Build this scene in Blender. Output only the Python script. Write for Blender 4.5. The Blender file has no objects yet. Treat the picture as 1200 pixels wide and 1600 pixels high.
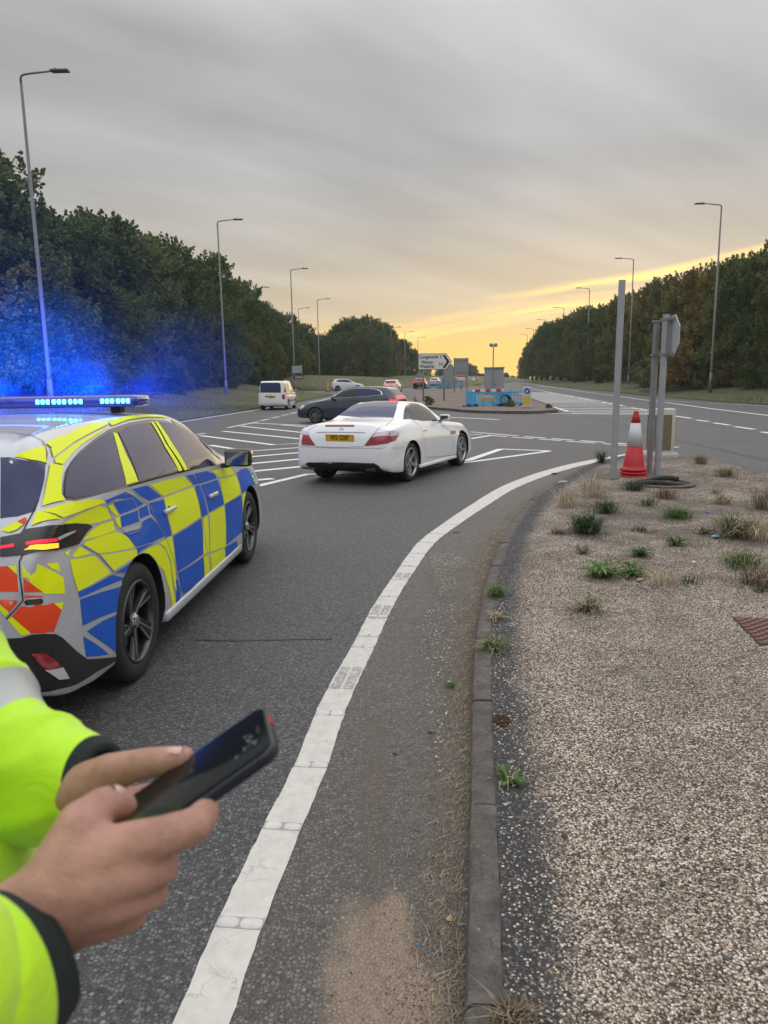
import bpy, bmesh, math, random
import numpy as np
from mathutils import Vector, Matrix
from mathutils.bvhtree import BVHTree
from mathutils.geometry import delaunay_2d_cdt

scene = bpy.context.scene
COL = scene.collection
rad = math.radians
random.seed(7)
RNG = np.random.default_rng(7)

# ------------------------------------------------------------------ camera
CAM_H = 1.64
cam_data = bpy.data.cameras.new('camera')
cam = bpy.data.objects.new('camera', cam_data)
COL.objects.link(cam)
cam_data.sensor_fit = 'VERTICAL'
cam_data.sensor_height = 36.0
cam_data.sensor_width = 27.0
cam_data.lens = 36.0 * 1140.0 / 1600.0
cam_data.clip_start = 0.05
cam_data.clip_end = 5000
cam.location = (0, 0, CAM_H)
cam.rotation_mode = 'QUATERNION'
_m = Matrix.Rotation(rad(90) - math.atan(203 / 1140), 3, 'X') @ Matrix.Rotation(rad(-0.9), 3, 'Z')
cam.rotation_quaternion = _m.to_quaternion()
cam_data.dof.use_dof = True
cam_data.dof.focus_distance = 9.0
cam_data.dof.aperture_fstop = 9.0
scene.camera = cam

# ------------------------------------------------------------------ exposure
scene.view_settings.view_transform = 'Standard'
scene.view_settings.look = 'None'
scene.view_settings.exposure = 0.08
scene.view_settings.gamma = 1.0
scene.view_settings.use_curve_mapping = False
scene.cycles.max_bounces = 6
scene.cycles.diffuse_bounces = 3
scene.cycles.glossy_bounces = 3
scene.cycles.transparent_max_bounces = 8
scene.cycles.use_denoising = True
scene.cycles.sample_clamp_indirect = 4

# ------------------------------------------------------------------ node helper
class X:
    """a shader value with operators"""
    def __init__(s, t, v): s.t, s.v = t, v
    def _m(s, op, *a, clamp=False):
        n = s.t.nodes.new('ShaderNodeMath'); n.operation = op; n.use_clamp = clamp
        for i, q in enumerate((s,) + a):
            if isinstance(q, X): s.t.links.new(q.v, n.inputs[i])
            else: n.inputs[i].default_value = q
        return X(s.t, n.outputs[0])
    def __add__(s, o): return s._m('ADD', o)
    def __sub__(s, o): return s._m('SUBTRACT', o)
    def __mul__(s, o): return s._m('MULTIPLY', o)
    def __truediv__(s, o): return s._m('DIVIDE', o)
    def clamp(s): return s._m('ADD', 0.0, clamp=True)
    def pow(s, o): return s._m('POWER', o)
    def abs(s): return s._m('ABSOLUTE')
    def inv(s): return X.const(s.t, 1.0)._m('SUBTRACT', s)
    @staticmethod
    def const(t, v):
        n = t.nodes.new('ShaderNodeValue'); n.outputs[0].default_value = v
        return X(t, n.outputs[0])
    def step(s, a, b):
        n = s.t.nodes.new('ShaderNodeMapRange'); n.interpolation_type = 'SMOOTHSTEP'
        s.t.links.new(s.v, n.inputs['Value'])
        n.inputs['From Min'].default_value = a; n.inputs['From Max'].default_value = b
        return X(s.t, n.outputs['Result'])

def mixc(t, f, a, b, mode='MIX'):
    n = t.nodes.new('ShaderNodeMix'); n.data_type = 'RGBA'; n.blend_type = mode
    if isinstance(f, X): t.links.new(f.v, n.inputs[0])
    else: n.inputs[0].default_value = f
    for i, q in ((6, a), (7, b)):
        if isinstance(q, X): t.links.new(q.v, n.inputs[i])
        else: n.inputs[i].default_value = (*q, 1)
    return X(t, n.outputs[2])

def noise(t, vec, scale, detail=3, rough=0.5, lac=2.0, out=0, dist=0.0):
    n = t.nodes.new('ShaderNodeTexNoise')
    n.inputs['Scale'].default_value = scale; n.inputs['Detail'].default_value = detail
    n.inputs['Roughness'].default_value = rough; n.inputs['Distortion'].default_value = dist
    if vec is not None: t.links.new(vec.v, n.inputs['Vector'])
    return X(t, n.outputs[out])

def voro(t, vec, scale, feature='F1', out='Distance', rnd=1.0):
    n = t.nodes.new('ShaderNodeTexVoronoi'); n.feature = feature
    n.inputs['Scale'].default_value = scale; n.inputs['Randomness'].default_value = rnd
    if vec is not None: t.links.new(vec.v, n.inputs['Vector'])
    return X(t, n.outputs[out])

def sep(t, vec):
    n = t.nodes.new('ShaderNodeSeparateXYZ'); t.links.new(vec.v, n.inputs[0])
    return [X(t, n.outputs[i]) for i in range(3)]

def comb(t, a, b, c):
    n = t.nodes.new('ShaderNodeCombineXYZ')
    for i, q in enumerate((a, b, c)):
        if isinstance(q, X): t.links.new(q.v, n.inputs[i])
        else: n.inputs[i].default_value = q
    return X(t, n.outputs[0])

def ramp(t, f, stops):
    n = t.nodes.new('ShaderNodeValToRGB'); e = n.color_ramp.elements
    t.links.new(f.v, n.inputs[0])
    e[0].position, e[0].color = stops[0][0], (*stops[0][1], 1)
    e[1].position, e[1].color = stops[-1][0], (*stops[-1][1], 1)
    for p, c in stops[1:-1]:
        q = e.new(p); q.color = (*c, 1)
    return X(t, n.outputs[0])

# ------------------------------------------------------------------ sky
SUN_AZ, SUN_EL = rad(17), rad(5)       # behind the cloud bank, right of the road's end
world = bpy.data.worlds.new('World'); scene.world = world
world.use_nodes = True
wt = world.node_tree; wt.nodes.clear()
wo = wt.nodes.new('ShaderNodeOutputWorld')
nish = wt.nodes.new('ShaderNodeTexSky'); nish.sky_type = 'NISHITA'
nish.sun_disc = False; nish.sun_elevation = SUN_EL; nish.sun_rotation = SUN_AZ
bg1 = wt.nodes.new('ShaderNodeBackground'); wt.links.new(nish.outputs[0], bg1.inputs[0]); bg1.inputs[1].default_value = 0.06
tc = wt.nodes.new('ShaderNodeTexCoord')
wd = X(wt, tc.outputs['Generated'])
dx, dy, dz = sep(wt, wd)
az = dx._m('ARCTAN2', dy) - SUN_AZ
el = dz._m('ARCSINE')
# cloud deck: flat coordinates on a layer overhead, seen in perspective
inv_z = (dz._m('MAXIMUM', 0.0) + 0.16)
px_, py_ = dx / inv_z, dy / inv_z
warp = noise(wt, comb(wt, px_, py_, 0.0), 0.5, 2)
streak = comb(wt, (px_ * 0.34 + py_ * 0.10) + warp * 0.5, py_ * 0.85 - px_ * 0.60, 0.3)
n1 = noise(wt, streak, 1.15, 3, 0.45)
n2 = noise(wt, streak, 4.0, 4, 0.5)
aazn = (az.abs() * 1.0)
glow = (aazn.step(1.25, 0.0)) * (el.step(0.42, -0.02))
# base cloud: grey overhead, cream towards the sunset horizon
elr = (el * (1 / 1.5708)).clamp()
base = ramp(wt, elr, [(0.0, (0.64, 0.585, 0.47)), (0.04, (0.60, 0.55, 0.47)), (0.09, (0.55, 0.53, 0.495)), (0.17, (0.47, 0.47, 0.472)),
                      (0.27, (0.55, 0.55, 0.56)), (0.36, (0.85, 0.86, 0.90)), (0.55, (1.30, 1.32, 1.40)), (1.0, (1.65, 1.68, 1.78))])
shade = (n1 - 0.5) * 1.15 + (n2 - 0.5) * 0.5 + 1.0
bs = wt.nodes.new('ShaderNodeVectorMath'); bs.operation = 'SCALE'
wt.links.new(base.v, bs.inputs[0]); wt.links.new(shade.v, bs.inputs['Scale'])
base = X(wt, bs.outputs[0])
warm = mixc(wt, glow * (el.step(0.30, 0.02)) * 0.75, base, (0.86, 0.62, 0.30))
# clear band and bright streaks near the horizon (they rise slowly to the right)
v = el - (az + 0.297) * 0.12 + (noise(wt, comb(wt, az * 1.5, el * 6.0, 0.0), 2.0, 3) - 0.5) * 0.028
fine = noise(wt, comb(wt, az * 2.2, v * 34.0, 0.0), 1.6, 4, 0.6)
def band(c, w_):
    return ((v - c) / w_).abs().step(1.0, 0.0)
st = band(0.058, 0.012) * 0.95 + band(0.087, 0.009) * (az.step(-0.22, 0.05)) + band(0.072, 0.02) * 0.3
st = (st * (az.abs().step(0.62, 0.10)) * (fine.step(0.30, 0.66))).clamp()
low = (el.step(0.095, 0.025)) * (az.abs().step(0.85, 0.2))
low = (low * ((fine - 0.5) * 0.5 + 0.85)).clamp()
c1 = mixc(wt, low, warm, (1.18, 0.76, 0.15))
c2 = mixc(wt, st, c1, (1.6, 1.08, 0.34))
# below the horizon: dull ground tone
c3 = mixc(wt, dz.step(0.0, -0.03), c2, (0.12, 0.12, 0.11))
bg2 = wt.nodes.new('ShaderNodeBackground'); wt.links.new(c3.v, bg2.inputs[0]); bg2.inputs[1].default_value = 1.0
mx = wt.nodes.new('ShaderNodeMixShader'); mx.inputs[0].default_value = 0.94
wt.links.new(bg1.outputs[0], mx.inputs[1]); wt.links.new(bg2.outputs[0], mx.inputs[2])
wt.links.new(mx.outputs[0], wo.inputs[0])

sun_data = bpy.data.lights.new('sun', 'SUN')
sun_data.energy = 0.5; sun_data.angle = rad(70); sun_data.color = (1.0, 0.82, 0.58)
sun = bpy.data.objects.new('sun', sun_data); COL.objects.link(sun)
_d = Vector((math.sin(SUN_AZ) * math.cos(rad(12)), math.cos(SUN_AZ) * math.cos(rad(12)), math.sin(rad(12))))
sun.rotation_euler = _d.to_track_quat('Z', 'Y').to_euler()

# ------------------------------------------------------------------ object helpers
def props(o, label=None, cat=None, group=None, kind=None):
    if label: o['label'] = label
    if cat: o['category'] = cat
    if group: o['group'] = group
    if kind: o['kind'] = kind
    return o

def thing(name, label, cat, loc=(0, 0, 0), rz=0.0, group=None):
    o = bpy.data.objects.new(name, None); COL.objects.link(o)
    o.location = loc; o.rotation_euler = (0, 0, rz); o.empty_display_size = 0.2
    return props(o, label, cat, group)

def mesh_data(name, verts, faces, mats, smooth=False, fmat=None):
    me = bpy.data.meshes.new(name)
    me.from_pydata([tuple(v) for v in verts], [], [tuple(f) for f in faces])
    for m in (mats if isinstance(mats, (list, tuple)) else [mats]): me.materials.append(m)
    if fmat is not None: me.polygons.foreach_set('material_index', fmat)
    if smooth: me.polygons.foreach_set('use_smooth', [True] * len(me.polygons))
    me.update()
    return me

def link(name, me, parent=None):
    o = bpy.data.objects.new(name, me); COL.objects.link(o)
    if parent is not None: o.parent = parent
    return o

class MB:
    def __init__(s): s.v = []; s.f = []; s.m = []
    def add(s, vs, fs, mi=0):
        b = len(s.v); s.v += [Vector(v) for v in vs]
        s.f += [tuple(i + b for i in f) for f in fs]; s.m += [mi] * len(fs)
        return s
    def box(s, c, d, rz=0.0, mi=0, bev=0.0, M=None):
        x, y, z = d[0] / 2, d[1] / 2, d[2] / 2
        if bev <= 0:
            vs = [(-x, -y, -z), (x, -y, -z), (x, y, -z), (-x, y, -z), (-x, -y, z), (x, -y, z), (x, y, z), (-x, y, z)]
            fs = [(0, 3, 2, 1), (4, 5, 6, 7), (0, 1, 5, 4), (1, 2, 6, 5), (2, 3, 7, 6), (3, 0, 4, 7)]
        else:
            bm = bmesh.new(); bmesh.ops.create_cube(bm, size=1)
            for v_ in bm.verts: v_.co = Vector((v_.co.x * d[0], v_.co.y * d[1], v_.co.z * d[2]))
            bmesh.ops.bevel(bm, geom=bm.edges[:], offset=bev, segments=2, affect='EDGES', profile=0.6)
            bm.verts.index_update()
            vs = [v_.co.copy() for v_ in bm.verts]; fs = [[q.index for q in f.verts] for f in bm.faces]; bm.free()
        R = Matrix.Rotation(rz, 3, 'Z')
        if M is not None: R = M
        return s.add([R @ Vector(q) + Vector(c) for q in vs], fs, mi)
    def tube(s, pts, r, n=10, mi=0, cap=True):
        pts = [Vector(p) for p in pts]
        rs = r if isinstance(r, (list, tuple)) else [r] * len(pts)
        vs = []; fs = []
        up = None
        for i, p in enumerate(pts):
            d = (pts[min(i + 1, len(pts) - 1)] - pts[max(i - 1, 0)]).normalized()
            if up is None:
                up = Vector((0, 0, 1)) if abs(d.z) < 0.9 else Vector((1, 0, 0))
            a = d.cross(up).normalized(); b = a.cross(d).normalized(); up = b
            for k in range(n):
                t = 2 * math.pi * k / n
                vs.append(p + (a * math.cos(t) + b * math.sin(t)) * rs[i])
        for i in range(len(pts) - 1):
            for k in range(n):
                fs.append((i * n + k, i * n + (k + 1) % n, (i + 1) * n + (k + 1) % n, (i + 1) * n + k))
        if cap:
            fs.append(tuple(range(n))[::-1]); fs.append(tuple(range((len(pts) - 1) * n, len(pts) * n)))
        return s.add(vs, [tuple(reversed(f)) for f in fs], mi)
    def lathe(s, prof, n=24, c=(0, 0, 0), axis='Z', mi=0, closed=False):
        vs = []; fs = []
        for r, h in prof:
            for k in range(n):
                t = 2 * math.pi * k / n
                if axis == 'Z': q = (r * math.cos(t), r * math.sin(t), h)
                else: q = (r * math.cos(t), h, r * math.sin(t))
                vs.append(Vector(q) + Vector(c))
        m = len(prof)
        for i in range(m if closed else m - 1):
            j = (i + 1) % m
            for k in range(n):
                f = (i * n + k, i * n + (k + 1) % n, j * n + (k + 1) % n, j * n + k)
                fs.append(f if axis == 'Z' else f[::-1])
        if not closed:
            if prof[0][0] > 1e-4: fs.append(tuple(range(n))[::-1] if axis == 'Z' else tuple(range(n)))
            if prof[-1][0] > 1e-4: fs.append(tuple(range((m - 1) * n, m * n)) if axis == 'Z' else tuple(range((m - 1) * n, m * n))[::-1])
        return s.add(vs, fs, mi)
    def prism(s, poly, z0, z1, mi=0, M=None, o=(0, 0, 0)):
        n = len(poly)
        vs = [Vector((x, y, z0)) for x, y in poly] + [Vector((x, y, z1)) for x, y in poly]
        fs = [tuple(range(n))[::-1], tuple(range(n, 2 * n))] + [(i, (i + 1) % n, (i + 1) % n + n, i + n) for i in range(n)]
        if M is not None: vs = [M @ v for v in vs]
        return s.add([v + Vector(o) for v in vs], fs, mi)
    def data(s, name, mats, smooth=False):
        return mesh_data(name, s.v, s.f, mats, smooth, s.m)
    def build(s, name, mats, parent=None, smooth=False, auto=None):
        me = s.data(name, mats, smooth)
        if auto:
            bm = bmesh.new(); bm.from_mesh(me)
            for e in bm.edges:
                if len(e.link_faces) == 2 and e.calc_face_angle(0) > rad(auto): e.smooth = False
            for f in bm.faces: f.smooth = True
            bm.to_mesh(me); bm.free()
        return link(name, me, parent)

def children_of(o): return [c for c in list(COL.objects) if c.parent == o]
_kids = {}
def copy_tree(o, loc=None, rz=None, label=None, group=None):
    kids = {}
    for c in COL.objects:
        if c.parent is not None: kids.setdefault(c.parent.name, []).append(c)
    def rec(a, par):
        b = a.copy(); COL.objects.link(b); b.parent = par
        for ch in kids.get(a.name, []): rec(ch, b)
        return b
    n = rec(o, o.parent)
    if loc is not None: n.location = loc
    if rz is not None: n.rotation_euler = (0, 0, rz)
    if label: n['label'] = label
    if group: n['group'] = group
    return n

# ------------------------------------------------------------------ materials
def mat(name, col=(0.5, 0.5, 0.5), rough=0.6, metal=0.0, spec=0.5, emit=None, estr=0.0, coat=0.0, trans=0.0, var=0.0, vscale=8.0, bump=0.0, bscale=60.0, ior=None):
    m = bpy.data.materials.new(name); m.use_nodes = True
    t = m.node_tree; b = t.nodes['Principled BSDF']
    b.inputs['Base Color'].default_value = (*col, 1); b.inputs['Roughness'].default_value = rough
    b.inputs['Metallic'].default_value = metal; b.inputs['Specular IOR Level'].default_value = spec
    b.inputs['Coat Weight'].default_value = coat; b.inputs['Transmission Weight'].default_value = trans
    b.inputs['Coat Roughness'].default_value = 0.04
    if ior: b.inputs['IOR'].default_value = ior
    if emit: b.inputs['Emission Color'].default_value = (*emit, 1); b.inputs['Emission Strength'].default_value = estr
    if var or bump:
        tcn = t.nodes.new('ShaderNodeTexCoord'); vec = X(t, tcn.outputs['Object'])
    if var:
        n = noise(t, vec, vscale, 4, 0.6)
        k = (n - 0.5) * (2 * var) + 1.0
        sc = t.nodes.new('ShaderNodeVectorMath'); sc.operation = 'SCALE'
        sc.inputs[0].default_value = col; t.links.new(k.v, sc.inputs['Scale'])
        t.links.new(sc.outputs[0], b.inputs['Base Color'])
        r = (n - 0.5) * 0.25 + rough
        t.links.new(r.v, b.inputs['Roughness'])
    if bump:
        bp = t.nodes.new('ShaderNodeBump'); bp.inputs['Strength'].default_value = bump; bp.inputs['Distance'].default_value = 0.01
        t.links.new(noise(t, vec, bscale, 4, 0.6).v, bp.inputs['Height']); t.links.new(bp.outputs[0], b.inputs['Normal'])
    return m

def node_mat(name):
    m = bpy.data.materials.new(name); m.use_nodes = True
    t = m.node_tree
    return m, t, t.nodes['Principled BSDF']

def pos(t):
    g = t.nodes.new('ShaderNodeNewGeometry'); return X(t, g.outputs['Position'])
def attr(t, name, out='Fac'):
    a = t.nodes.new('ShaderNodeAttribute'); a.attribute_name = name; return X(t, a.outputs[out])
def set_attr(me, name, vals):
    a = me.attributes.new(name, 'FLOAT', 'POINT'); a.data.foreach_set('value', list(vals))
def bump_to(t, b, h, strength=0.5, dist=0.004):
    bp = t.nodes.new('ShaderNodeBump'); bp.inputs['Strength'].default_value = strength; bp.inputs['Distance'].default_value = dist
    t.links.new(h.v, bp.inputs['Height']); t.links.new(bp.outputs[0], b.inputs['Normal'])

def tz(y):
    """the road climbs gently beyond the junction"""
    return float(np.interp(y, [0, 50, 65, 85, 105, 125, 180, 300, 3000], [0, 0, .12, .42, .62, .78, 1.0, 1.12, 1.12]))

def text_mesh(s, size, m, name='lettering', bold=0.0, sx=1.0, align='CENTER'):
    c = bpy.data.curves.new('t', 'FONT'); c.body = s; c.size = size; c.align_x = align; c.align_y = 'CENTER'; c.extrude = .001; c.offset = bold; c.resolution_u = 3
    o = bpy.data.objects.new('t', c); COL.objects.link(o)
    dg = bpy.context.evaluated_depsgraph_get(); dg.update()
    me = bpy.data.meshes.new_from_object(o.evaluated_get(dg)); bpy.data.objects.remove(o); me.name = name
    for v_ in me.vertices: v_.co.x *= sx
    me.materials.clear(); me.materials.append(m); return me


# ------------------------------------------------------------------ ground surveys (metres)
EDGE_L = [(-0.75,-2.0),(-0.62,1.0),(-0.575,1.641),(-0.54,1.981),(-0.476,2.464),(-0.406,2.919),(-0.348,3.555),(-0.216,4.504),(-0.106,5.177),(0.063,6.07),(0.31,7.31),(0.76,8.533),(1.289,9.843),(1.966,11.467),(2.734,12.85),(3.568,14.047),(4.428,15.048),(5.362,15.988),(6.123,16.856)]
EDGE_R = [(-0.6,-2.0),(-0.47,1.0),(-0.413,1.638),(-0.392,1.977),(-0.328,2.46),(-0.267,2.915),(-0.198,3.55),(-0.034,4.496),(0.06,5.169),(0.238,6.059),(0.521,7.235),(0.701,7.862),(1.211,9.242),(1.852,10.791),(2.592,12.17),(3.414,13.435),(4.274,14.518),(5.186,15.457),(5.938,16.339)]
KERB = [(0.1,-2.0),(0.14,0.0),(0.16,1.0),(0.181,1.538),(0.238,1.989),(0.335,2.737),(0.464,3.729),(0.618,4.715),(0.816,5.691),(1.091,6.851),(1.535,8.354),(2.074,9.926),(2.711,11.317),(3.471,12.858),(4.218,14.039),(4.942,14.928)]
LINES = [([(-9.149,33.26),(-8.072,48.02)],0.15),([(-5.954,28.206),(-5.477,32.44)],0.15),([(-5.53,33.28),(-5.364,34.66)],0.18),([(-5.392,35.66),(-5.201,37.2)],0.18),([(-5.261,38.36),(-5.06,39.68)],0.18),([(-5.075,40.64),(-4.891,42.12)],0.18),([(-4.803,42.64),(-4.578,44.06)],0.18),([(-5.701,31.476),(-1.901,27.966)],0.18),([(-4.076,29.611),(-1.785,26.218)],0.18),([(-5.643,29.157),(-1.572,23.015)],0.2),([(-5.7,26.11),(-1.809,21.035)],0.2),([(-5.973,23.969),(-2.962,19.84),(-1.771,20.574)],0.2),([(-4.753,20.068),(-3.334,18.047),(-1.656,19.203)],0.2),([(-3.271,16.419),(-1.541,17.83)],0.2),([(-2.973,15.022),(-1.417,16.345)],0.2),([(-2.615,13.726),(-1.287,14.785)],0.2),([(-2.305,12.465),(-1.93,12.689)],0.2),([(-2.086,11.701),(-1.391,13.232),(-0.46,13.351),(1.707,14.771),(3.864,16.887)],0.16),([(-6.24,24.62),(-6.102,25.211)],0.15),([(2.5,20.873),(3.311,22.145)],0.18),([(0.482,13.327),(1.782,15.191),(2.849,17.587)],0.18),([(2.824,17.625),(3.878,16.949)],0.16),([(2.847,23.778),(4.018,21.674)],0.14),([(4.163,21.437),(4.614,20.677)],0.16),([(4.738,20.509),(5.173,19.829)],0.16),([(5.321,19.668),(5.773,18.991)],0.16),([(5.914,18.802),(6.422,18.088)],0.16),([(6.559,17.897),(7.006,17.285)],0.16),([(2.71,22.634),(3.057,22.418)],0.14),([(3.262,22.075),(3.653,21.418)],0.14),([(3.762,21.294),(4.238,20.612)],0.14),([(4.348,20.449),(4.828,19.766)],0.14),([(4.919,19.575),(5.47,18.806)],0.14),([(5.602,18.584),(6.072,17.895)],0.14),([(2.841,33.86),(4.005,32.3),(4.885,30.92)],0.25),([(2.858,45.96),(4.964,40.06),(7.005,37.02),(9.347,34.92),(12.725,33.02)],0.2),([(44.058,251.0),(24.099,110.1),(21.15,79.3),(20.701,65.8),(19.298,53.86),(18.877,48.54),(17.239,38.66),(16.148,30.0)],0.18),([(20.145,54.9),(20.409,47.68),(21.44,40.24)],0.12),([(12.619,31.8),(12.449,29.6)],0.2),([(12.172,28.52),(12.148,27.28)],0.2),([(11.946,26.458),(11.854,24.983)],0.2),([(11.683,24.304),(11.602,22.833)],0.2),([(11.296,21.807),(11.248,20.486)],0.2),([(13.239,73.5),(11.765,58.26),(9.642,38.28)],0.2),([(18.732,92.1),(17.127,71.9)],0.15),([(16.967,69.7),(16.683,64.6)],0.2),([(16.233,61.0),(15.767,55.26)],0.2),([(15.414,52.26),(14.968,48.04)],0.2),([(14.918,46.7),(14.56,44.72)],0.2),([(13.959,41.1),(13.677,37.92)],0.2),([(9.248,35.96),(12.894,34.24)],0.42),([(9.276,37.74),(13.228,35.8)],0.42),([(9.637,39.78),(13.598,37.7)],0.42),([(10.012,41.94),(14.032,39.68)],0.42),([(10.428,44.34),(14.389,41.94)],0.42),([(10.841,46.8),(14.655,44.3)],0.42),([(11.229,49.6),(15.097,46.88)],0.42),([(11.49,51.96),(15.507,49.5)],0.7),([(11.701,54.2),(15.75,51.72)],0.7),([(11.976,56.62),(15.978,54.02)],0.7),([(12.217,58.98),(16.235,56.22)],0.7),([(12.545,61.6),(16.473,58.64)],0.7),([(12.849,64.2),(16.711,61.2)],0.7),([(13.097,66.6),(16.976,63.8)],0.7),([(13.309,68.9),(17.178,66.3)],0.7),([(13.543,71.4),(17.295,68.6)],0.7),([(13.722,73.7),(17.357,70.8)],0.7),([(13.951,76.0),(17.435,73.2)],0.7),([(14.223,78.6),(17.504,75.7)],0.7),([(14.876,124.6),(21.93,179.8)],0.2),([(-3.251,91.5),(6.742,180.9)],0.15),([(5.864,127.8),(8.824,156.8)],0.15)]
FAR_ISLAND = [(2.715,44.92),(3.674,41.22),(4.709,38.0),(6.8,35.94),(8.398,36.5),(8.94,38.0),(10.662,49.58),(11.736,60.2),(12.86,71.4),(14.326,95.7),(14.126,112.6),(9.599,107.7),(6.224,95.9),(4.179,83.3),(3.04,69.0),(2.601,51.96)]
VERGE_L = [(-9.342,30.809),(-9.217,35.56),(-8.318,49.5),(-8.028,55.26),(-6.977,63.2),(-6.081,72.2),(-5.304,79.4),(-7.378,87.8),(-12.831,94.4),(-24.416,105.7)]
VERGE_L2 = [(-13.452,99.0),(-3.098,96.7),(0.275,105.5),(5.506,120.0),(11.058,137.4),(18.814,157.6),(25.745,180.4)]
VERGE_R = [(21.484,37.26),(22.091,42.16),(22.535,51.62),(22.984,59.16),(23.018,65.9),(23.48,76.8),(23.967,89.9),(26.809,122.5),(37.268,197.7),(60.747,346.1)]
CENTRE = [(10.365,116.3),(19.036,135.0),(36.46,207.7),(42.507,254.7),(22.736,177.6),(12.076,135.5)]
TAR = [(9.347,34.92),(8.881,30.2),(8.644,26.971),(8.444,24.032),(8.196,21.685),(7.829,19.343),(7.746,17.59),(7.677,15.544),(7.564,14.039)]


def resample(pts, step):
    P = [Vector((*p, 0)) for p in pts]
    # smooth first (Catmull-Rom), then equal steps
    out = []
    for i in range(len(P) - 1):
        p0, p1, p2, p3 = P[max(i - 1, 0)], P[i], P[i + 1], P[min(i + 2, len(P) - 1)]
        n = max(2, int((p2 - p1).length / step * 2))
        for k in range(n):
            t = k / n
            out.append(0.5 * ((2 * p1) + (p2 - p0) * t + (2 * p0 - 5 * p1 + 4 * p2 - p3) * t * t + (3 * p1 - p0 - 3 * p2 + p3) * t ** 3))
    out.append(P[-1])
    res = [out[0]]; acc = 0
    for a, b in zip(out, out[1:]):
        d = (b - a).length
        while acc + d >= step:
            t = (step - acc) / d; a = a.lerp(b, t); d = (b - a).length; acc = 0; res.append(a.copy())
        acc += d
    return res

def side_normals(P):
    N = []
    for i in range(len(P)):
        d = (P[min(i + 1, len(P) - 1)] - P[max(i - 1, 0)]).normalized()
        N.append(Vector((d.y, -d.x, 0)))          # to the right of travel
    return N

# ---- asphalt
def asphalt_nodes(t, b, dark=(0.034, 0.033, 0.034), light=(0.165, 0.163, 0.162)):
    p = pos(t)
    wv_ = noise(t, p, 60, 2, 0.5, out=1)
    mm = t.nodes.new('ShaderNodeMix'); mm.data_type = 'RGBA'; mm.inputs[0].default_value = 0.008
    t.links.new(p.v, mm.inputs[6]); t.links.new(wv_.v, mm.inputs[7]); q = X(t, mm.outputs[2])
    cell = voro(t, q, 78, 'F1', 'Color'); cr, cg, cb = sep(t, cell)
    d = voro(t, q, 78, 'F1', 'Distance'); de = voro(t, q, 78, 'DISTANCE_TO_EDGE')
    c2 = voro(t, p, 190, 'F1', 'Color'); f1, f2, f3 = sep(t, c2)
    edge = (d.step(0.66, 0.30) + de.step(0.0, 0.2) * 0.4).clamp()
    big = noise(t, p, 0.45, 5, 0.6); mid = noise(t, p, 26.0, 6, 0.72)
    k = (cr.pow(1.4) * 0.95 * edge) + (f1 * 0.22) + (mid - 0.5) * 0.75 + 0.03
    col = mixc(t, k.clamp(), dark, light)
    col = mixc(t, cg.step(0.965, 0.99) * edge * 0.7, col, (0.30, 0.29, 0.27))
    tone = (big - 0.5) * 0.55 + 1.0
    sc = t.nodes.new('ShaderNodeVectorMath'); sc.operation = 'SCALE'
    t.links.new(col.v, sc.inputs[0]); t.links.new(tone.v, sc.inputs['Scale'])
    h = edge * (cb * 0.7 + 0.3) + f2 * 0.15
    bump_to(t, b, h, 0.85, 0.006)
    b.inputs['Roughness'].default_value = 0.62
    b.inputs['Specular IOR Level'].default_value = 0.5
    return X(t, sc.outputs[0]), p, mid, big

m_road, t, b = node_mat('asphalt')
col, p, mid, big = asphalt_nodes(t, b)
# wheel-polished, slightly paler distance
t.links.new(col.v, b.inputs['Base Color'])

m_gut, t, b = node_mat('gutter asphalt with dirt')
col, p, mid, big = asphalt_nodes(t, b, (0.062, 0.055, 0.048), (0.19, 0.175, 0.155))
g = attr(t, 'across')
x_, y_, z_ = sep(t, p)
n_ = noise(t, p, 5.0, 5, 0.65)
nf_ = noise(t, p, 42, 4, 0.7)
dirt = ((g + (n_ - 0.5) * 0.9).step(0.45, 0.95))
dn = noise(t, p, 160, 3, 0.7)
dcol = ramp(t, dn, [(0.25, (0.048, 0.040, 0.032)), (0.55, (0.125, 0.103, 0.080)), (0.8, (0.25, 0.21, 0.165))])
col = mixc(t, dirt * 0.8, col, dcol)
# patch of spilt sand by the kerb foot, and a long tongue of it
def blob(cx, cy, rx, ry, k=0.5):
    e = ((x_ - cx) / rx).pow(2.0) + ((y_ - cy) / ry).pow(2.0)
    return (e + (n_ - 0.5) * 3.0 + (nf_ - 0.5) * 1.6).step(1.7, 0.2)
sand = (blob(-0.06, 1.80, 0.13, 0.27) + blob(0.03, 1.64, 0.13, 0.20) + blob(0.01, 1.95, 0.06, 0.18)).clamp()
scol = ramp(t, noise(t, p, 240, 3, 0.75), [(0.3, (0.15, 0.105, 0.070)), (0.5, (0.31, 0.225, 0.155)), (0.75, (0.44, 0.345, 0.25))])
col = mixc(t, sand * 0.85 * (nf_ * 0.5 + 0.65).clamp(), col, scol)
smear = blob(-0.06, 2.75, 0.07, 0.7) * 0.5
col = mixc(t, smear, col, (0.105, 0.08, 0.06))
t.links.new(col.v, b.inputs['Base Color'])

m_tar, t, b = node_mat('bitumen seam')
p = pos(t)
t.links.new(ramp(t, noise(t, p, 30, 4), [(0.3, (0.022, 0.022, 0.024)), (0.7, (0.06, 0.058, 0.056))]).v, b.inputs['Base Color'])
b.inputs['Roughness'].default_value = 0.6

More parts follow.
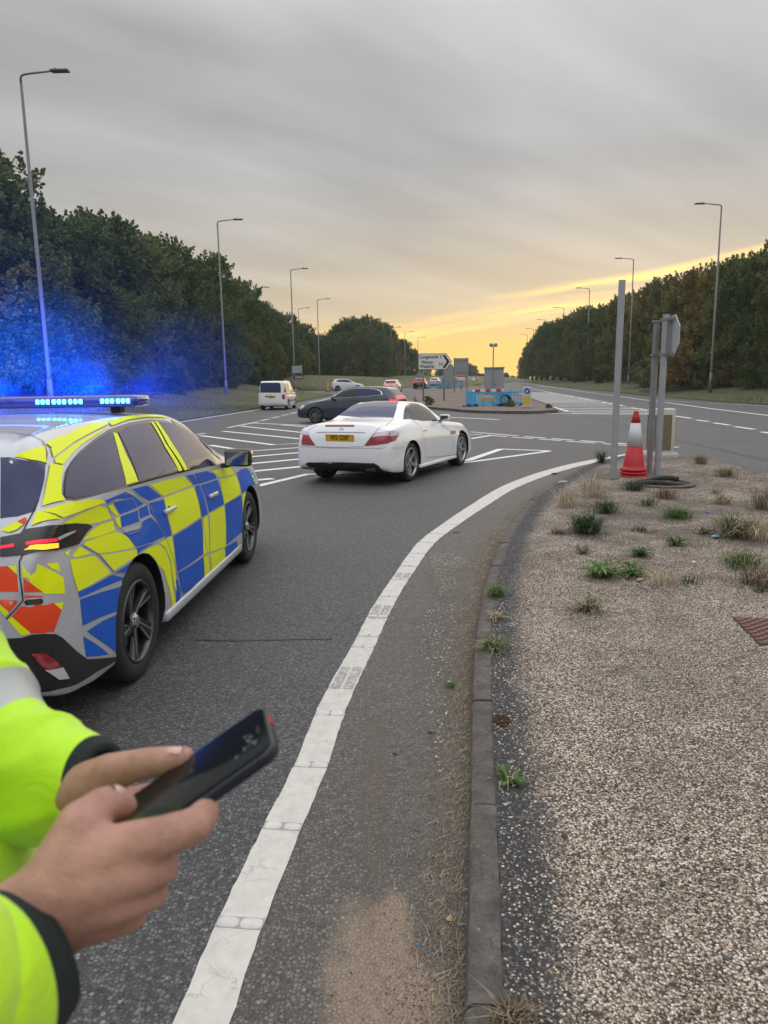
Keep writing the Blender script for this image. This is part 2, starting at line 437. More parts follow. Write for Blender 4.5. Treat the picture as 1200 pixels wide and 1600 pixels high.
def paint_mat(name, base, chipscale=1.0, cracks=True):
    m, t, b = node_mat(name)
    p = pos(t)
    w = noise(t, p, 14, 5, 0.7); f = noise(t, p, 120, 3, 0.6)
    col = mixc(t, w.step(0.25, 0.85), base, tuple(c * 0.78 for c in base))
    col = mixc(t, f.step(0.66, 0.80) * 0.5, col, (0.17, 0.16, 0.15))
    if cracks:
        wv = noise(t, p, 22, 3, 0.6, out=1)
        mm = t.nodes.new('ShaderNodeMix'); mm.data_type = 'RGBA'; mm.inputs[0].default_value = 0.06
        t.links.new(p.v, mm.inputs[6]); t.links.new(wv.v, mm.inputs[7])
        cr = voro(t, X(t, mm.outputs[2]), 9.0, 'DISTANCE_TO_EDGE').step(0.022, 0.004)
        msk = noise(t, p, 5, 2).step(0.42, 0.6)
        col = mixc(t, cr * msk * 0.38, col, (0.16, 0.15, 0.13))
    t.links.new(col.v, b.inputs['Base Color']); b.inputs['Roughness'].default_value = 0.7
    bump_to(t, b, f + w, 0.35, 0.003)
    return m
m_line = paint_mat('white thermoplastic', (0.63, 0.605, 0.545))
m_linefar = paint_mat('white road paint', (0.80, 0.80, 0.78), cracks=False)
m_worn, t, b = node_mat('worn rib patch')
p = pos(t); w = noise(t, p, 35, 5, 0.7)
t.links.new(mixc(t, w.step(0.35, 0.6), (0.50, 0.485, 0.45), (0.25, 0.245, 0.235)).v, b.inputs['Base Color'])

# ground sheet out to the horizon, the road sheet on it
G = MB(); G.add([(-396, -58, -0.12), (396, -58, -0.12), (396, 616, -0.12), (-396, 616, -0.12)], [(0, 1, 2, 3)])
m_soil, t, b = node_mat('far field')
p = pos(t)
t.links.new(ramp(t, noise(t, p, 0.02, 4), [(0.3, (0.06, 0.07, 0.035)), (0.7, (0.12, 0.115, 0.06))]).v, b.inputs['Base Color'])
b.inputs['Roughness'].default_value = 1
props(G.build('ground', m_soil), kind='structure')
R_ = MB(); ysr = [-40, 0, 25, 50, 55, 60, 65, 72, 78, 85, 95, 105, 115, 125, 150, 180, 240, 300, 450, 612]
vs = []
for y in ysr: vs += [(-90, y, tz(y)), (90 + max(0, y) * .11, y, tz(y))]
R_.add(vs, [(2 * i, 2 * i + 1, 2 * i + 3, 2 * i + 2) for i in range(len(ysr) - 1)])
props(R_.build('road', m_road, smooth=True), kind='structure')

def ribbon(name, left, right, z, m, kind='structure', at=None):
    vs = [(p[0], p[1], z + tz(p[1])) for p in left] + [(p[0], p[1], z + tz(p[1])) for p in right]
    n = len(left)
    me = mesh_data(name, vs, [(i, i + n, i + n + 1, i + 1) for i in range(n - 1)], m)
    if at: set_attr(me, at, [0.0] * n + [1.0] * n)
    o = link(name, me)
    return props(o, kind=kind)

# ---- white edge line of the near island (with raised ribs)
line_c = resample([((a[0] + b_[0]) / 2, (a[1] + b_[1]) / 2) for a, b_ in zip(EDGE_L, EDGE_R)], 0.05)
lw = []
line_n = side_normals(line_c)
for i, c in enumerate(line_c):
    w = 0.147 if c.y < 6 else min(0.30, 0.147 + (c.y - 6) * 0.02)
    j = 0.0025
    lw.append(w)
LL = [c - n * (w / 2 + random.uniform(-.003, .003)) for c, n, w in zip(line_c, line_n, lw)]
LR = [c + n * (w / 2 + random.uniform(-.003, .003)) for c, n, w in zip(line_c, line_n, lw)]
edge = ribbon('edge_line', LL, LR, 0.006, m_line)

# ---- kerb
KC = resample(KERB, 0.1)
KN = side_normals(KC)
KZ = 0.09
gut_l = [p.copy() for p in LR[::2]]
def kerb_at(y):
    return min(range(len(KC)), key=lambda i: abs(KC[i].y - y))
# gutter strip: for every line point the nearest kerb point
gl, gr = [], []
for i in range(0, len(LR), 3):
    p = LR[i]; j = min(range(len(KC)), key=lambda k: (KC[k] - p).length)
    gl.append(p - line_n[i] * 0.01); gr.append(KC[j] + KN[j] * 0.03)
n = len(gl); vs = []; at_ = []
for q in range(5):
    for a, b_ in zip(gl, gr):
        c = a.lerp(b_, q / 4); vs.append((c.x, c.y, 0.003)); at_.append(q / 4)
fs = [(q * n + i, (q + 1) * n + i, (q + 1) * n + i + 1, q * n + i + 1) for q in range(4) for i in range(n - 1)]
me = mesh_data('gutter', vs, fs, m_gut); set_attr(me, 'across', at_)
gut = props(link('gutter', me), kind='structure')

# ribs on the line
m_rib = paint_mat('rib paint', (0.66, 0.64, 0.595), cracks=False)
def line_pt(y):
    i = min(range(len(line_c)), key=lambda k: abs(line_c[k].y - y)); return line_c[i], line_n[i], lw[i]
pad = None
def pad_data(w_, l_):
    vs = []; fs = []; nx, ny = 8, 6
    for iy in range(ny + 1):
        for ix in range(nx + 1):
            u, v_ = ix / nx * 2 - 1, iy / ny * 2 - 1
            e = max(0.0, 1 - u ** 4) ** .5 * max(0.0, 1 - v_ ** 4) ** .5
            vs.append((u * w_ / 2 * (1 - .12 * v_ ** 4), v_ * l_ / 2 * (1 - .25 * u ** 4), 0.008 * e))
    for iy in range(ny):
        for ix in range(nx):
            a = iy * (nx + 1) + ix; fs.append((a, a + 1, a + nx + 2, a + nx + 1))
    return mesh_data('raised_rib', vs, fs, m_rib, True)
pd = pad_data(0.072, 0.044)
m_seam = mat('grime round rib', (.34, .32, .285), .9, var=.3, vscale=80)
ys = [1.55, 1.99, 2.465, 2.94, 3.44, 4.36, 4.56, 4.98, 5.46, 5.94, 6.4, 6.88, 7.35, 7.8, 8.3]
for y in ys:
    c, nn, w = line_pt(y)
    G_ = MB(); G_.box((0, 0, 0), (w * 1.0, .048, .0006)); gq = G_.build('rib_grime', m_seam, edge); gq.location = (c.x, c.y, .0068); gq.rotation_euler = (0, 0, math.atan2(nn.y, nn.x))
    for s_ in (-1, 1):
        o = link('raised_rib', pd, edge)
        q = c + nn * (s_ * w * 0.25)
        o.location = (q.x, q.y, 0.006); o.rotation_euler = (0, 0, math.atan2(nn.y, nn.x) + random.uniform(-.06, .06))
        o.scale = (w / 0.147 * random.uniform(.9, 1.02), random.uniform(.85, 1.15), random.uniform(.8, 1.1))
# worn patches where ribs came off, each with a slot between
def worn(y0, y1):
    i0 = min(range(len(line_c)), key=lambda k: abs(line_c[k].y - y0)); i1 = min(range(len(line_c)), key=lambda k: abs(line_c[k].y - y1))
    for s_ in (-1, 1):
        a = [line_c[i] + line_n[i] * (s_ * .008) for i in range(i0, i1 + 1)]; b_ = [line_c[i] + line_n[i] * (s_ * .062) for i in range(i0, i1 + 1)]
        if s_ < 0: a, b_ = b_, a
        q = ribbon('worn_patch', a, b_, 0.0085, m_worn); q.parent = edge; del q['kind']
worn(3.72, 4.02); worn(4.92, 5.22); worn(5.98, 6.12)

# ---- kerb stones
def kerb_mat():
    m, t, b = node_mat('old concrete kerb')
    tcn = t.nodes.new('ShaderNodeTexCoord'); p = X(t, tcn.outputs['Object']); P = pos(t)
    a = noise(t, P, 9, 6, 0.7); f = noise(t, P, 90, 4, 0.7); s = voro(t, P, 42, 'F1', 'Color'); s1, s2, s3 = sep(t, s)
    col = ramp(t, a + (f - 0.5) * 0.5, [(0.25, (0.045, 0.040, 0.036)), (0.5, (0.105, 0.092, 0.080)), (0.8, (0.20, 0.175, 0.15))])
    lich = voro(t, P, 28, 'F1').step(0.16, 0.1) * s1.step(0.86, 0.9)
    col = mixc(t, lich * 0.6, col, (0.38, 0.36, 0.33))
    cr = voro(t, X(t, noise(t, P, 6, 3, out=1).v), 3.5, 'DISTANCE_TO_EDGE').step(0.02, 0.004)
    col = mixc(t, cr * noise(t, P, 4, 2).step(0.48, 0.62) * 0.6, col, (0.03, 0.027, 0.024))
    t.links.new(col.v, b.inputs['Base Color']); b.inputs['Roughness'].default_value = 0.9
    bump_to(t, b, f * 0.8 + a - cr * 0.25, 0.9, 0.008)
    return m
m_kerb = kerb_mat()
kerb = thing('kerb', 'worn concrete kerb curving round the gravel island', 'kerb', (0, 0, 0))
kw = 0.105
i = 0
per = 9
while i + 2 < len(KC):
    j = min(i + per, len(KC) - 1)
    B = MB(); vs = []
    k_ = list(range(i, j + 1))
    rise = random.uniform(-.006, .006); sh = random.uniform(-.004, .004)
    for a, idx in enumerate(k_):
        c, nn = KC[idx], KN[idx]
        if a == 0: c = c.lerp(KC[idx + 1], 0.05)
        if a == len(k_) - 1: c = c.lerp(KC[idx - 1], 0.05)
        r_ = rise + random.uniform(-.0025, .0025)
        for off, z in ((0.0, -0.1), (0.0 + sh, KZ - 0.028 + r_), (0.008 + sh, KZ - 0.008 + r_), (0.024 + sh, KZ + r_), (kw * .6 + sh, KZ + .002 + r_), (kw + sh + random.uniform(-.008, .004), KZ + r_), (kw + sh, -0.1)):
            q = c + nn * off; vs.append((q.x, q.y, z + random.uniform(-.0015, .0015)))
    m7 = 7; fs = []
    for a in range(len(k_) - 1):
        for q in range(m7 - 1):
            fs.append((a * m7 + q, (a + 1) * m7 + q, (a + 1) * m7 + q + 1, a * m7 + q + 1))
    fs.append(tuple(range(m7))); fs.append(tuple(reversed(range((len(k_) - 1) * m7, len(k_) * m7))))
    B.add(vs, fs); o = B.build('kerbstone', m_kerb, kerb, auto=40)
    i = j

# ---- island top: compacted gravel, a tarmac band along the kerb
ISL_R = [(5.9, 14.6), (5.98, 14.0), (6.12, 13.0), (6.15, 11.2), (5.9, 9.0), (5.5, 6.0), (5.2, 3.0), (5.0, -2.0)]
inner = [c + n_ * (kw - 0.006) for c, n_ in zip(KC, KN)]
outline = [(p.x, p.y) for p in inner[::2]] + [(5.35, 15.1)] + ISL_R
def in_poly(x, y, poly):
    c = False; j = len(poly) - 1
    for i in range(len(poly)):
        xi, yi = poly[i]; xj, yj = poly[j]
        if (yi > y) != (yj > y) and x < (xj - xi) * (y - yi) / (yj - yi) + xi: c = not c
        j = i
    return c
gx = np.arange(0.2, 6.2, 0.12); gy = np.arange(-1.9, 15.2, 0.12)
KCa = np.array([(p.x, p.y) for p in KC])
ins = [(x + random.uniform(-.02, .02), y + random.uniform(-.02, .02)) for x in gx for y in gy]
def kd(x, y): return float(np.sqrt(((KCa - (x, y)) ** 2).sum(1)).min())
ins = [q for q in ins if in_poly(*q, outline) and kd(*q) > kw + 0.05]
pts2 = [Vector(q) for q in outline] + [Vector(q) for q in ins]
nb = len(outline)
cv, _e, cf, _a, _b, _c = delaunay_2d_cdt(pts2, [], [list(range(nb))], 1, 1e-5)
ext = []; vz = []; 
for v_ in cv:
    d = kd(v_.x, v_.y); ext.append(d)
    h = 0.012 * math.sin(v_.x * 2.3 + 1) * math.cos(v_.y * 1.3) + random.uniform(-.003, .003)
    vz.append((v_.x, v_.y, KZ + 0.002 + (h * min(1, max(0, d - .15) * 3)) + 0.02 * min(1, max(0, d - .2))))
def isl_z(x, y):
    d = kd(x, y); h = 0.012 * math.sin(x * 2.3 + 1) * math.cos(y * 1.3)
    return KZ + 0.002 + h * min(1, max(0, d - .15) * 3) + 0.02 * min(1, max(0, d - .2))
m_isl, t, b = node_mat('island gravel')
P = pos(t); dk = attr(t, 'dk')
c1 = voro(t, P, 108, 'F1', 'Color'); a1, a2, a3 = sep(t, c1); d1 = voro(t, P, 108)
n5 = noise(t, P, 4, 5, 0.7); n1_ = noise(t, P, 0.9, 4, 0.6)
peb = ramp(t, a1, [(0.0, (0.143, 0.111, 0.081)), (0.3, (0.312, 0.240, 0.176)), (0.55, (0.494, 0.390, 0.293)), (0.8, (0.715, 0.598, 0.481)), (1.0, (0.900, 0.858, 0.754))])
gap = d1.step(0.70, 0.38)
gr_ = mixc(t, gap, (0.055, 0.043, 0.033), peb)
far_ = sep(t, P)[1].step(3.5, 7.0)
dull = (n5 * 0.6 + n1_ * 0.6 + far_ * 0.07 + (noise(t, P, 13, 4, 0.7) - 0.5) * 0.25).step(0.54, 0.78)
gr_ = mixc(t, dull * (far_ * 0.25 + 0.5), gr_, (0.095, 0.076, 0.060))
c2 = voro(t, P, 95, 'F1', 'Color'); e1, e2, e3 = sep(t, c2); d2 = voro(t, P, 95)
tarc = mixc(t, (e1.pow(2.0) * d2.step(0.65, 0.35) * 0.8).clamp(), (0.038, 0.037, 0.038), (0.20, 0.19, 0.185))
tarc = mixc(t, e2.step(0.90, 0.94) * d2.step(0.5, 0.3), tarc, (0.50, 0.45, 0.38))
py = sep(t, P)[1]
wid = dk + (n5 - 0.5) * 0.26 + (noise(t, P, 45, 3, 0.7) - 0.5) * 0.16
tm = wid.step(0.36, 0.20)
# tarmac scars further out
tm = (tm + (noise(t, P, 0.75, 3, 0.6).step(0.61, 0.68)) * 0.75 * py.step(5.5, 7.5)).clamp()
col = mixc(t, tm, gr_, tarc)
t.links.new(col.v, b.inputs['Base Color']); b.inputs['Roughness'].default_value = 0.85
bump_to(t, b, d1 * -1.0 + a2 * 0.4, 0.9, 0.008)
me = mesh_data('gravel_island', vz, [f for f in cf if len(f) == 3], m_isl, True)
set_attr(me, 'dk', ext)
props(link('gravel_island', me), kind='structure')

# loose pebbles close to the viewer: real stones
def stones(name, n, area, size, cols, keep, zf, label=None, cat=None):
    base = np.array([(1, 0, 0), (.31, .95, 0), (-.81, .59, 0), (-.81, -.59, 0), (.31, -.95, 0), (0, 0, 1), (0, 0, -1)], float)
    tris = np.array([(0, 1, 5), (1, 2, 5), (2, 3, 5), (3, 4, 5), (4, 0, 5), (1, 0, 6), (2, 1, 6), (3, 2, 6), (4, 3, 6), (0, 4, 6)])
    P_ = []
    while len(P_) < n:
        x = random.uniform(area[0], area[1]); y = area[2] + (area[3] - area[2]) * random.random() ** 1.7
        if keep(x, y): P_.append((x, y, zf(x, y)))
    P_ = np.array(P_); n = len(P_)
    s = RNG.uniform(size[0], size[1], n) * RNG.uniform(.7, 1.3, n)
    a = RNG.uniform(0, 6.28, n)
    V = base[None].repeat(n, 0) * (1 + RNG.normal(0, .16, (n, 7, 3)))
    V[:, :, 0] *= s[:, None] * RNG.uniform(.9, 1.35, n)[:, None]; V[:, :, 1] *= s[:, None]; V[:, :, 2] *= s[:, None] * RNG.uniform(.45, .8, n)[:, None]
    ca, sa = np.cos(a)[:, None], np.sin(a)[:, None]
    x = V[:, :, 0] * ca - V[:, :, 1] * sa; y = V[:, :, 0] * sa + V[:, :, 1] * ca
    V[:, :, 0], V[:, :, 1] = x, y
    V += P_[:, None, :]; V[:, :, 2] += (s * 0.12)[:, None]
    F = (tris[None] + (np.arange(n) * 7)[:, None, None]).reshape(-1, 3)
    me = bpy.data.meshes.new(name); V = V.reshape(-1, 3)
    me.vertices.add(len(V)); me.vertices.foreach_set('co', V.ravel())
    me.loops.add(len(F) * 3); me.loops.foreach_set('vertex_index', F.ravel())
    me.polygons.add(len(F)); me.polygons.foreach_set('loop_start', np.arange(0, len(F) * 3, 3)); me.polygons.foreach_set('loop_total', np.full(len(F), 3))
    me.polygons.foreach_set('use_smooth', np.ones(len(F), bool))
    at = me.attributes.new('rnd', 'FLOAT', 'POINT'); at.data.foreach_set('value', np.repeat(RNG.random(n), 7))
    me.update(); me.validate()
    m, t, b = node_mat(name + ' stone')
    k = attr(t, 'rnd'); c = ramp(t, k, cols)
    c = mixc(t, noise(t, pos(t), 300, 2).step(0.4, 0.7) * 0.35, c, (0.10, 0.08, 0.06))
    t.links.new(c.v, b.inputs['Base Color']); b.inputs['Roughness'].default_value = 0.55
    me.materials.append(m)
    o = link(name, me); props(o, label, cat, None, 'stuff'); return o
def wv(x, y): return 0.05 * math.sin(y * 3.1) + 0.035 * math.sin(y * 7.7 + 1) + 0.03 * math.sin(y * 17 + x * 9)
PEB = [(0.0, (0.047, 0.040, 0.035)), (0.18, (0.177, 0.118, 0.083)), (0.36, (0.354, 0.254, 0.171)), (0.6, (0.543, 0.431, 0.319)), (0.8, (0.732, 0.637, 0.519)), (1.0, (0.900, 0.900, 0.826))]
stones('gravel', 76000, (0.4, 3.4, 1.2, 6.5), (.0017, .0046), PEB,
       lambda x, y: kd(x, y) > 0.27 + wv(x, y) * .8 + random.gauss(0, .035) and x < 0.35 + y * 0.62, isl_z, 'loose pale pebbles covering the traffic island', 'gravel')
stones('gravel', 2600, (0.2, 1.0, 1.3, 5.0), (.002, .0055), PEB,
       lambda x, y: kw + .01 < kd(x, y) < 0.32 + wv(x, y), isl_z, 'scattered pebbles on the dark tarmac band beside the kerb', 'gravel')
def gut_xy(x, y):
    j = int(np.argmin(((KCa - (x, y)) ** 2).sum(1))); q = (KC[j] - Vector((x, y, 0))).dot(KN[j])
    return 0.004 < q < abs(random.gauss(0, .13)) + .01
stones('grit', 7000, (-.2, 1.3, 1.4, 8.0), (.0009, .0030), [(0.0, (.04, .036, .03)), (.4, (.16, .13, .10)), (.8, (.34, .29, .23)), (1.0, (.60, .56, .50))], gut_xy, lambda x, y: 0.004, 'fine grit washed against the kerb foot', 'grit')


# ---- painted lines and bands of the junction
marks = thing('road_markings', 'white lines, dashes and hatching painted across the junction', 'road markings'); 
props(marks, kind='structure')
for pts, w in LINES:
    P_ = [Vector((*q, 0)) for q in pts]
    if max(q.y for q in P_) > 50:
        D_ = []
        for a, b_ in zip(P_, P_[1:]):
            k = max(1, int((b_ - a).length / 4)); D_ += [a.lerp(b_, j / k) for j in range(k)]
        P_ = D_ + [P_[-1]]
    N_ = side_normals(P_)
    l_ = [a - n_ * w / 2 for a, n_ in zip(P_, N_)]; r_ = [a + n_ * w / 2 for a, n_ in zip(P_, N_)]
    vs = [(q.x, q.y, tz(q.y) + (.004 if q.y > 50 else 0)) for q in l_] + [(q.x, q.y, tz(q.y) + (.004 if q.y > 50 else 0)) for q in r_]; n = len(l_)
    o = link('painted_line', mesh_data('painted_line', vs, [(i, i + n, i + n + 1, i + 1) for i in range(n - 1)], m_linefar), marks)
    o.location.z = 0.005 + 0.0007 * (LINES.index((pts, w)) % 7)
# bitumen seams
def seam(pts, w, z=0.0035):
    P_ = resample(pts, 0.3); N_ = side_normals(P_)
    ww = [w * random.uniform(.6, 1.2) for _ in P_]
    ribbon('tar_seam', [a - n_ * q / 2 for a, n_, q in zip(P_, N_, ww)], [a + n_ * q / 2 for a, n_, q in zip(P_, N_, ww)], z, m_tar)
seam(TAR, 0.22)
seam([(-1.25, 4.55), (-.9, 4.52), (-.5, 4.54), (-.25, 4.52)], 0.035)
seam([(-.03, 4.5), (.1, 4.5), (.22, 4.52)], 0.05, 0.0045)

# ---- verges (raised slabs with a kerb edge), far island
def grass_mat(name, a, b_, c):
    m, t, b = node_mat(name)
    P = pos(t); n1 = noise(t, P, 1.4, 6, 0.7); n2 = noise(t, P, 0.15, 3); n3 = noise(t, P, 30, 4, 0.7)
    col = ramp(t, (n1 * 0.5 + n2 * 0.3 + n3 * 0.25), [(0.3, a), (0.52, b_), (0.75, c)])
    t.links.new(col.v, b.inputs['Base Color']); b.inputs['Roughness'].default_value = 1
    bump_to(t, b, n3 + n1, 1.0, 0.06)
    return m
m_verge = grass_mat('verge turf', (0.045, 0.055, 0.022), (0.105, 0.115, 0.05), (0.19, 0.175, 0.095))
def bank(name, front, dirn, prof, m):
    """front polyline, then rows pushed along dirn with rising height"""
    P_ = resample(front, 2.0) if len(front) < 400 else front
    vs = []; n = len(P_)
    for off, z in prof:
        for p_ in P_:
            w_ = 0.0 if off < .3 else (math.sin(p_.y * .35 + off) * .04 + random.uniform(-.03, .03))
            vs.append((p_.x + dirn[0] * off, p_.y + dirn[1] * off, z + w_ + tz(p_.y)))
    fs = [(r * n + i, r * n + i + 1, (r + 1) * n + i + 1, (r + 1) * n + i) for r in range(len(prof) - 1) for i in range(n - 1)]
    me = mesh_data(name, vs, fs, m, True)
    bm = bmesh.new(); bm.from_mesh(me); bmesh.ops.recalc_face_normals(bm, faces=bm.faces[:])
    if sum(f.normal.z for f in bm.faces) < 0: bmesh.ops.reverse_faces(bm, faces=bm.faces[:])
    bm.to_mesh(me); bm.free()
    return props(link(name, me), kind='structure')
PROF = [(0.0, -0.05), (0.01, 0.10), (0.14, 0.11), (0.5, 0.12), (1.5, 0.22), (3.0, 0.40), (5.0, 0.7), (8.0, 1.15), (12, 1.8), (20, 2.2), (60, 2.4), (160, 2.4)]
vl = [(-16, -30), (-13, 0), (-10.6, 20)] + VERGE_L[:7] + [(-6.6, 83), (-12, 87), (-22, 89), (-60, 90)]
bank('grass_verge', vl, (-1, -0.1), PROF, m_verge)
bank('grass_verge', [(-60, 104), (-25, 104), (-13.5, 103), (-3.1, 104)] + VERGE_L2[3:] + [(40, 230), (70, 330), (118, 540)], (-1, 0.15), PROF, m_verge)
bank('grass_verge', [(21.3, -30), (21.0, 20)] + VERGE_R[1:], (1, -0.05), PROF, m_verge)
bank('grass_verge', [(10.4, 112), (12.2, 135), (22.7, 177), (42.5, 255), (90, 420)], (1, 0), [(0, -.05), (.01, .1), (.8, .16), (3.5, .2), (5.0, .1)], m_verge)

m_pav, t, b = node_mat('island block paving')
P = pos(t); bt = t.nodes.new('ShaderNodeTexBrick'); t.links.new(P.v, bt.inputs[0])
bt.inputs['Scale'].default_value = 2.2; bt.inputs['Mortar Size'].default_value = 0.03
bt.inputs['Color1'].default_value = (0.19, 0.145, 0.115, 1); bt.inputs['Color2'].default_value = (0.15, 0.12, 0.10, 1); bt.inputs['Mortar'].default_value = (0.07, 0.06, 0.05, 1)
col = mixc(t, noise(t, P, 0.6, 5, 0.7).step(0.35, 0.7) * 0.6, X(t, bt.outputs[0]), (0.25, 0.20, 0.16))
t.links.new(col.v, b.inputs['Base Color']); b.inputs['Roughness'].default_value = 0.9
fi = FAR_ISLAND
cx = sum(p[0] for p in fi) / len(fi)
vs = [(p[0], p[1], 0.13) for p in fi]; 
cen = [Vector((6.5, 45)), ]
_in = [(x, y) for x in np.arange(2, 30, 2.) for y in (42, 46, 50, 55, 60, 65, 70, 78, 85, 95, 105, 115, 125, 150, 180) if in_poly(x, y, fi)]
_pv, _e, _f, *_ = delaunay_2d_cdt([Vector(p) for p in fi + _in], [], [list(range(len(fi)))], 1, 1e-5)
top = mesh_data('paved_island', [(v_.x, v_.y, 0.13 + tz(v_.y)) for v_ in _pv], _f, m_pav)
pav = props(link('paved_island', top), kind='structure')
P_ = resample(fi + [fi[0]], 0.95)
for i in range(len(P_) - 1):
    a, c = P_[i], P_[i + 1]
    if a.y > 70: continue
    d = c - a; B = MB(); B.box((0, 0, 0), (d.length * .98, .14, .20), bev=.02)
    if i == 0: kdat = B.data('kerbstone', m_kerb)
    o = link('kerbstone', kdat, pav); o.location = ((a.x + c.x) / 2, (a.y + c.y) / 2, 0.045 + tz((a.y + c.y) / 2) + random.uniform(-.006, .006)); o.rotation_euler = (0, 0, math.atan2(d.y, d.x))

# ------------------------------------------------------------------ vegetation
def leaf_mat(name, stops, trans=0.25):
    m, t, b = node_mat(name)
    k = attr(t, 'rnd'); oi = t.nodes.new('ShaderNodeObjectInfo'); r = X(t, oi.outputs['Random'])
    c = ramp(t, (k * 0.62 + r * 0.38), stops)
    t.links.new(c.v, b.inputs['Base Color']); b.inputs['Roughness'].default_value = 0.65
    b.inputs['Specular IOR Level'].default_value = 0.25
    tr = t.nodes.new('ShaderNodeBsdfTranslucent'); t.links.new(c.v, tr.inputs[0])
    mx = t.nodes.new('ShaderNodeMixShader'); mx.inputs[0].default_value = trans
    t.links.new(b.outputs[0], mx.inputs[1]); t.links.new(tr.outputs[0], mx.inputs[2])
    t.links.new(mx.outputs[0], t.nodes['Material Output'].inputs[0])
    return m
m_bark = mat('bark', (0.07, 0.058, 0.045), 0.95, var=0.35, vscale=6, bump=0.8, bscale=25)
GREEN = [(0.0, (0.035, 0.058, 0.019)), (0.35, (0.079, 0.121, 0.034)), (0.7, (0.131, 0.180, 0.054)), (1.0, (0.219, 0.245, 0.082))]
OLIVE = [(0.0, (0.061, 0.072, 0.024)), (0.4, (0.144, 0.161, 0.049)), (0.75, (0.237, 0.226, 0.066)), (1.0, (0.368, 0.262, 0.079))]
RUST = [(0.0, (0.070, 0.066, 0.029)), (0.4, (0.186, 0.136, 0.046)), (0.75, (0.295, 0.209, 0.059)), (1.0, (0.257, 0.274, 0.089))]
PALEG = [(0.0, (0.065, 0.078, 0.033)), (0.5, (0.156, 0.169, 0.065)), (1.0, (0.247, 0.234, 0.104))]
m_green, m_olive, m_rust, m_pale = leaf_mat('dark green leaves', GREEN), leaf_mat('olive leaves', OLIVE), leaf_mat('rust leaves', RUST), leaf_mat('pale leaves', PALEG)

def leaf_mesh(name, C, size, mats, seed, up=0.25):
    """C: (n,3) centres -> rhombic leaves"""
    r = np.random.default_rng(seed); n = len(C)
    d = r.normal(size=(n, 3)); d[:, 2] += up; d /= np.linalg.norm(d, axis=1)[:, None]
    q = r.normal(size=(n, 3)); w = np.cross(d, q); w /= np.linalg.norm(w, axis=1)[:, None]
    L = (size * r.uniform(.6, 1.3, n))[:, None]; W = L * r.uniform(.35, .55, n)[:, None]
    V = np.stack([C - d * L * .5, C + w * W, C + d * L * .5, C - w * W], 1)
    me = bpy.data.meshes.new(name); V = V.reshape(-1, 3)
    me.vertices.add(4 * n); me.vertices.foreach_set('co', V.ravel())
    me.loops.add(4 * n); me.loops.foreach_set('vertex_index', np.arange(4 * n))
    me.polygons.add(n); me.polygons.foreach_set('loop_start', np.arange(0, 4 * n, 4)); me.polygons.foreach_set('loop_total', np.full(n, 4))
    a = me.attributes.new('rnd', 'FLOAT', 'POINT')
    return me, a, n, r

def crown_points(H, Wd, z0, seed, nclump=300, per=36, cr=0.55, lobes=7, top=0.5):
    """leaf centres on short shoots that grow outwards and upwards from a few limbs"""
    r = np.random.default_rng(seed); hh = H - z0
    limbs = []
    for i in range(lobes):
        h = (i + r.uniform(.2, .8)) / lobes; a = i * 2.4 + r.uniform(-.5, .5)
        env = Wd * .5 * (1 - (max(0, h - .35) / .68) ** 2.0) ** .5 if h > .35 else Wd * .5 * (.82 + .18 * h / .35)
        rr = env * r.uniform(.35, .78)
        limbs.append((math.cos(a) * rr, math.sin(a) * rr, z0 + hh * h * .90, Wd * r.uniform(.15, .25), hh * r.uniform(.07, .13), r.uniform(-.25, .25)))
    limbs.append((0, 0, z0 + hh * .45, Wd * .27, hh * .38, 0)); limbs.append((r.uniform(-.4, .4), r.uniform(-.4, .4), z0 + hh * .84, Wd * .16, hh * .12, .1))
    C = []; T = []
    for i in range(nclump):
        L = limbs[r.integers(len(limbs))]
        d = r.normal(size=3); d[2] = d[2] * .8 + .25; d /= np.linalg.norm(d)
        p = np.array(L[:3]) + d * np.array([L[3], L[3], L[4]]) * r.uniform(.5, 1.0) ** .5
        if p[2] < z0 * .5: p[2] = z0 * .5 + r.uniform(0, .6)
        g = d * r.uniform(.3, 1.0) + np.array([0, 0, r.uniform(.15, 1.1)]); g /= np.linalg.norm(g)
        ln = cr * r.uniform(.9, 2.3); t_ = r.random(per) ** .8
        q = p + g * (t_[:, None] - .35) * ln + r.normal(size=(per, 3)) * (cr * .36 * (1.08 - t_))[:, None]
        C.append(q); T.append(np.clip(.5 + L[5] + r.uniform(-.32, .32) + r.uniform(-.16, .16, per) + (t_ - .5) * .25, 0, 1))
    return np.concatenate(C), np.concatenate(T)

def tree_mesh(name, H, Wd, z0, seed, m, size=0.2, **kw):
    C, T = crown_points(H, Wd, z0, seed, **kw)
    me, a, n, r = leaf_mesh(name, C, size, m, seed)
    a.data.foreach_set('value', np.repeat(T, 4)); me.materials.append(m)
    me.update(); return me
def trunk_mesh(H, seed):
    r = random.Random(seed); B = MB(); 
    pts = [(0, 0, -.3), (r.uniform(-.1, .1), r.uniform(-.1, .1), H * .25), (r.uniform(-.3, .3), r.uniform(-.3, .3), H * .55), (r.uniform(-.4, .4), r.uniform(-.4, .4), H * .9)]
    B.tube(pts, [.22, .17, .10, .02], 8)
    for k in range(6):
        z = H * r.uniform(.25, .7); a = r.uniform(0, 6.28); l = r.uniform(1.2, 2.4)
        B.tube([(0, 0, z), (math.cos(a) * l * .5, math.sin(a) * l * .5, z + l * .5), (math.cos(a) * l, math.sin(a) * l, z + l * 1.2)], [.08, .05, .015], 6)
    return B.data('trunk', m_bark, True)
VARI = []
for s_ in range(5):
    VARI.append((tree_mesh('crown', 12.0, 5.6 + (s_ % 3) * .6, 1.4, 40 + s_, m_green, 0.19, nclump=540, per=44, cr=.62, lobes=15), trunk_mesh(12, s_)))
